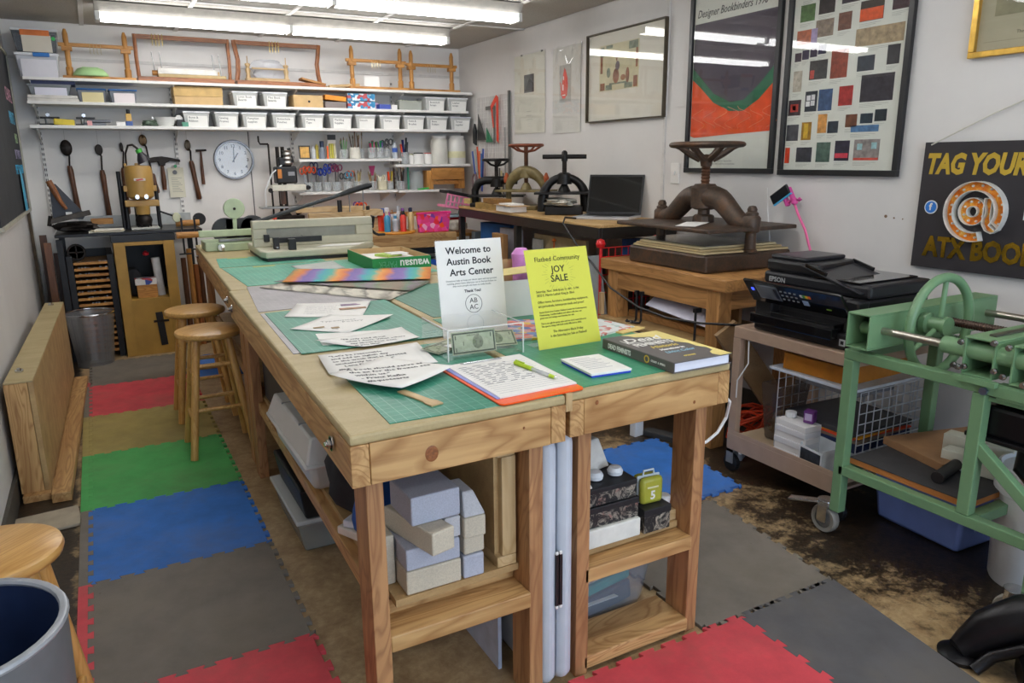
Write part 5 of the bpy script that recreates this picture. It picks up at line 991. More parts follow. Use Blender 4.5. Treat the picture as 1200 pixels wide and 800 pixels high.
P('nose', G().cyl((0, -.02, .10), (0, -.02, .16), .055, .06, 20), GM_, t, smooth=True); P('silver_bolt', G().cyl((-.035, -.105, .225), (-.035, -.08, .225), .016).cyl((.035, -.105, .225), (.035, -.08, .225), .016), CHROME, t)
P('chuck', G().lathe([(.02, .01), (.02, .03), (.06, .035), (.068, .06), (.06, .085), (.04, .10)], (0, -.02, 0), 20), IRON, t, smooth=True)
for k in range(6): a = R(60*k); P('chuck_pin', G().cyl((.05*math.cos(a), -.02+.05*math.sin(a), .0), (.052*math.cos(a), -.02+.052*math.sin(a), .05), .007), IRON, t)
P('bed_plate', G().box(-.11, .11, -.13, .09, 0, .012), M('c4c4bc', .5), t, bev=.002); P('name_plate', G().box(-.045, .045, -.0925, -.088, .335, .352), M('d8d0c8', .4), t); o_ = P('red_flash', G().prism([(-.02, .0), (.035, .008), (.02, .016), (-.035, .008)], -.0005, .0005), M('c03c2c', .4), t); o_.data.transform(Matrix.Translation((0, -.094, .335)) @ Matrix(((1,0,0,0),(0,0,-1,0),(0,1,0,0),(0,0,0,1))))
t.scale = (.82, .85, 1.0)
for x in (-.155, -.125, .125): P('guide_rod', G().cyl((x, .03, .0), (x, .03, .40 if x < -.13 else .30), .016), BLK, t, smooth=True)
P('gooseneck', G().tube([(-.085, 0, .44), (-.08, 0, .52), (-.055, -.01, .575), (-.02, -.02, .58), (.02, -.03, .55)], .008, 8), IRON, t, smooth=True); o_ = P('lamp_shade', G().lathe([(.018, .0), (.022, .03), (.045, .07), (.05, .10), (.046, .10), (.018, .02)], n=24), M('38343a', .3), t, smooth=True); o_.data.transform(Matrix.Translation((.02, -.03, .555)) @ Matrix.Rotation(R(160), 4, 'Y'))
P('green_tape', G().at((.02, -.03, .55), Matrix.Rotation(R(160), 3, 'Y')).cyl((0, 0, .0), (0, 0, .025), .026), M('48b040', .5), t); P('side_lever', G().cyl((.12, .0, .12), (.24, -.02, .08), .007), BLK, t); P('dial_gauge', G().cyl((.26, -.06, .07), (.26, -.03, .07), .035, n=24), M('c8c4a0', .3, .5), t, bev=.004)
for k, y in enumerate((5.96, 5.84)): S('wooden_roller', G().cyl((-.075, 0, 0), (.085, 0, 0), .023, n=16), GOLD['x'], ['orange wooden roller handle above the shear handle', 'orange wooden block beside the roller handle'][k], 'roller', (.565, y+.05, .895+.0*k), smooth=True) if k == 0 else None
for k, (x, z0, l) in enumerate(((.50, -.17, 'black bar clamp gripping the steel table below the orange roller'), (.585, -.14, 'smaller black bar clamp hanging just right of the longer one'))): S('bar_clamp', G().box(.0, .012, -.01, .01, z0, .08).box(-.03, .05, -.008, .008, z0-.006, z0+.003), BLKM, l, 'clamp', (x, 5.755, .87), bev=.001)
S('black_disc', G().cyl((0, -.01, 0), (0, .01, 0), .045, n=24), BLK, 'black round knob standing behind the orange roller', 'knob', (.66, 6.08, .917), smooth=True)
lump('metal_part', 'dark cast iron cutter head at the left end of the steel table', (-.14, 6.0, .871), (.12, .07, .035), IRON, 33, 'machine part', .4)
t = T('lever_cutter', 'old iron lever cutter with a tilted bar and red wooden handle', 'lever cutter', (-.17, 6.05, .95), 0)
t.scale = (.74, .9, .74)
P('iron_bar', G().beam((-.16, -.12, .0), (.17, -.12, .07), .05, .045), M('4c4640', .5, .4, var=.3), t, bev=.004); o_ = P('side_plate', G().prism([(-.14, .02), (-.13, .33), (-.08, .33), (.13, .04), (.10, .0)], -.008, .008), M('3c3e46', .45), t, bev=.002); o_.data.transform(Matrix(((1,0,0,0),(0,0,-1,0),(0,1,0,0),(0,0,0,1))))
P('lever_handle', G().tube([(-.13, -.03, .36), (-.10, -.03, .28), (-.06, -.03, .17), (-.02, -.03, .10)], [.026, .028, .020, .014], 10), RED['z'], t, smooth=True); P('bracket_knob', G().cyl((-.17, -.13, -.04), (-.15, -.13, .05), .018), IRON, t); P('white_plate', G().box(-.03, .02, -.05, -.04, .05, .075), WHITE, t)
S('wood_block', G().box(-.07, .07, -.03, .03, 0, .04), GOLD['x'], 'short golden wood block on the steel table', 'wood block', (.02, 6.12, .907+.0), 0, bev=.002)
for k in range(3): S('paper_stack', G().box(-.11+.01*k, .10-.01*k, -.06, .05, 0, .006), M(['e0dac8', 'd0c4a8', 'ece8dc'][k], .8), ['lowest of three cream boards on the steel table', 'middle one of three cream boards on the steel table', 'topmost of three cream boards on the steel table'][k], 'board', (.04+.01*k, 5.86, .871+.0065*k), [0, 12, -10][k], 'cream boards on the steel table')
# yellow cabinet
t = T('yellow_cabinet', 'mustard painted cabinet with an open front above a closed panel', 'cabinet', (.255, 6.05, 0), 0)
P('side_panel', G().box(-.19, -.17, -.26, .26, 0, .80), MUST, t); P('side_panel', G().box(.17, .19, -.26, .26, 0, .80), MUST, t); P('back_panel', G().box(-.17, .17, .24, .26, 0, .80), BLK, t)
P('face_frame', G().box(-.19, -.12, -.28, -.26, 0, .80).box(.12, .19, -.28, -.26, 0, .80).box(-.12, .12, -.28, -.26, .775, .80), MUST, t, bev=.002); P('lower_panel', G().box(-.12, .12, -.28, -.26, 0, .40), MUST, t)
P('cabinet_shelf', G().box(-.17, .17, -.26, .24, .38, .40), MUST, t); P('cabinet_top', G().box(-.20, .20, -.28, .27, .80, .849), M('1e1e20', .4), t, bev=.002)
P('black_strap', G().beam((.055, -.283, .06), (.04, -.283, .30), .045, .004, (0, 1, 0)), BLK, t); P('latch', G().box(.0, .10, -.288, -.284, .228, .244), IRON, t)
S('wooden_box', G().box(-.065, .065, -.04, .04, 0, .09), GOLD['x'], 'small pine box with a paper label inside the yellow cabinet', 'box', (.245, 5.86, .401), -3, bev=.002)
S('printed_box', G().box(-.07, .07, -.04, .04, 0, .045), collage(['e4e0dc', '3c50a0', 'dcdcd8', 'c04444', 'e8e4e0'], 30), 'white box printed blue and red on top of the pine box', 'box', (.24, 5.86, .492), 0, bev=.002)
S('paper_roll', G().cyl((0, 0, 0), (-.015, 0, .27), .028, n=16), M('dcdcdc', .6), 'roll of white paper standing in the yellow cabinet', 'roll', (.335, 5.90, .401), smooth=True)
lump('dark_bundle', 'dark bundle with a red spot in the yellow cabinet', (.17, 5.95, .401), (.05, .08, .10), M('26262a', .8), 41, 'bundle'); S('red_spool', G().lathe([(0, -.02), (.02, -.012), (.022, .005), (0, .02)], n=14), M('d83038', .4), 'red knob hanging in the dark of the yellow cabinet', 'knob', (.265, 5.95, .70), smooth=True)
# type cabinet
t = T('type_cabinet', 'black rack of shallow golden type drawers in the far left corner', 'type cabinet', (-.075, 6.08, 0), 0)
P('side_panel', G().box(-.15, -.115, -.25, .25, 0, .72), BLK, t); P('side_panel', G().box(.095, .13, -.25, .25, 0, .72), BLK, t); P('back_panel', G().box(-.115, .095, .22, .25, 0, .72), BLK, t)
random.seed(3)
for k in range(16):
    z = .045+.041*k
    d = P('drawer', G().box(-.112, .092, -.262, -.25, z, z+.018).box(-.112, .092, -.25, .21, z, z+.004), GOLD['x'], t, bev=.001)
    g = G()
    for i in range(11): g.box(-.105+.018*i, -.095+.018*i+random.uniform(0, .004), -.24, -.22, z+.004, z+.012+random.uniform(0, .012))
    P('metal_type', g, M('9a9c9e', .35, .8, var=.4), d, kind='stuff')
for k, (x, y, h, c) in enumerate(((-.33, 6.02, .80, RED), (-.285, 6.10, .72, DARKW), (-.36, 6.20, .84, DARKW), (-.265, 6.22, .66, DARKW))):
    S('wooden_rail', G().box(-.022, .022, -.012, .012, 0, h), c['z'], ['reddish wooden rail standing in the far left corner, in front', 'dark brown rail beside the reddish one in the corner', 'tallest dark wooden rail at the back of the left corner', 'short dark rail next to the type cabinet'][k], 'rail', (x, y, 0), Matrix.Rotation(R(-2), 3, 'X'), 'wooden rails in the corner')
for k, (x, h, c) in enumerate(((.50, .66, DARKW), (.545, .72, GOLD), (.585, .60, RED), (.62, .64, DARKW))):
    S('wooden_rail', G().cyl((0, 0, 0), (.0, 0, h), .02, .018, 10), c['z'], ['dark pole next to the yellow cabinet, leftmost of four', 'golden pole among the dark ones by the yellow cabinet', 'reddish short pole by the yellow cabinet', 'dark pole nearest the workbench legs'][k], 'pole', (x, 5.86+.03*k, 0), 0, 'poles beside the yellow cabinet', smooth=True)
# ================================================================ drill / spiral machine and back bench
t = T('hot_stamp_press', 'upright black and white drilling press with crank, left of the scissors', 'drill press', (1.32, 6.15, .86), 0)
P('column', G().cyl((-.03, .03, 0), (-.03, .03, .58), .014).cyl((.01, .03, 0), (.01, .03, .58), .014), IRON, t, smooth=True); P('thin_rod', G().cyl((-.10, .0, 0), (-.10, .0, .60), .007), IRON, t)
P('crank', G().tube([(-.10, 0, .60), (-.16, 0, .60), (-.17, 0, .62), (-.17, 0, .66)], .007, 6), IRON, t, smooth=True); P('motor', G().box(-.07, .09, -.07, .05, .30, .43).box(-.04, .06, -.05, .04, .43, .50), BLK, t, bev=.012); P('spring', G().lathe([(.03+.008*(k % 2), .44+.016*k) for k in range(8)], (.03, -.03, 0), 14), STEEL, t, smooth=True)
P('head_plate', G().box(-.11, .15, -.08, .04, .245, .29), M('dcdacc', .4), t, bev=.004); P('knob', G().lathe([(0, -.02), (.02, -.01), (.02, .01), (0, .02)], (-.12, -.06, .25), 12).lathe([(0, -.02), (.02, -.01), (.02, .01), (0, .02)], (.17, -.06, .265), 12), BLK, t, smooth=True)
P('lever', G().cyl((.07, -.03, .46), (.045, -.03, .57), .013), BLK, t, smooth=True); P('label_plate', G().box(.02, .07, -.073, -.07, .36, .39), M('8c8c90', .4), t); P('copper_coil', G().box(-.06, -.03, -.075, -.07, .34, .41), M('c07838', .4, .5), t)
P('wood_post', G().box(-.04, .0, -.02, .02, .14, .24), DARKW['z'], t); P('table_plate', G().box(-.20, .20, -.09, .06, .11, .125), STEEL, t, bev=.002); P('lower_gear', G().cyl((-.02, -.03, .03), (-.02, .03, .03), .06).box(-.08, .13, -.05, .05, .0, .05).cyl((.07, -.03, .06), (.14, -.03, .09), .012), IRON, t, bev=.004)
P('white_hose', G().tube([(-.02, -.05, .44), (-.10, -.06, .38), (-.16, -.05, .25), (-.16, -.04, .12)], .006, 6), PLAST, t, smooth=True); P('clamp_base', G().box(-.25, -.05, -.08, .0, .0, .02), STEEL, t); P('red_tip', G().box(-.13, -.10, -.09, -.04, .03, .05), M('e84420', .4), t)
t = T('back_bench', 'pine bench against the shelf wall with a raised front board', 'bench', (1.95, 5.95, 0), 0)
P('bench_top', G().box(-.95, .85, -.36, .49, .72, .745), GOLD['x'], t); P('front_board', G().box(-.55, .575, -.40, -.362, .655, .765), PINE['x'], t, bev=.003); P('under_rail', G().box(-.95, .575, -.36, -.33, .60, .655), BLK, t)
for x in (-.9, .78): P('leg', G().box(x-.03, x+.03, -.33, -.27, 0, .72), STUD['z'], t)
for x in (-.9, .78): P('leg', G().box(x-.03, x+.03, .40, .46, 0, .72), STUD['z'], t)
g_ = GOLD
t = T('sewing_cabinet', 'pale pine press bed with thick boards on the back bench', 'press', (1.66, 5.86, .746), 0)
P('top_board', G().prism([(-.34, -.02), (.20, -.12), (.26, .02), (-.05, .14)], .20, .235), PALE['x'], t, bev=.003); P('front_beam', G().box(-.27, .20, -.14, -.10, .155, .20), PALE['x'], t, bev=.003); P('cross_beam', G().box(.15, .30, -.18, -.02, .165, .21), PALE['x'], t, bev=.003); P('side_box', G().box(.02, .30, -.12, .10, .0, .145), PALE['x'], t, bev=.003)
for x in (-.25, -.08): P('support_block', G().box(x, x+.10, -.10, .05, .0, .15), PALE['z'], t, bev=.003)
P('black_screw', G().cyl((-.02, -.10, .20), (-.02, -.10, .29), .018).cyl((-.02, -.10, .0), (-.02, -.10, .15), .014).cyl((.19, -.14, .21), (.19, -.14, .24), .014), BLK, t, smooth=True); P('screw_thread', G().cyl((.05, -.13, .0), (.05, -.13, .36), .005).cyl((.16, -.13, .21), (.16, -.13, .40), .005), STEEL, t)
# lazy susan with supplies
t = T('turntable', 'round orange wooden turntable on the back bench', 'turntable', (2.07, 5.72, .766), 0); P('disc', G().lathe([(0, 0), (.15, 0), (.155, .008), (.15, .018), (0, .018)], n=40), M('d8902c', .4), t, smooth=True)
random.seed(77); bc = ['1c1c20', 'e0e0e4', 'd8c8b0', '9458a4', '2c5cb0', 'f04828', 'e8e8ec', '3c8cb4', 'b8bcc4', 'd83c30', '20304c', 'c8ac78']
cn = ['black', 'white', 'cream', 'purple', 'blue', 'orange-red', 'frosty', 'sky blue', 'silver', 'red', 'navy', 'tan']
for k in range(18):
    a = 2*math.pi*k/12+.2; r = (.125 if k % 2 else .07) if k < 12 else .10; a += .26*(k >= 12); h = random.uniform(.11, .19)
    t = T('craft_bottle', '%s%s tube among the supplies on the orange turntable' % ('' if k < 12 else 'slim ', cn[k % 12]), 'bottle', (2.07+r*math.cos(a), 5.72+r*math.sin(a)*.9, .785), 0, 'supplies on the turntable')
    P('bottle_body', G().lathe([(0, 0), (.024-.01*(k > 11), 0), (.025-.01*(k > 11), h*.7), (.012, h*.82)], n=14), M(bc[k % 12], .35), t, smooth=True); P('cap', G().cyl((0, 0, h*.8), (0, 0, h), .013), M(bc[(k*5+3) % 12], .4), t, bev=.002)
S('purple_brush', G().beam((0, 0, 0), (-.02, 0, .20), .025, .008), M('6c3454', .5), 'plum coloured flat brush standing behind the supplies', 'brush', (2.26, 5.85, .746)); 
for k in range(4): S('paint_brush', G().cyl((0, 0, 0), (.01*(k-1.5), 0, .17+.02*(k % 2)), .005, .006, 8), M(['c89860', 'b07848', 'd0a468', '8c4838'][k], .5), ['tan paint brush at the left of the standing brushes', 'brown paint brush, second of the standing brushes', 'golden paint brush, third of the standing brushes', 'reddish paint brush at the right of the standing brushes'][k], 'brush', (2.08+.035*k, 5.90, .746), 0, 'standing brushes on the back bench')
toolpot('cup of orange and purple scissors behind the pine press', 1.90, .746, ['f05a1c', '5c2c7c'], seed=51, kind='scissors', ln=.05, n=3, r=.03, h=.17, y=6.08)
t = T('zip_pouch', 'bright pink mesh pouch of red packets on the back bench', 'pouch', (2.36, 5.62, .766), 0)
P('pouch', G().add([(-.13,-.02,0),(.12,-.02,0),(.12,.03,0),(-.13,.03,0),(-.15,.0,.155),(.15,.0,.165),(.15,.015,.165),(-.15,.015,.155)], [(0,3,2,1),(4,5,6,7),(0,1,5,4),(1,2,6,5),(2,3,7,6),(3,0,4,7)]), collage(['e83c7c', 'f04c94', 'e82c3c', 'd8408c', 'f4a8c8', '7c3c9c', 'f0541c'], 28), t, bev=.008); P('zip_band', G().box(-.15, .15, -.006, -.001, .145, .16), M('e82c80', .5), t)
t = T('plastic_crate', 'pink slotted basket with a black rim tipped on its side', 'basket', (2.62, 5.80, .93), Matrix.Rotation(R(12), 3, 'Y'))
P('basket_wall', G().box(-.12, .12, -.08, .08, .0, .02), M('e88ab0', .4), t); g = G()
for k in range(7): g.box(-.12+.036*k, -.105+.036*k, -.085, -.078, 0, .11)
for z in (.0, .045, .10): g.box(-.12, .12, -.086, -.077, z, z+.012)
P('basket_slats', g, M('e88ab0', .4), t, bev=.002); P('black_rim', G().box(-.12, .13, -.09, .09, .115, .14), BLK, t, bev=.006)
S('red_box', G().box(-.07, .07, -.04, .04, 0, .065), M('c8202c', .4), 'red box under the pink basket', 'box', (2.64, 5.80, .80), 0, bev=.004); S('teal_tray', G().box(-.07, .09, -.05, .05, 0, .03), M('1c6c5c', .4), 'dark teal tray poking out below the pink basket', 'tray', (2.69, 5.68, .88), Matrix.Rotation(R(10), 3, 'Y'), bev=.004)
lump('cloth_heap', 'grey and cream cloth heaped beside the red box', (2.60, 5.72, .746), (.09, .07, .05), M('b4aca0', .9, var=.3), 61, 'cloth'); S('blue_sleeve', G().box(-.09, .06, -.06, .06, 0, .02), M('a4c0c8', .5), 'pale blue sleeve under the basket', 'folder', (2.60, 5.79, .867), 4)
S('drawer_box', G().box(-.22, .22, -.05, .05, 0, .035), GOLD['x'], 'long golden wooden rail lying on the back bench', 'rail', (2.42, 6.18, .86), 0, bev=.002); S('support_stand', G().box(-.2, .2, -.05, .05, 0, .113), M('c8c4bc', .6), 'white box carrying the golden rail', 'box', (2.42, 6.18, .746), 0, bev=.002)
for k, (x, c, h) in enumerate(((2.0, 'b8b4ac', .06), (2.15, '7c9c3c', .04), (2.28, '1c50b0', .05), (2.42, 'c8c8c4', .05))): S('supply_box', G().box(-.06, .06, -.06, .06, 0, h), M(c, .6), ['grey box under the back bench behind the paper box', 'olive green bag under the back bench', 'bright blue box under the back bench', 'white box under the back bench near the welcome sign'][k], 'box', (x, 5.62, .50), [5, -8, 10, 0][k], bev=.004)
S('supply_shelf', G().box(-.9, .8, -.2, .3, 0, .02), BLK, 'dark shelf board under the back bench', 'shelf', (1.95, 5.85, .478))
# ================================================================ right wall: prints, posters, signs
def wallthing(name, label, cat, y, z, dx=.004, group=None): return T(name, label, cat, (XR-dx, y, z), WR, group)
def bframe(t, w, h, fw_, mat, d=.022, inner=None):
    for a in ((0, w, 0, fw_), (0, w, h-fw_, h), (0, fw_, fw_, h-fw_), (w-fw_, w, fw_, h-fw_)): P('frame_side', G().box(*a, 0, d), mat, t, bev=.002)
GLS = pane()
PP = M('d6d8ce', .7, var=.02)
# two-poster pair
y0 = 3.385; w, h = .645, 1.0
t = wallthing('framed_poster', 'black framed poster with orange, green and dark violet fields under a title', 'poster', y0, 1.247)
bframe(t, w, h, .026, M('1b1b1d', .4)); P('poster_sheet', G().box(.026, w-.026, .026, h-.026, 0, .006), PP, t)
P('dark_field', G().prism([(.03, .52), (.14, .40), (.30, .34), (.45, .345), (.61, .50), (.61, .785), (.03, .785)], .006, .0068), M('4c4450', .7, var=.12), t)
P('green_band', G().prism([(.03, .56), (.10, .50), (.20, .415), (.32, .365), (.42, .37), (.52, .44), (.61, .52), (.61, .44), (.52, .365), (.42, .315), (.32, .32), (.20, .37), (.10, .45), (.03, .50)], .0068, .0076), M('2c6c4c', .7, var=.2), t)
P('orange_field', G().prism([(.03, .50), (.10, .45), (.20, .37), (.32, .32), (.42, .315), (.52, .365), (.61, .44), (.61, .21), (.30, .20), (.06, .19), (.03, .20)], .0068, .0074), M('e0501c', .7, var=.12), t)
g = G(); random.seed(8)
for k in range(7):
    x = .09+.085*k; q = [(x+.05*math.sin(i*.9+k), .23+.014*i, .0078) for i in range(9)]; g.tube(q, .0012, 4)
P('embossed_line', g, M('e8906c', .7), t)
text('Designer Bookbinders 1998', .056, (.045, .815, .0068), M('3c3c3c', .7), t, sx=.78, shear=.3)
for z, s_, x in ((.155, 'An exhibition of fine bookbinding', .2), (.125, 'The Ransom Center', .27), (.10, 'Austin', .29), (.06, 'April to September', .25), (.045, 'open daily and free to everyone', .2)): text(s_, .014, (x, z, .0064), M('8c8c88', .8), t)
P('glass', G().box(.027, w-.027, .027, h-.027, .012, .014), GLS, t)
t = wallthing('framed_poster', 'black framed poster covered with rows of small pictures of book covers', 'poster', 2.70, 1.243)
bframe(t, w, h, .026, M('1b1b1d', .4)); P('poster_sheet', G().box(.026, w-.026, .026, h-.026, 0, .006), PP, t)
def px_(x, y): return ((x-70)/530*.60+.03, .03+(765-y)/765*.80)     # helper for the picture grid of this flat print
pics = [(50,95,740,670,'d0401c'),(130,210,735,670,'34343c'),(232,300,735,650,'4c6458'),(322,390,730,645,'2c2838'),(410,522,728,643,'8c8480'),(60,132,640,568,'4c4c50'),(148,198,638,560,'9c7420'),(228,272,610,530,'c88c44'),(278,328,612,562,'28323c'),
 (360,412,590,538,'6c4028'),(426,480,578,538,'20303c'),(488,538,572,525,'1c2a30'),(388,510,612,585,'5078a0'),(70,135,528,460,'3c2c30'),(155,215,515,428,'30343c'),(222,288,515,425,'3c5478'),(318,382,500,420,'a02c28'),(415,555,492,385,'302c34'),
 (85,130,425,335,'b0a898'),(165,252,380,300,'3c3c3c'),(268,346,384,268,'8c3c28'),(390,464,368,308,'2c3440'),(515,566,354,280,'2c2c30'),(85,118,295,258,'3c2c38'),(122,156,290,250,'383048'),(162,196,284,244,'3c3048'),(200,240,276,238,'34304c'),
 (372,575,270,200,'a08c6c'),(88,162,226,165,'b06040'),(180,265,205,135,'847464'),(286,346,192,122,'704838'),(382,482,174,95,'3c342c'),(516,592,150,42,'3c2028'),(98,170,130,60,'4c6c3c'),(188,264,112,32,'302828'),(295,376,88,-10,'2c2430'),(415,472,62,-10,'342c34'),(105,175,36,-20,'a03c24'),(195,255,14,-30,'34405c'),(525,594,10,-30,'6c7454')]
me_cache = {}
for x0, x1, yb, yt, c in pics:
    a = px_(x0, yb); b_ = px_(x1, yt); dx = (765-yb)/765*-.035*0
    if b_[1] > h-.03: b_ = (b_[0], h-.03)
    if b_[1]-a[1] < .01: continue
    P('cover_picture', G().box(max(.03, min(.58, a[0])), min(.615, b_[0]), a[1], b_[1], .006, .0068), M(c, .6, var=.35, vs=45), t)
for (x0, x1, yb, yt, c) in ((382,480,172,125,'d85420'),(160,190,226,165,'9c8cb0'),(325,385,718,698,'c83c4c'),(425,447,685,660,'9cc4c8'),(487,510,682,656,'9cc4c8'),(412,520,728,718,'c84c3c'),(162,182,467,445,'dcdcdc'),(186,204,465,443,'dcdcdc'),(160,180,492,470,'dcdcdc'),(184,204,490,468,'dcdcdc'),(82,122,512,478,'b03428'),(92,110,505,485,'2c2428'),(170,190,375,340,'b84438'),(160,182,630,566,'d0a830')):
    a = px_(x0, yb); b_ = px_(x1, yt); P('picture_detail', G().box(a[0], b_[0], a[1], b_[1], .0069, .0074), M(c, .6, var=.2, vs=50), t)
g = G()
for x0, x1, yb, yt, c in pics:
    a = px_(x0, yb); b_ = px_(x1, yt)
    for k in range(3):
        if a[1]-.012-.006*k > .03: g.box(a[0], a[0]+(b_[0]-a[0])*(.9-.2*k), a[1]-.010-.006*k, a[1]-.0085-.006*k, .006, .0063)
P('caption_lines', g, M('a4a69e', .8), t, kind='stuff'); P('glass', G().box(.027, w-.027, .027, h-.027, .012, .014), GLS, t)
# framed print
t = wallthing('framed_print', 'wide thin-framed print of seated figures with ornate corners and a large mount', 'picture', 4.38, 1.563); w, h = .80, .55
bframe(t, w, h, .008, M('4a4030', .4, .3), .03); P('mount', G().box(.008, w-.008, .008, h-.008, 0, .008), M('dad6c8', .7, var=.02), t); P('print_sheet', G().box(.13, .54, .19, .47, .008, .009), M('ccc4a0', .7, var=.08), t)
OR = M('7c8470', .7, var=.4, vs=40); BR_ = M('8c5c40', .7, var=.4, vs=40)
for a, m_ in (((.14, .18, .40, .46), OR), ((.14, .165, .30, .40), BR_), ((.20, .27, .445, .465), OR), ((.44, .53, .42, .465), OR), ((.51, .53, .31, .42), BR_), ((.14, .19, .195, .24), BR_), ((.20, .27, .195, .225), OR), ((.40, .48, .195, .225), OR), ((.49, .53, .195, .26), BR_), ((.24, .44, .225, .235), OR)): P('corner_ornament', G().box(*a, .009, .0096), m_, t)
for x, z, rx, rz, m_ in ((.31, .275, .032, .045, BR_), (.325, .335, .022, .028, M('6c6468', .7, var=.3)), (.315, .39, .008, .028, BR_), (.23, .30, .02, .03, OR), (.43, .27, .018, .045, BR_), (.385, .26, .025, .018, M('9c6c48', .7))): P('figure', G().at((x, z, .009)).lathe([(0, .0008), (1, .0008), (1, 0)], n=18, sx=rx, sy=rz), m_, t)
P('glass', G().box(.009, w-.009, .009, h-.009, .016, .018), GLS, t)
# two sleeved sheets
t = wallthing('pinned_sheet', 'pale sheet with a small grey picture, pinned left of the red print', 'print', 5.41, 1.523); P('sheet', G().box(0, .46, 0, .575, .0, .002), M('d2d0c2', .7, var=.03), t); P('grey_picture', G().box(.15, .30, .30, .43, .002, .0026), M('5c5c5c', .7, var=.5, vs=16), t); P('dark_hill', G().prism([(.155, .31), (.295, .31), (.295, .36), (.23, .405), (.19, .345)], .0026, .003), M('343436', .7), t); P('text_line', G().box(.18, .27, .13, .134, .002, .0024).box(.18, .28, .10, .104, .002, .0024).box(.19, .26, .16, .164, .002, .0024), M('a8a698', .8), t); P('sleeve', G().box(-.004, .475, -.004, .585, .004, .005), pane(), t)
for x in (.12, .42): P('pin', G().cyl((x, .575, 0), (x, .575, .012), .006), STEEL, t)
def crumple(u, v, w_, h_):
    k = max(0, v-.55)/.45; return (u*w_, v*h_, .006+.012*k*math.sin(9*u+6*v)+.008*k*math.sin(17*u-11*v)+.012*k)
t = wallthing('pinned_sheet', 'sheet with a red pear-shaped print in a shiny wrinkled plastic sleeve', 'print', 4.84, 1.508); P('sheet', G().box(0, .36, 0, .58, .0, .002), M('c8c6be', .7, var=.03), t); P('grey_panel', G().box(.09, .24, .21, .46, .002, .0026), M('a8a69e', .7), t)
P('red_shape', G().prism([(.155, .44), (.175, .42), (.195, .37), (.20, .31), (.19, .26), (.165, .235), (.135, .235), (.115, .26), (.105, .31), (.098, .35), (.108, .345), (.12, .30), (.128, .285), (.125, .32), (.13, .36), (.14, .40)], .0026, .0034), M('d03c24', .6), t); P('white_detail', G().box(.14, .15, .36, .385, .0035, .004).box(.135, .145, .29, .33, .0035, .004).box(.13, .17, .255, .262, .0035, .004), PAPER, t)
P('sleeve', G().grid(lambda u, v: crumple(u, v, .43, .585), 26, 30), pane(), t, smooth=True)
# black sign
t = wallthing('hanging_sign', 'black board with gold lettering and a marquee at-sign, hung by a cord', 'sign', 1.945, .881, .006)
P('board', G().prism([(0, 0), (1.0, 0), (1.0, .50), (.004, .50)], 0, .018), M('2b272b', .6, var=.08), t); GD = M('c8a83c', .35, .35, var=.12, vs=10)
text('TAG YOUR', .106, (.018, .380, .0185), GD, t, bold=.005, sx=.72, shear=.18, ext=.001)
GD2 = M('a88424', .25, .8, var=.45, vs=14)
text('ATX BOOK', .108, (.05, .052, .019), GD2, t, bold=.005, sx=.78, ext=.002)
AT = Matrix.Translation((.245, .237, 0))
m, nt, b = newmat('marquee_face'); n = noise(nt, coords(nt), 30, 5, .7, .5); nt.links.new(ramp(nt, n, [(.3, 'c85014'), (.5, 'ee8c1e'), (.62, 'f4bc50'), (.75, 'f4e0a0')]), b.inputs['Base Color']); b.inputs['Roughness'].default_value = .35; MQ = m
def arcs(a0, a1, ri, ro, n=28, cx=0, cy=0): return [(cx+ro*math.cos(R(a0+(a1-a0)*k/n)), cy+ro*math.sin(R(a0+(a1-a0)*k/n))) for k in range(n+1)]+[(cx+ri*math.cos(R(a1-(a1-a0)*k/n)), cy+ri*math.sin(R(a1-(a1-a0)*k/n))) for k in range(n+1)]
def rimpoly(g, pl, z0, z1, th=.0025):
    n_ = len(pl)
    for i in range(n_): a, b_ = pl[i], pl[(i+1) % n_]; g.beam((a[0], a[1], (z0+z1)/2), (b_[0], b_[1], (z0+z1)/2), th, z1-z0)
cx_, cy_ = .245, .237
oa = [(cx_+q[0], cy_+q[1]) for q in arcs(-72, -396, .080, .114, 44)]; inn = [(cx_-.008+q[0], cy_+q[1]) for q in arcs(20, 380, .020, .052, 30)]
stem = [(cx_+.036, cy_+.052), (cx_+.064, cy_+.052), (cx_+.064, cy_-.022), (cx_+.070, cy_-.038), (cx_+.082, cy_-.046), (cx_+.098, cy_-.062), (cx_+.074, cy_-.078), (cx_+.05, cy_-.068), (cx_+.036, cy_-.045)]
g = G().prism(oa, .02, .024).prism(inn, .02, .024).prism(stem, .0201, .0241)
P('marquee_face', g, MQ, t)
g = G(); rimpoly(g, oa, .018, .050); rimpoly(g, inn[:31], .018, .042); rimpoly(g, inn[31:], .018, .042); rimpoly(g, stem, .018, .044); P('marquee_rim', g, M('d8d4cc', .4), t, bev=0)
for k in range(15): a = R(-85-300*k/14); P('bulb', G().at((cx_+.099*math.cos(a), cy_+.099*math.sin(a), .024)).lathe([(0, .008), (.004, .006), (.005, 0)], n=10), M('e8e4dc', .3), t, smooth=True)
for k in range(8): a = R(20+45*k); P('bulb', G().at((cx_-.008+.039*math.cos(a), cy_+.039*math.sin(a), .024)).lathe([(0, .008), (.004, .006), (.005, 0)], n=10), M('e8e4dc', .3), t, smooth=True)
P('blue_badge', G().at((.06, .245, .0185)).cyl((0, 0, 0), (0, 0, .003), .027, n=28), M('e8e8ec', .4), t); P('badge_disc', G().at((.06, .245, .0216)).cyl((0, 0, 0), (0, 0, .001), .023, n=28), M('2c78d0', .4), t); text('f', .038, (.054, .234, .0228), PAPER, t, bold=.0015)
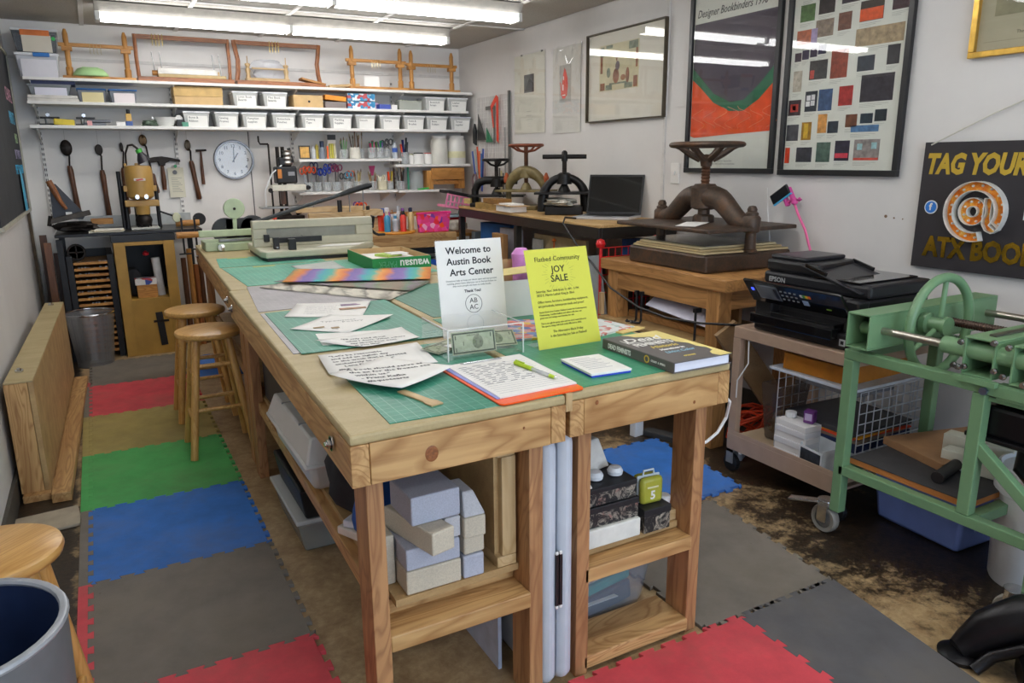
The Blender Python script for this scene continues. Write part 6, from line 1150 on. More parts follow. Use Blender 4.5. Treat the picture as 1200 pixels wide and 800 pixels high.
P('camera_badge', G().box(.415, .47, .215, .27, .0185, .0215), M('e8e6ea', .4), t, bev=.006); g = G(); g.box(.421, .464, .221, .264, .0216, .0222); P('badge_ring', g, M('2c2a2c', .5), t, bev=.006); P('badge_square', G().box(.426, .459, .226, .259, .0223, .0228), M('e8e6ea', .4), t, bev=.005); P('badge_lens', G().at((.4425, .2425, .0229)).lathe([(.007, 0), (.0095, 0), (.0095, .0006), (.007, .0006), (.007, 0)], n=20), M('2c2a2c', .5), t)
P('cord', G().tube([(.03, .49, .02), (.25, .60, .004), (.50, .70, .004), (.75, .60, .004), (.97, .49, .02)], .003, 6), M('c8c4b8', .7), t)
# gold frame
t = wallthing('framed_certificate', 'gold framed certificate at the top right corner of the photo', 'picture', 1.815, 1.685); w, h = .50, .50; bframe(t, w, h, .022, M('c8a04c', .3, .8, var=.2, vs=30), .024)
P('mount', G().box(.022, w-.022, .022, h-.022, 0, .006), M('aca68c', .7, var=.03), t); P('inner_line', G().box(.045, w-.045, .052, .0535, .006, .0065), M('8c8870', .7), t); P('inner_picture', G().box(.075, w-.075, .14, h-.06, .006, .007), M('8c886c', .7, var=.2), t)
text('BOOKWORKS', .030, (.18, .095, .0065), M('3c3a30', .7), t); text('The Printers Guild', .016, (.16, .072, .0065), M('4c4a40', .7), t); P('glass', G().box(.023, w-.023, .023, h-.023, .010, .012), GLS, t)
t = wallthing('light_switch', 'white light switch plate between the prints and the big press', 'switch', 3.515, 1.182, .0005); P('plate', G().box(0, .074, 0, .118, 0, .007), WHITE, t, bev=.002); P('toggle', G().box(.031, .043, .05, .072, .007, .018), WHITE, t, bev=.002)
S('wall_conduit', G().at(rot=WR).box(0, .02, 0, ZC-1.0, 0, .008), M('d0cdca', .5), 'slim painted cable channel running down the wall beside the switch', 'cable channel', (XR-.0, 3.60, .99))
for k, (y, z, r) in enumerate(((2.10, 1.075, .007), (2.06, 1.07, .004), (1.47+.02, .9, .003), (2.02, 1.068, .003))): S('wall_hole', G().at(rot=WR).cyl((0, 0, 0), (0, 0, .0015), r, n=10), M('7c6450', .9), ['largest brown nail hole in the wall right of the pink arm', 'small brown hole beside the largest nail hole', 'tiny hole low on the right wall', 'tiny hole rightmost of the cluster near the pink arm'][k], 'wall mark', (XR-.0, y, z))
# pegboard grid with tools
t = wallthing('wire_grid', 'white wire grid panel on the right wall by the corner, hung with triangles and rulers', 'grid panel', 6.06, 1.10, .02); gw, gh = .58, .74
for k in range(15): P('wire', G().cyl((gw*k/14, 0, 0), (gw*k/14, gh, 0), .0022, n=6), WHITE, t)
for k in range(19): P('wire', G().cyl((0, gh*k/18, .003), (gw, gh*k/18, .003), .0022, n=6), WHITE, t)
P('side_rail', G().box(gw-.01, gw+.01, -.02, gh+.02, -.008, .008), M('6c6c68', .4, .5), t)
hg = 'drafting tools hung on the wire grid'
def ht(name, g, mat, label, y, z, cat='ruler', bev=0): S(name, g, mat, label, cat, (XR-.036, y, z), WR, hg, bev)
tri = lambda w_, h_, i: G().prism([(0, 0), (w_, 0), (w_*.1, h_)], 0, .003)
ht('steel_square', G().box(0, .03, 0, .30, 0, .003).box(-.14, 0, .27, .30, 0, .003), M('6c6c68', .4, .5), 'grey steel square on the wire grid', 5.72, 1.46)
ht('red_triangle', G().prism([(0, .02), (.035, 0), (.035, .36), (0, .38), (-.10, .30), (-.06, .12), (-.045, .13), (-.07, .28), (.0, .33)], .004, .007), M('e04020', .3), 'translucent red-orange triangle rising highest on the grid', 5.66, 1.46, 'drafting triangle')
ht('black_triangle', tri(.16, .22, 0), M('3c3a38', .4), 'dark clear triangle at the upper left of the grid', 6.02, 1.49, 'drafting triangle'); ht('green_template', tri(.13, .12, 0).box(.02, .05, .02, .05, .003, .005), M('2c7c54', .4), 'green triangular template below the steel square', 5.86, 1.47, 'template')
ht('black_scissor_case', G().prism([(0, 0), (.05, -.02), (.06, .10), (.03, .16), (0, .1)], .005, .02), BLK, 'black pouch at the left edge of the wire grid', 6.08, 1.47, 'pouch')
for k, (y, z, l, c, a) in enumerate(((5.97, 1.10, .34, 'e85428', 8), (5.93, 1.06, .36, '2c54b0', -6), (6.01, 1.05, .36, '3c60b8', 14), (5.95, 1.16, .24, 'e87840', 0), (5.985, 1.20, .22, 'a8aca8', 10), (5.91, 1.18, .20, '3c78b8', -3))):
    S('hanging_strip', G().at(rot=Matrix.Rotation(R(a), 3, 'Z')).box(-.014, .014, 0, l, .004*k, .004*k+.003), M(c, .4), ['long orange ruler on the left part of the grid', 'long blue ruler next to the orange one', 'blue ruler tilted across the left part of the grid', 'short orange ruler over the blue ones', 'grey metal ruler on the left part of the grid', 'short light blue ruler, rightmost of the coloured ones'][k], 'ruler', (XR-.045, y, z), WR, hg)
for k, (x, z0, l, c) in enumerate(((5.60, 1.02, .22, 'c8c090'), (5.565, 1.02, .20, '5c5448'), (5.53, 1.02, .56, '9c9c98'), (5.63, 1.02, .24, '4c4c48'))): ht('long_ruler', G().box(0, .018, 0, l, 0, .004), M(c, .4, .3), ['pale yellow ruler standing in the grid behind the black press', 'dark brown ruler standing in the grid', 'long grey steel ruler at the right side of the grid', 'dark ruler left of the pale yellow one'][k], x, z0)
S('cord_coil', G().at(rot=WR).tube([(.045*math.cos(R(a)), .095*math.sin(R(a)), .004*math.sin(R(3*a))) for a in range(0, 360, 20)], .008, 6, closed=True).tube([(.036*math.cos(R(a))+.004, .085*math.sin(R(a)), .01) for a in range(0, 360, 20)], .006, 6, closed=True), M('8c7478', .6, var=.3), 'oval coil of reddish cord hanging at the lower left of the grid', 'cord', (XR-.05, 6.06, 1.12), smooth=True)
# ================================================================ black frame table with presses
tx0, tx1, ty0, ty1, tz = 2.42, 2.985, 3.42, 5.54, .97
t = T('work_table', 'table with a pine top on a black steel frame along the right wall', 'table', ((tx0+tx1)/2, (ty0+ty1)/2, 0), 0); hx, hy = (tx1-tx0)/2, (ty1-ty0)/2; BF = M('302c28', .4, .3, var=.15)
P('table_top', G().prism([(-hx, -hy), (hx, -hy), (hx, hy), (-hx+.12, hy)], tz-.016, tz), wood('d8b47c', 'b48c54', 'y', .8), t, bev=.003)
P('frame_rail', G().beam((-hx+.02, -hy+.01, tz-.048), (-hx+.135, hy-.01, tz-.048), .03, .062), BF, t, bev=.002); P('frame_rail', G().box(-hx+.02, hx-.01, -hy, -hy+.03, tz-.08, tz-.017), BF, t, bev=.002); P('frame_rail', G().box(-hx+.15, hx-.01, hy-.03, hy, tz-.08, tz-.017), BF, t, bev=.002)
for x, y in ((-hx+.03, -hy+.02), (-hx+.075, 0), (-hx+.14, hy-.02), (hx-.03, -hy+.02), (hx-.03, hy-.02)): P('leg', G().box(x-.022, x+.022, y-.018, y+.018, 0, tz-.081), BF, t, bev=.002)
P('lower_shelf', G().box(-hx+.16, hx-.02, -hy+.04, hy-.04, .42, .44), DARKW['y'], t)
S('wall_strip', G().box(-.01, .01, -.01, .01, 0, .62), BF, 'black steel post behind the table near the switch', 'post', (2.93, 3.36, 0))
# laptop
t = T('laptop', 'open silver laptop with a dark reflecting screen on the pine-topped table', 'laptop', (2.745, 3.80, tz+.001), -55)
P('laptop_base', G().box(-.18, .18, -.125, .125, 0, .016), M('c8cace', .35, .4, var=.03), t, bev=.004); P('keyboard', G().box(-.15, .15, -.02, .10, .0162, .0175), M('1c1c1e', .5), t); P('trackpad', G().box(-.05, .05, -.115, -.035, .0162, .017), M('9c9ea2', .3, .7), t)
rt = Matrix.Rotation(R(76), 3, 'X'); g = G().at((0, .118, .016), rt); P('screen_lid', g.box(-.18, .18, 0, .25, -.004, .004), M('2a2a2c', .3), t, bev=.003)
P('screen', G().at((0, .118, .016), rt).box(-.168, .168, .016, .236, .0042, .005), M('141416', .08, coat=1, var=.1), t); P('hinge', G().cyl((-.14, .119, .018), (.14, .119, .018), .006), BLK, t)
S('power_cable', G().tube([(2.53, 3.82, tz+.01), (2.44, 3.80, tz+.02), (2.40, 3.76, .96), (2.41, 3.62, .84), (2.38, 3.42, .76), (2.345, 3.20, .66), (2.335, 2.95, .60), (2.33, 2.72, .585), (2.335, 2.5, .60), (2.36, 2.34, .62), (2.50, 2.33, .6)], .0055, 8), BLK, 'black laptop cord sagging across the front of the wooden stand', 'cable', smooth=True)
# presses: built facing -X, local u along -Y
def press(name, label, y, x, mat, wheel, W_=.30, arch=.26, wz=.36, platen=.12, base=.06, wr=.11, plat_m=None, style=0, group='cast iron book presses on the table', rim=None, ry=-34):
    t = T(name, label, 'book press', (x, y, tz+.001), Matrix.Rotation(R(ry), 3, 'Z'), group); h = arch; w2 = W_/2
    P('press_base', G().box(-w2*.8, w2*.8, -.11, .10, 0, base), mat, t, bev=.006)
    pts = []; rad = []
    if style == 0:
        for k in range(17): a = math.pi*k/16; pts.append((-w2*.93*math.cos(a), 0, h-.045-.0+(h*.62)*(math.sin(a)-1)*1.0 if 0 else (base*.3)+(h-base*.3-.03)*min(1, math.sin(a)**.62))); rad.append(.027+.012*abs(math.cos(a))**6)
    elif style == 1:
        for k in range(17): a = math.pi*k/16; pts.append((-w2*.9*math.cos(a), 0, .145+(h-.145-.03)*math.sin(a)**1.2)); rad.append(.024+.022*math.sin(a))
        for s_ in (-1, 1): P('column', G().lathe([(.026, base), (.02, base+.02), (.02, .13), (.026, .165), (.018, .185), (.008, .20)], (s_*w2*.9, 0, 0), 14), mat, t, smooth=True); P('column_nut', G().lathe([(.018, .19), (.022, .215), (.020, .23), (.007, .262), (0, .262)], (s_*(w2*.9+.016), 0, 0), 10), M('b05830', .6, .3, var=.3), t, smooth=True)
    else:
        pts = [(-w2*.95, 0, .02), (-w2*.95, 0, h-.10), (-w2*.8, 0, h-.045), (-w2*.5, 0, h-.025), (w2*.9, 0, h-.025)]; rad = [.03, .03, .034, .034, .034]
        P('press_foot', G().box(-w2*.95-.03, -w2*.95+.03, -.10, .10, 0, .03), mat, t, bev=.006)
    P('arch', G().tube(pts, rad, 14, flat=.9), mat, t, smooth=True)
    P('screw', G().lathe([(.014, platen+.01)]+[(.014+.002*(k % 2), platen+.02+.006*k) for k in range(int((wz-platen-.02)/.006))]+[(.014, wz)], n=14), IRON if style != 1 else RUST, t)
    P('screw_boss', G().lathe([(.05, h-.075), (.045, h-.01), (.03, h), (0, h)], n=20), mat, t, smooth=True)
    P('screw_foot', G().lathe([(.045, platen+.005), (.038, platen+.02), (.02, platen+.055), (0, platen+.055)], n=18), mat, t, smooth=True)
    P('platen', G().box(-w2-.04, w2+.04, -.12, .12, platen-.008, platen+.006), plat_m or mat, t, bev=.003)
    if wheel == 'bar':
        P('turning_bar', G().cyl((-.145, 0, wz), (.145, 0, wz), .0145, .0145, 14), mat, t, smooth=True); P('bar_hub', G().lathe([(.02, wz-.03), (.022, wz), (.018, wz+.03), (.008, wz+.04), (0, wz+.04)], n=16), mat, t, smooth=True)
    else:
        P('hand_wheel', G().lathe([(wr+.013*math.cos(R(a)), wz+.011*math.sin(R(a))) for a in range(0, 361, 40)], n=36), rim or mat, t, smooth=True); g = G()
        for k in range(5): a = R(72*k+10); g.tube([(.012*math.cos(a), .012*math.sin(a), wz-.045), (wr*.55*math.cos(a), wr*.55*math.sin(a), wz-.035), (wr*.98*math.cos(a), wr*.98*math.sin(a), wz-.004)], .008, 6)
        P('wheel_spoke', g, rim or mat, t, smooth=True)
    return t
BI = M('211f1e', .42, .5, var=.3, vs=12, bmp=.15); OL = M('7a6c48', .5, .3, var=.35, vs=14, bmp=.2)
press('nipping_press', 'black cast iron press with a straight turning bar, behind the laptop side', 4.28, 2.74, BI, 'bar', W_=.31, arch=.27, wz=.372, platen=.14, base=.055)
press('nipping_press', 'olive brass-coloured press with a rusty hand wheel, middle of three', 4.86, 2.78, OL, 'wheel', W_=.32, arch=.30, wz=.455, platen=.135, base=.03, wr=.118, style=1, rim=M('7c4028', .5, .4, var=.3), ry=-55)
press('nipping_press', 'black press with a thin hand wheel beyond the olive one, by the corner', 5.29, 2.76, BI, 'wheel', W_=.36, arch=.225, wz=.355, platen=.085, base=.02, wr=.10, style=2)
S('wood_block', G().box(-.15, .15, -.10, .10, 0, .045), M('6c4c28', .6, var=.3), 'dark brown wood block under the olive press platen', 'press board', (2.72, 4.82, tz+.034+.02), 3, 'wood pieces at the olive press', .003) if 0 else None
wg = 'boards stacked at the presses'
for k, (x, y, a, b_, z, h, c, l) in enumerate(((2.58, 5.02, .06, .15, .001, .045, 'a08048', 'mottled gold-brown board at the table edge before the olive press'), (2.575, 4.93, .055, .13, .047, .035, '8c6430', 'brown wooden board on top of the mottled one'), (2.62, 5.44, .05, .05, .022, .04, 'd0b878', 'pale board under the corner press'))):
    S('press_board', G().box(-a, a, -b_, b_, 0, h), M(c, .6, var=.3, vs=20), l, 'board', (x, y, tz+z), [4, -2, 6][k], wg, .003)
t = T('book_block', 'pair of white book blocks under a tan board at the table edge', 'book', (2.545, 4.66, tz+.001), -4, None); P('page_block', G().box(-.06, .06, -.02, .13, .004, .042), PAPER, t, bev=.001); P('page_block', G().box(-.06, .06, -.12, -.025, .004, .042), PAPER, t, bev=.001); P('tan_board', G().box(-.07, .07, -.16, .15, .043, .049), M('c4a47c', .7), t, bev=.001); P('top_sheet', G().box(-.05, .05, -.10, .10, .0495, .058), PAPER, t); P('bottom_board', G().box(-.065, .065, -.13, .14, 0, .003), M('c4a47c', .7), t)
lump('paper_heap', 'crumpled pale papers under the platen of the black bar press', (2.70, 4.30, tz+.057), (.10, .16, .025), M('b8b4a8', .8, var=.15), 71, 'papers', .4)
# things under the black table
ug = 'papers and boxes under the black framed table'
for k, (x, y, z, a, b_, h, c, l, rz) in enumerate((
 (2.70, 5.12, .441, .05, .22, .41, '2c6cb4', 'blue folder standing under the table near the welcome sign', 4), (2.52, 4.79, .441, .02, .095, .37, 'a87c4c', 'brown cardboard leaning before the blue folder', -3), (2.62, 4.80, .441, .02, .13, .40, 'b8b8c0', 'grey-white sheets standing between the two table legs', 3),
 (2.66, 5.42, .441, .05, .03, .33, '6c7478', 'thin grey binder at the far end under the table', 0), (2.76, 4.10, .441, .14, .26, .21, '8c6c40', 'brown box low under the table behind the yellow sign', 0), (2.74, 4.52, .441, .08, .14, .15, 'c8bca0', 'cream box beside the brown one under the table', 4), (2.78, 3.70, .441, .14, .20, .12, '4c3c30', 'dark brown box under the laptop end of the table', 0))):
    S('stored_box', G().box(-a, a, -b_, b_, 0, h), M(c, .7, var=.12), l, 'box', (x, y, z), rz, ug, .003)
S('cream_panel', G().box(-.01, .01, -.31, .31, 0, .18), M('c8b48c', .7), 'wide cream panel on the brown box behind the yellow sign', 'panel', (2.64, 4.17, .652), 1, ug); S('pale_sheet', G().box(-.008, .008, -.06, .06, 0, .16), M('b8b8b4', .6), 'grey-white panel end beside the cream panel', 'panel', (2.60, 4.39, .592+.05), 0, ug)
for k, (y, c) in enumerate(((4.92, 'dcdce0'), (4.90, '2c48b8'), (4.885, 'e07830'), (4.91, 'c83048'))): S('glue_tube', G().box(-.012, .012, -.012, .012, 0, .08+.02*k), M(c, .4), ['white tube in front of the grey sheets', 'blue tube in front of the grey sheets', 'orange tube in front of the grey sheets', 'red tube in front of the grey sheets'][k], 'tube', (2.50+.004*k, 4.74+.03*k, .441), 0, 'small tubes under the table', .002)
random.seed(99)
for k in range(16):
    c = ['8c2c24', 'c8b890', '24405c', '3c5c3c', 'a85c2c', '6c6c70', 'd8d0bc', '54304c'][k % 8]; y = 3.55+.118*k
    S('stored_book', G().box(-.08, .08, -.016-.006*(k % 3), .016+.006*(k % 3), 0, .16+.02*(k % 4)), M(c, .6), '%s book on the floor under the black framed table, %s' % (['dark red', 'cream', 'navy', 'dark green', 'rust', 'grey', 'ivory', 'plum'][k % 8], 'near half' if k < 8 else 'far half'), 'book', (2.74, y, .0), 0, 'books on the floor under the table', .001)
t = T('wire_rack', 'red wire rack with ball ends behind the wooden stand', 'rack', (2.56, 3.375, 0), 0); RD = M('d82024', .35)
[P('rack_post', G().cyl((x, -.0, .0), (x, 0, .86), .008), RD, t, smooth=True) for x in (-.16, .22)]
for x in (-.16, .22): P('ball_end', G().lathe([(0, -.028), (.02, -.02), (.028, 0), (.02, .02), (0, .028)], (x, 0, .875), 16), RD, t, smooth=True)
for k in range(9): P('wire', G().cyl((-.15+.045*k, 0, .5), (-.15+.045*k, 0, .85), .003, n=6), RD, t)
for k in range(7): P('wire', G().cyl((-.16, 0, .55+.05*k), (.22, 0, .55+.05*k), .003, n=6), RD, t)
S('blue_folder', G().box(-.12, .12, -.004, .004, 0, .30), M('2c5c9c', .5), 'blue sheet standing behind the red wire rack', 'folder', (2.74, 3.47, .58)); S('grey_sheet', G().beam((0, -.10, 0), (-.02, -.04, .36), .004, .16, (0, 1, 0)), M('a4acb0', .5), 'grey-blue sheet wedged between the stand and the red rack', 'sheet', (2.42, 3.50, .44))
t = T('orange_rack_knob', 'orange ball-topped rod under the table behind the yellow sign', 'rod', (2.50, 4.02, .441), 0); P('rod', G().cyl((0, 0, 0), (0, 0, .38), .005), M('c05c20', .4), t); P('ball_end', G().lathe([(0, -.016), (.016, 0), (0, .016)], (0, 0, .39), 12), M('c86820', .4), t, smooth=True)
# ================================================================ wooden stand and the large press
sx0, sx1, sy0, sy1, sz = 2.37, 2.94, 2.39, 3.33, .805
t = T('wooden_stand', 'heavy pine stand carrying the large iron press', 'stand', ((sx0+sx1)/2, (sy0+sy1)/2, 0), 0); hx, hy = (sx1-sx0)/2, (sy1-sy0)/2
OAK = {a: wood('c8945a', '96683a', a, 1, .5) for a in 'xyz'}
P('stand_top', G().box(-hx, hx, -hy, hy, sz-.055, sz), OAK['y'], t, bev=.004)
for x in (-hx+.055, hx-.055):
    for y in (-hy+.09, hy-.09): P('leg', G().box(x-.04, x+.04, y-.04, y+.04, 0, sz-.056), OAK['z'], t, bev=.003)
P('apron', G().box(-hx+.02, -hx+.05, -hy+.131, hy-.131, sz-.15, sz-.056), OAK['y'], t, bev=.002); P('apron', G().box(-hx+.096, hx-.096, -hy+.06, -hy+.1, sz-.15, sz-.056), OAK['x'], t, bev=.002)
P('shelf_board', G().box(-hx-.03, hx-.02, -hy+.135, hy-.03, .475, .495), PLYW, t, bev=.002); P('inner_panel', G().box(-.05, -.03, -hy+.14, hy-.14, .497, .74), M('a88458', .6, var=.12), t); P('support_rail', G().box(-hx+.10, -hx+.13, -hy+.131, hy-.131, .497, .53), OAK['y'], t)
P('side_brace', G().beam((-.22, hy-.02, .02), (-.20, hy+.03, .70), .02, .08, (0, 1, 0)), OSB, t, bev=.002)
S('leaning_board', G().beam((0, 0, 0), (.24, -.08, -.34), .03, .11), OSB, 'rough chipboard strip leaning down from the stand towards the printer cart', 'board', (2.36, 2.37, .60), bev=.002)
S('pine_strip', G().box(-.01, .01, -.012, .012, 0, .12), PALE['z'], 'short pale pine strip on the left leg of the stand', 'strip', (2.36, 3.30, .50)); 
S('paper_stack', G().add([(2.40,2.52,.565),(2.40,2.97,.600),(2.52,2.98,.67),(2.52,2.50,.645),(2.40,2.52,.569),(2.40,2.97,.604),(2.52,2.98,.674),(2.52,2.50,.649)], [(0,3,2,1),(4,5,6,7),(0,1,5,4),(1,2,6,5),(2,3,7,6),(3,0,4,7)]), M('dedcec', .7, var=.02), 'lilac-white sheets of paper drooping in the stand', 'paper')
for k, (y, z) in enumerate(((2.58, .62), (3.02, .64), (2.98, .64))): 
    t2 = T('bench_clamp', ['small black crank clamp hanging at the right of the stand opening', 'black crank clamp hanging at the left of the stand opening', 'thin black clamp rod beside the left crank clamp'][k], 'clamp', (2.40-.02, y, z-.15), 0, 'black clamps in the stand'); P('clamp_rod', G().cyl((0, 0, .03), (0, 0, .17), .006), BLK, t2); P('clamp_crank', G().tube([(0, 0, .03), (0, .01, .015), (-.01, .055, .01)], .006, 6).lathe([(0, -.012), (.012, 0), (0, .012)], (-.012, .06, .01), 10), BLK, t2, smooth=True); P('clamp_bar', G().box(-.01, .03, -.008, .008, .16, .18), BLK, t2)
# big press
px0 = 2.41
t = T('standing_press', 'large rusty dark iron press with wide hand wheel and arched yoke', 'book press', (2.70, 2.905, sz+.001), 0); D_ = .27; W_ = .40
m, nt, b = newmat('rusty_iron'); v = coords(nt); n = noise(nt, v, 7, 7, .7, .4); n2 = noise(nt, v, 60, 4, .7); nt.links.new(mixc(nt, .3, ramp(nt, n, [(.35, '3c342d'), (.55, '54453a'), (.7, '7a5436')]), ramp(nt, n2, [(.4, '342c27'), (.65, '6a4a30')])), b.inputs['Base Color']); b.inputs['Metallic'].default_value = .35; b.inputs['Roughness'].default_value = .5; bump(nt, b, n2, .35, .003); RI = m
g = G(); g.v = []; hx, hy = .28, .35
g.prism([(-hx, -hy+.02), (hx-.03, -hy), (hx, -hy+.05), (hx, hy-.05), (hx-.03, hy), (-.10, hy), (-hx, .24)], 0, .085); P('press_bed', g, RI, t, bev=.012, smooth=False)
for k, (a, b_, z, c) in enumerate(((hx-.01, hy-.015, .0855, 'c8b488'), (hx-.02, hy-.05, .0955, 'bca67c'), (hx-.035, hy-.07, .1055, 'c8b890'))): P('press_board', G().prism([(-a, -b_+.03), (a-.02, -b_), (a-.02, b_), (-a+.16, b_), (-a, .22-.012*k)], z, z+.0085), M(c, .7, var=.05), t, bev=.001)
P('metal_sheet', G().box(-.22, .2, -.26, .26, .1155, .119), M('8c8c88', .25, .8, var=.2), t)
ya = .325
for s_ in (-1, 1):
    P('column', G().lathe([(.034, .085), (.034, .095), (.027, .10), (.025, .175), (.034, .18), (.038, .185)], (0, s_*ya, 0), 20), RI, t, smooth=True)
    P('column_cap', G().lathe([(.030, .25), (.03, .268), (.022, .275), (.024, .285), (.016, .300), (0, .303)], (0, s_*ya, 0), 14), RI, t, smooth=True)
pts = []; rad = []
for k in range(25):
    u = -1+2*k/24; y = u*ya; q_ = max(0, min(1, (.86-abs(u))/.62)); z = .218+.112*q_*q_*(3-2*q_); pts.append((0, y, z)); rad.append(.038+.022*(1-abs(u))**.8)
P('yoke', G().tube(pts, rad, 18), RI, t, smooth=True)
for s_ in (-1, 1): P('yoke_end', G().lathe([(.036, .178), (.042, .19), (.042, .245), (.034, .255)], (0, s_*ya, 0), 20), RI, t, smooth=True)
P('yoke_boss', G().lathe([(.045, .268), (.066, .278), (.070, .375), (.055, .388), (.05, .395), (0, .395)], n=28), RI, t, smooth=True)
P('screw', G().lathe([(.024, .20)]+[(.019+.004*(k % 2), .21+.008*k) for k in range(38)]+[(.02, .515)], n=18), RUST, t)
P('platen_boss', G().lathe([(.055, .206), (.053, .235), (.045, .242), (.03, .245), (.03, .27)], n=10), RI, t)
P('platen', G().prism([(-.30, -.36), (.27, -.36), (.27, .33), (-.30, .33)], .186, .205), RI, t, bev=.005)
wz, wr = .585, .163
P('hand_wheel', G().lathe([(wr+.024*math.cos(R(a)), wz+.015*math.sin(R(a))) for a in range(0, 361, 30)], n=56), RI, t, smooth=True)
P('wheel_hub', G().lathe([(.026, wz-.105), (.03, wz-.085), (.04, wz-.06), (.03, wz-.05), (0, wz-.045)], n=20), RI, t, smooth=True)
for k in range(6):
    a = R(60*k+20); c_, s_ = math.cos(a), math.sin(a); P('wheel_spoke', G().tube([(.03*c_, .03*s_, wz-.07), (.08*c_, .08*s_, wz-.045), (.13*c_, .13*s_, wz-.012), (.158*c_, .158*s_, wz)], [.018, .016, .013, .013], 8), RI, t, smooth=True)
S('paper_strip', G().prism([(-.11, -.10), (-.03, -.15), (.13, .06), (.03, .11)], 0, .002), PAPER, 'white strip of paper lying on the iron platen of the large press', 'paper', (2.55, 2.84, sz+.2075), -20)
S('white_cable', G().tube([(2.42, 2.40, .82), (2.425, 2.36, .95), (2.43, 2.35, 1.10), (2.6, 2.45, 1.18)], .003, 6), WHITE, 'thin white cord rising beside the large press to the phone', 'cable', smooth=True) if 0 else None
S('white_cable', G().tube([(2.96, 2.69, .81), (2.955, 2.70, .95), (2.96, 2.73, 1.08), (2.96, 2.74, 1.18)], .003, 6), WHITE, 'thin white cord hanging in front of the wall behind the large press', 'cable', smooth=True)
t = T('phone_arm', 'bright pink gooseneck arm holding a small black phone', 'phone holder', (2.93, 2.41, .807), 0)
P('gooseneck', G().tube([(0, 0, 0), (.0, .0, .05), (.0, .012, .09), (.0, .052, .185), (.0, .10, .255), (.0, .13, .31)], .0062, 10), M('e8689c', .4), t, smooth=True)
P('joint', G().lathe([(0, -.02), (.016, -.01), (.016, .01), (0, .02)], (0, .128, .315), 14).lathe([(0, -.012), (.014, 0), (0, .012)], (0, .10, .325), 12), M('d8509c', .4), t, smooth=True)
rt = Matrix.Rotation(R(-33), 3, 'X')
P('clip_body', G().at((0, .165, .335), rt).box(-.012, .012, -.03, .03, -.028, -.018).box(-.014, .012, -.028, -.012, -.038, .04).box(-.014, .012, .012, .028, -.038, .04), M('d8509c', .4), t, bev=.004)
P('phone', G().at((-.02, .20, .345), rt).box(-.006, .006, -.058, .058, -.024, .026), M('1a1a1e', .3), t, bev=.005); P('blue_edge', G().at((-.016, .20, .345), rt).box(-.006, .006, -.058, .058, -.030, -.024), M('4cb4e0', .4), t)
# ================================================================ printer on its cart
cx0, cx1, cy0, cy1, cz = 2.28, 2.80, 1.66, 2.235, .645; TP = M('b09682', .42, .1, var=.05)
t = T('printer_cart', 'taupe steel cart on casters carrying the printer', 'cart', ((cx0+cx1)/2, (cy0+cy1)/2, 0), 0); hx, hy = (cx1-cx0)/2, (cy1-cy0)/2
P('cart_top', G().box(-hx, hx, -hy, hy, cz-.048, cz), TP, t, bev=.004); P('cart_shelf', G().box(-hx, hx, -hy, hy, .125, .135).box(-hx, -hx+.006, -hy, hy, .135, .19).box(hx-.006, hx, -hy, hy, .135, .19), TP, t, bev=.002); P('shelf_front', G().box(-hx-.002, -hx, -hy, hy, .105, .172), TP, t); P('shelf_plate', G().box(-hx+.006, hx-.006, -hy+.003, hy-.003, .150, .1555), M('b09a80', .5, var=.06), t)
for x in (-hx+.016, hx-.016):
    for y in (-hy+.018, hy-.018):
        P('leg', G().box(x-.015, x+.015, y-.02, y+.02, .10, cz-.049), TP, t, bev=.002); c_ = P('caster', G().cyl((x-.012, y, .038), (x+.012, y, .038), .038, n=20), BLK, t, bev=.003); P('caster_fork', G().box(x-.018, x-.013, y-.018, y+.018, .04, .10).box(x+.013, x+.018, y-.018, y+.018, .04, .10).box(x-.018, x+.018, y-.018, y+.018, .09, .10), M('8c8c8c', .5, .3), c_)
t = T('printer', 'black multifunction printer with touch screen and open paper feeder', 'printer', (2.51, 1.925, cz+.001), 0)
BP = M('1b1b1e', .38, var=.1); BG = M('111114', .15, var=.1, coat=.5); a, b_ = .205, .24
P('lower_body', G().prism([(-a, -b_+.01), (a, -b_+.01), (a, b_-.01), (-a, b_-.01)], .0, .06), BP, t, bev=.008); P('paper_drawer', G().box(-a-.035, -a+.02, -b_+.07, b_-.02, .035, .075), BG, t, bev=.004)
P('middle_body', G().box(-a+.06, a, -b_, b_, .06, .185), BP, t, bev=.012); P('cheek', G().box(-a+.01, -a+.07, b_-.085, b_, .06, .185), BP, t, bev=.01); P('cheek', G().box(-a+.01, -a+.07, -b_, -b_+.06, .06, .185), BP, t, bev=.01)
P('output_tray', G().box(-a-.01, -a+.07, -b_+.08, b_-.10, .072, .088), BG, t, bev=.003); P('scanner_lid', G().box(-a+.055, a+.005, -b_-.006, b_+.006, .186, .235), M('202024', .42, var=.1), t, bev=.012)
rt = Matrix.Rotation(R(-38), 3, 'Y'); pn = P('control_panel', G().at((-a-.005, 0, .125), rt).box(0, .012, -b_+.02, b_, -.01, .105), BG, t, bev=.004)
PF = Matrix(((0, 0, -1), (-1, 0, 0), (0, 1, 0))); PR = rt @ PF
def pan(nm, u0, u1, v0, v1, m_, z=.001): g = G().at((-a-.005, 0, .125), PR); g.box(u0, u1, v0, v1, -.0, z); return P(nm, g, m_, pn)
pan('screen_bezel', -.185, -.075, .018, .092, M('8c9094', .3, .6), .0015); pan('touch_screen', -.177, -.10, .024, .086, M('74787c', .2), .0025); pan('nav_pad', -.095, -.08, .03, .08, M('2c2c30', .4), .003)
for k in range(12): pan('key', -.065+.022*(k % 4), -.055+.022*(k % 4), .03+.02*(k//4), .036+.02*(k//4), M('9a9ca0', .5), .0015)
for k, c in enumerate(('d8d8d8', '3c9c4c', 'e8c830', 'e86c20')): pan('color_key', .03+.012*k, .041+.012*k, .062, .074, M(c, .4), .002)
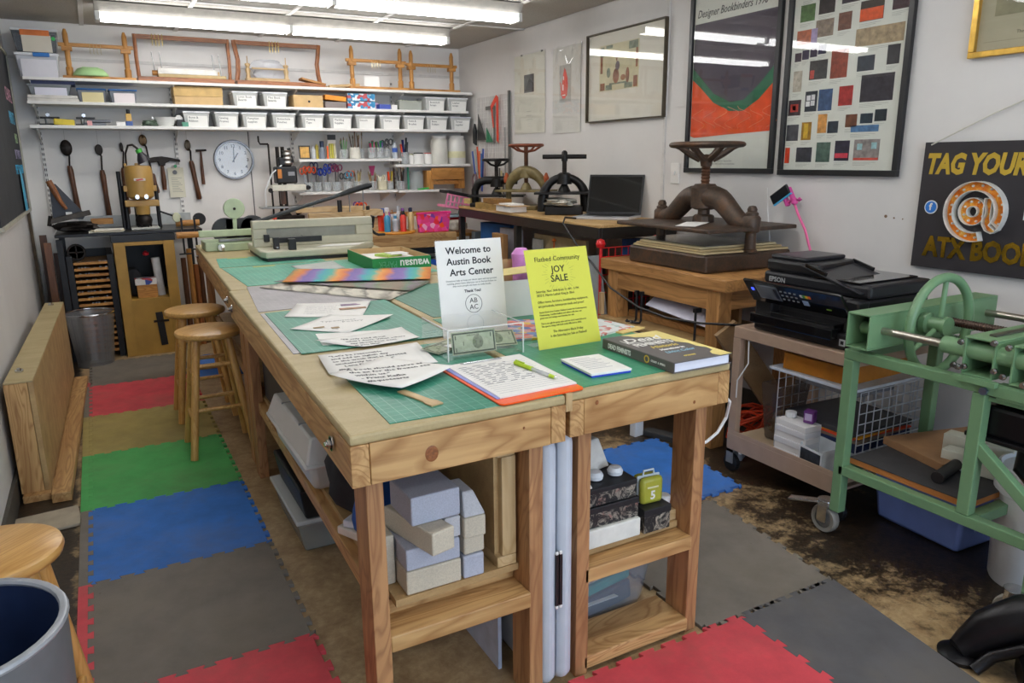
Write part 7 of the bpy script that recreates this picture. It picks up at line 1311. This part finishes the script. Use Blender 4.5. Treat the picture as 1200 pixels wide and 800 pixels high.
pan('start_button', .03, .055, .022, .045, M('a8c0e0', .4), .002); pan('blue_light', -.212, -.200, .055, .068, M('3c50f0', .3, emit=1.5), .002); pan('green_mark', .13, .15, .02, .024, M('8cc83c', .4), .002); text('Start', .012, (.10, .06, .001), M('b8bcc0', .5), pn, None) if 0 else None
o = text('EPSON', .030, (-.238, .0, 0), M('c8cacc', .4, .4), t, None, bold=.0008); o.data.transform(Matrix.Translation((-a+.052, 0, .197)) @ PF.to_4x4() @ Matrix.Scale(.9, 4)); 
P('feeder_body', G().prism([(-a+.06, -.02), (a-.08, .02), (a-.08, b_), (-a+.06, b_)], .236, .285), BP, t, bev=.012); P('feeder_cover', G().box(-a+.07, a-.10, .06, b_-.01, .285, .302), M('28282c', .3, var=.08), t, bev=.008)
P('feeder_tray', G().at((-.02, .05, .275), Matrix.Rotation(R(15), 3, 'X')).box(-.15, .13, -.28, .0, 0, .006), M('28282c', .35), t, bev=.002); [P('tray_guide', G().at((-.02, .05, .275), Matrix.Rotation(R(15), 3, 'X')).box(q_, q_+.01, -.12, -.02, .006, .02), BG, t, bev=.002) for q_ in (-.15, .12)]
P('output_floor', G().box(-.15, a-.02, -b_+.04, 0, .236, .242), BG, t, bev=.002); P('side_port', G().box(.0, .03, -b_-.002, -b_+.005, .13, .155).box(-.08, -.02, -b_-.002, -b_+.005, .14, .15), M('2c2c5c', .4), t); P('label_sticker', G().box(-a-.0005, -a+.001, -b_+.035, -b_+.06, .015, .04), M('b8bcc0', .5), t); P('sticker_mark', G().box(-a-.001, -a-.0004, -b_+.041, -b_+.054, .021, .034), INK, t)
S('white_bottle', G().cyl((0, -.03, .0), (0, .03, .0), .018, n=16), PLAST, 'white round cap lying behind the printer beside the big press', 'cap', (2.86, 2.37, .825), 0, smooth=True, bev=.004)
# on the cart shelf
sh = .1565
t = T('paper_bin', 'smoke-grey waste bin with a crumpled bag on the cart shelf', 'waste bin', (2.46, 2.10, sh), 0); P('bin_body', G().frus((0, 0), (.06, .045), (.08, .065), 0, .25), glassy('5c4c44', .55), t, bev=.01); lump('paper_bag', 'crumpled tan bag inside the smoke-grey bin', (2.46, 2.10, sh+.012), (.05, .04, .055), M('8c7450', .8, var=.2), 81, 'bag', .4)
for k in range(6): S('paper_box', G().box(-.07, .07, -.075, .075, 0, .024), M(['dadade', 'e6e4e4'][k % 2], .6, var=.02), ['bottom', 'second', 'third', 'fourth', 'fifth', 'top'][k]+' white card box in the stack on the cart shelf', 'box', (2.38+.004*(k % 2), 1.935, sh+.0245*k), [0, 1, -1, 1, 0, -2][k], 'white card boxes on the cart', .002)
S('ink_pot', G().cyl((0, 0, 0), (0, 0, .022), .022, n=16), PLAST, 'round white pot on the stack of white card boxes', 'pot', (2.37, 1.985, sh+.148), 0, smooth=True, bev=.002)
t = T('purple_pot', 'small purple square pot on the white card boxes', 'pot', (2.38, 1.90, sh+.148), 20); P('pot', G().box(-.02, .02, -.02, .02, 0, .05), M('6c3480', .4), t, bev=.004); P('pot_label', G().box(-.0212, -.02, -.014, .014, .012, .04), M('c8b8e0', .5), t)
t = T('open_box', 'open white box with a dark picture on its front, on the cart shelf', 'box', (2.345, 1.81, sh), -8); wb = M('d4dae0', .5); P('box_side', G().box(-.05, -.047, -.06, .06, 0, .08), wb, t); P('box_side', G().box(.047, .05, -.06, .06, 0, .10), wb, t); P('box_side', G().box(-.047, .047, -.06, -.057, 0, .09), wb, t); P('box_side', G().box(-.047, .047, .057, .06, 0, .09), wb, t); P('box_bottom', G().box(-.047, .047, -.057, .057, 0, .003), wb, t); P('front_picture', G().box(-.0515, -.05, -.052, .052, .006, .072), M('2c3034', .5, var=.6, vs=40), t)
t = T('wire_crate', 'white wire basket cube standing on the cart shelf, full of papers', 'wire basket', (2.56, 1.87, sh), 0); WG = M('c4cad4', .35, .5); wa, wbb, wh = .19, .19, .33
g1 = 0
for (p0, ux, n_) in ((Vector((-wa, wbb, 0)), Vector((1, 0, 0)), 9), (Vector((-wa, -wbb, 0)), Vector((1, 0, 0)), 9), (Vector((wa, -wbb, 0)), Vector((0, 1, 0)), 9)):
    for k in range(n_+1): a0 = p0+ux*(.38*k/n_); P('wire', G().cyl(tuple(a0), tuple(a0+Vector((0, 0, wh))), .0022, n=5), WG, t)
    for k in range(9): z = wh*k/8; P('wire', G().cyl(tuple(p0+Vector((0, 0, z))), tuple(p0+ux*.38+Vector((0, 0, z))), .0022, n=5), WG, t)
cg2 = 'papers and folders in the wire basket'
for k, (c, h, l) in enumerate((('24407c', .03, 'navy book at the bottom of the wire basket'), ('2c4c94', .03, 'blue book second from the bottom in the wire basket'), ('d8dce4', .01, 'white paper layer in the wire basket'), ('1c2a54', .035, 'dark navy box in the wire basket'), ('8c7868', .012, 'tan folder in the wire basket'), ('e8502c', .006, 'red-orange folder in the wire basket'), ('f0a020', .005, 'yellow-orange folder in the wire basket'), ('3c3c40', .02, 'black folder on top in the wire basket'))):
    z = sh+.004+[0, .031, .062, .073, .109, .122, .129, .135][k]; S('folder', G().box(-.17, .17, -.165, .165, 0, h), M(c, .5, var=.25, vs=12), l, 'folder', (2.57, 1.875, z), [0, 2, -2, 1, 3, -3, 4, -2][k], cg2, .001)
P('lettering_strip', G().box(-.172, -.171, -.10, .0, .01, .02), PAPER, None) if 0 else None
S('grey_case', G().box(-.12, .12, -.12, .12, 0, .04), glassy('a0a4ac', .6), 'clear grey case under the white board on the wire basket', 'case', (2.60, 1.90, sh+.26), 0, bev=.01)
S('white_board', G().box(-.20, .19, -.20, .20, 0, .012), M('d4dce8', .5), 'white board lying on top of the wire basket', 'board', (2.53, 1.88, sh+.334), 0, bev=.002)
t = T('wood_tray', 'golden wooden desk tray under the printer shelf holding blue papers', 'tray', (2.54, 1.88, sh+.348), 2); a, b_ = .19, .15
for q in ((-a, a, -b_, -b_+.012), (-a, a, b_-.012, b_), (-a, -a+.012, -b_+.012, b_-.012), (a-.012, a, -b_+.012, b_-.012)): P('tray_side', G().box(*q, 0, .065), M('c07c28', .4, var=.1), t, bev=.002)
P('tray_bottom', G().box(-a+.012, a-.012, -b_+.012, b_-.012, 0, .006), M('a8681c', .5), t); S('blue_paper', G().prism([(-.18, -.08), (.12, -.11), (.14, .08), (-.14, .12)], 0, .012), M('a8b8e8', .6), 'pale blue papers heaped in the wooden tray', 'paper', (2.53, 1.87, sh+.415), 10)
t = T('extension_cable', 'tangle of orange extension cord on the floor behind the cart', 'extension cord', (2.62, 2.42, .006), 0); random.seed(4); pts = []
for k in range(90): a = k*.55; r = .10+.03*math.sin(k*.7); pts.append((r*math.cos(a)+.02*math.sin(k), r*.5*math.sin(a), .02+.14*abs(math.sin(k*.21))))
P('cord', G().tube(pts, .006, 6), M('d8441c', .5), t, smooth=True)
S('white_cable', G().tube([(1.452, 1.46, .70), (1.50, 1.47, .66), (1.52, 1.50, .60), (1.49, 1.50, .56), (1.44, 1.49, .545), (1.365, 1.48, .54)], .0045, 6), WHITE, 'white cable looping off the right end of the near workbench', 'cable', smooth=True)
S('white_cable', G().tube([(2.29, 2.16, .60), (2.285, 2.15, .50), (2.27, 2.19, .42), (2.28, 2.2, .34)], .003, 6), WHITE, 'thin white cable hanging inside the left side of the cart', 'cable', smooth=True)
S('power_strip', G().box(-.03, .03, -.14, .14, 0, .03), M('3c3c3c', .5), 'dark power strip on the floor by the stand legs', 'power strip', (2.30, 2.62, 0), 20, bev=.004); S('plug_adapter', G().box(-.03, .03, -.02, .02, 0, .10), PLAST, 'white power adapter standing on the floor behind the right workbench', 'adapter', (2.20, 2.76, 0), 10, bev=.006)
S('plug_adapter', G().box(-.035, .035, -.025, .025, 0, .035), M('9ca0ac', .5), 'grey wrapped adapter on the floor near the stand leg', 'adapter', (2.42, 2.30, .0), 30, bev=.006)
# ================================================================ green frame press
t = T('green_press', 'green painted steel job backer on a wheeled frame, with a hand wheel and screw', 'press', (2.42, 1.25, 0), 0); o_x, o_y = 2.42, 1.25
def gb(nm, p, q, w_, h_, up=(0, 0, 1), m_=GREEN, bev=.003): p = Vector(p)-Vector((o_x, o_y, 0)); q = Vector(q)-Vector((o_x, o_y, 0)); return P(nm, G().beam(tuple(p), tuple(q), w_, h_, up), m_, t, bev=bev)
X0, X1, q = 2.19, 2.66, .038
for x in (X0, X1):
    gb('top_rail', (x, 1.62, .678), (x, .99, .678), q, .034); gb('bottom_rail', (x, 1.60, .262), (x, .55, .262), q, .034)
    gb('post', (x, 1.60, .10), (x, 1.60, .66), q, q, (0, 1, 0)); gb('post', (x, 1.165, .28), (x, 1.165, .66), q, q, (0, 1, 0))
    gb('diagonal_brace', (x, 1.16, .50), (x, .87, .275), .03, .034); gb('post', (x, .80, .08), (x, .80, .66), q, q, (0, 1, 0)) if x == X1 else None
gb('post', (X0, .955, .08), (X0, .955, .245), q, q, (0, 1, 0))
for y in (1.60, 1.0): gb('cross_rail', (X0+.02, y, .678), (X1-.02, y, .678), q, .034); gb('cross_rail', (X0+.02, y if y > 1.2 else 1.150, .262), (X1-.02, y if y > 1.2 else 1.150, .262), q, .034)
P('shelf_board', G().box(X0+.02-o_x, X1-.02-o_x, 1.17-o_y, 1.585-o_y, .284, .304), M('b06c34', .6, var=.1), t); P('rubber_mat', G().box(X0+.018-o_x, X1-.02-o_x, 1.168-o_y, 1.583-o_y, .3045, .308), M('3c3a3c', .7, var=.2), t)
def caster(x, y, nm='caster', r=.052):
    x -= o_x; y -= o_y; c_ = P(nm, G().lathe([(r-.018, -.014), (r-.004, -.016), (r, -.01), (r, .01), (r-.004, .016), (r-.018, .014)], (x, y, r), 28, 'x', cap=False), M('8e8a82', .5), t, smooth=True)
    P('wheel_disc', G().cyl((x-.010, y, r), (x+.010, y, r), r-.016, n=24).cyl((x-.018, y, r), (x+.018, y, r), .012), M('a8a8a8', .35, .7), c_, bev=.002); P('caster_fork', G().prism([(-.02, .04), (.03, .10), (-.03, .115), (-.04, .10)], 0, .001) if 0 else G().box(x-.024, x-.019, y-.02, y+.02, r-.01, .118).box(x+.019, x+.024, y-.02, y+.02, r-.01, .118).cyl((x, y, .105), (x, y, .125), .032), CHROME, c_, bev=.001)
    return c_
c_ = caster(2.19, 1.645); P('brake_lever', G().beam((2.17-o_x, 1.66-o_y, .118), (2.13-o_x, 1.76-o_y, .10), .035, .008), CHROME, c_, bev=.002); caster(2.17, .985); caster(2.66, 1.60)
# head: square tubes and rods
def sqtube(nm, x0, x1, y0, y1, z0, z1, th=.006):
    g = G().box(x0, x1, y0, y1, z0, z0+th).box(x0, x1, y0, y1, z1-th, z1).box(x0, x1, y0, y0+th, z0+th, z1-th).box(x0, x1, y1-th, y1, z0+th, z1-th); g.v = [(v[0]-o_x, v[1]-o_y, v[2]) for v in g.v]; return P(nm, g, GREEN, t, bev=.002)
sqtube('fixed_beam', 2.13, 2.84, 1.505, 1.59, .715, .833); sqtube('jaw_beam', 2.17, 2.84, 1.135, 1.225, .705, .82); sqtube('jaw_beam', 2.17, 2.84, 1.0, 1.09, .705, .82)
def rod(nm, x, y0, y1, z, r, m_=STEEL): return P(nm, G().cyl((x-o_x, y0-o_y, z), (x-o_x, y1-o_y, z), r, n=20), m_, t, smooth=True)
RODM = M('b0aaa0', .28, .9, var=.1); rod('guide_rod', 2.20, 1.60, .80, .775, .0125, RODM); rod('guide_rod', 2.78, 1.60, .80, .775, .0125, RODM)
rod('rod_sleeve', 2.20, 1.575, 1.52, .775, .022, GREEN); rod('rod_sleeve', 2.20, 1.30, 1.0, .775, .026, GREEN); rod('rod_sleeve', 2.78, 1.30, 1.0, .775, .026, GREEN)
P('lead_screw', G().lathe([(.0125+.002*(k % 2), .86-o_y+.0042*k) for k in range(142)], (2.46-o_x, 0, .79), 16, 'y'), M('4c3c34', .4, .7, var=.2), t)
wy = 1.445; wx, wz_, wr = 2.405, .782, .160; wt = P('hand_wheel', G().lathe([(wr+.0155*math.cos(R(a)), wy-o_y+.0155*math.sin(R(a))) for a in range(0, 361, 30)], (wx-o_x, 0, wz_), 56, 'y'), GREEN, t, smooth=True)
P('wheel_hub', G().lathe([(.015, wy-o_y-.03), (.032, wy-o_y-.03), (.032, wy-o_y-.018), (.024, wy-o_y-.014), (.024, wy-o_y+.03), (.036, wy-o_y+.035), (.036, wy-o_y+.055), (.015, wy-o_y+.055)], (wx-o_x, 0, wz_), 24, 'y'), GREEN, wt, smooth=True)
for k in range(3): a = R(88+120*k); P('wheel_spoke', G().cyl((wx-o_x+.03*math.cos(a), wy-o_y, wz_+.03*math.sin(a)), (wx-o_x+wr*math.cos(a), wy-o_y, wz_+wr*math.sin(a)), .0085, n=12), GREEN, wt, smooth=True)
P('side_plate', G().box(2.15-o_x, 2.17-o_x, 1.115-o_y, 1.235-o_y, .69, .705), GREEN, t); P('slide_bar', G().box(2.22-o_x, 2.80-o_x, 1.165-o_y, 1.185-o_y, .8205, .826), M('6c6a60', .4, .7), t)
P('slide_plate', G().box(2.19-o_x, 2.80-o_x, .75-o_y, 1.15-o_y, .640, .652), GREEN, t) ; P('under_rail', G().box(2.175-o_x, 2.205-o_x, .72-o_y, 1.12-o_y, .655, .70), GREEN, t, bev=.002)
for y, z in ((1.232, .80), (1.232, .725), (1.14, .815), (1.215, .73), (1.245, .728), (1.13, .735), (1.105, .725), (1.10, .81), (1.05, .715)): P('bolt', G().cyl((2.166-o_x, y-o_y, z), (2.157-o_x, y-o_y, z), .0065, n=6).cyl((2.17-o_x, y-o_y, z), (2.165-o_x, y-o_y, z), .009), CHROME, t)
P('bolt', G().cyl((2.17-o_x, 1.15-o_y, .672), (2.16-o_x, 1.15-o_y, .672), .012, n=6), M('8c98b8', .3, .9), t)
# things on and below the green press
S('wood_plank', G().box(-.20, .24, -.15, .12, 0, .028), M('9c7450', .6, var=.15), 'brown board lying at the back of the green press shelf', 'board', (2.75-.17, 1.44, .3085), -14, bev=.002)
for k, (x, y) in enumerate(((2.45, 1.33), (2.52, 1.37))): S('white_block', G().box(-.03, .03, -.115, .10, 0, .06), M('d0cfc0', .5, var=.04), ['front one of two cream blocks on the green press shelf', 'rear one of two cream blocks on the green press shelf'][k], 'block', (x-.0, y-.04, .3085+(.0 if k == 0 else .029)), 10, 'cream blocks on the press shelf', .003)
S('black_roller', G().cyl((-.06, 0, .02), (.10, 0, .02), .019, n=16), M('1e1c1e', .5), 'short black roller lying before the cream blocks', 'roller', (2.31, 1.31, .3085), 12, smooth=True)
t = T('blue_bin', 'blue storage bin on the floor under the green press', 'bin', (2.60, 1.46, 0), -3); m_ = M('8298dc', .4, var=.04); P('bin_body', G().frus((0, 0), (.15, .16), (.165, .18), 0, .20), m_, t, bev=.015, smooth=True); P('bin_rim', G().box(-.175, .175, -.19, .19, .20, .215), m_, t, bev=.004); P('light_label', G().box(-.08, .0, -.171, -.165, .07, .10), M('a8c0f0', .4), t)
t = T('bucket', 'white plastic bucket with its lid on, beside the blue bin', 'bucket', (2.485, 1.09, 0), 0); P('bucket_wall', G().lathe([(0, 0), (.118, 0), (.122, .01), (.134, .30), (.140, .305), (.140, .325), (.134, .33), (.136, .365)], n=40), PLAST, t, smooth=True); P('lid', G().lathe([(.140, .366), (.142, .375), (.136, .388), (.128, .39), (.122, .378), (0, .376)], n=40), M('dfe2e6', .35, var=.02), t, smooth=True)
# cast iron machine at the right edge
CI = M('17161a', .32, .4, var=.3, vs=10, bmp=.1); t = T('iron_machine', 'black cast iron machine with curved feet at the bottom right corner', 'machine', (2.07, .80, 0), 0)
P('gear_box', G().box(.145, .43, -.12, .40, .525, .62), CI, t, bev=.012); P('box_lip', G().box(.135, .44, -.13, .41, .512, .527), CI, t, bev=.004); P('box_cover', G().box(.18, .40, -.10, .36, .620, .634), CI, t, bev=.006)
P('curved_column', G().tube([(.26, .26, .52), (.21, .25, .45), (.20, .16, .38), (.19, .04, .35), (.10, .0, .35), (.03, -.06, .25)], [.06, .055, .05, .05, .05, .07], 16, flat=.8), CI, t, smooth=True)
P('foot', G().tube([(.0, -.10, .20), (-.03, .0, .17), (-.06, .08, .14), (-.10, .14, .085), (-.13, .17, .035), (-.16, .185, .02)], [.075, .072, .066, .058, .045, .03], 16), CI, t, smooth=True)
P('foot_pad', G().lathe([(0, 0), (.055, 0), (.057, .012), (.04, .02), (0, .024)], (-.15, .18, 0), 24), CI, t, smooth=True); P('foot_rib', G().tube([(-.10, -.12, .12), (-.12, -.04, .125), (-.13, .04, .10), (-.15, .10, .05), (-.19, .12, .01)], .016, 10), CI, t, smooth=True)
P('base_body', G().prism([(-.24, -.30), (.10, -.30), (.10, .02), (-.12, .06), (-.20, .0)], .0, .11), CI, t, bev=.03); P('foot_boss', G().lathe([(0, .12), (.02, .115), (.024, .09)], (-.09, .12, .0), 16), CI, t, smooth=True)
S('white_paper', G().prism([(-.05, -.05), (.05, -.03), (.03, .04), (-.05, .02)], 0, .001), PAPER, 'white scrap of paper on top of the black iron machine', 'paper', (2.30, 1.08, .6345), 0) 
t = T('wall_box', 'small stack of grey pads on the floor behind the cart', 'pads', (2.90, 1.9, 0), 0); P('pad', G().box(-.05, .05, -.1, .1, 0, .05), M('5c5c68', .7), t, bev=.003)
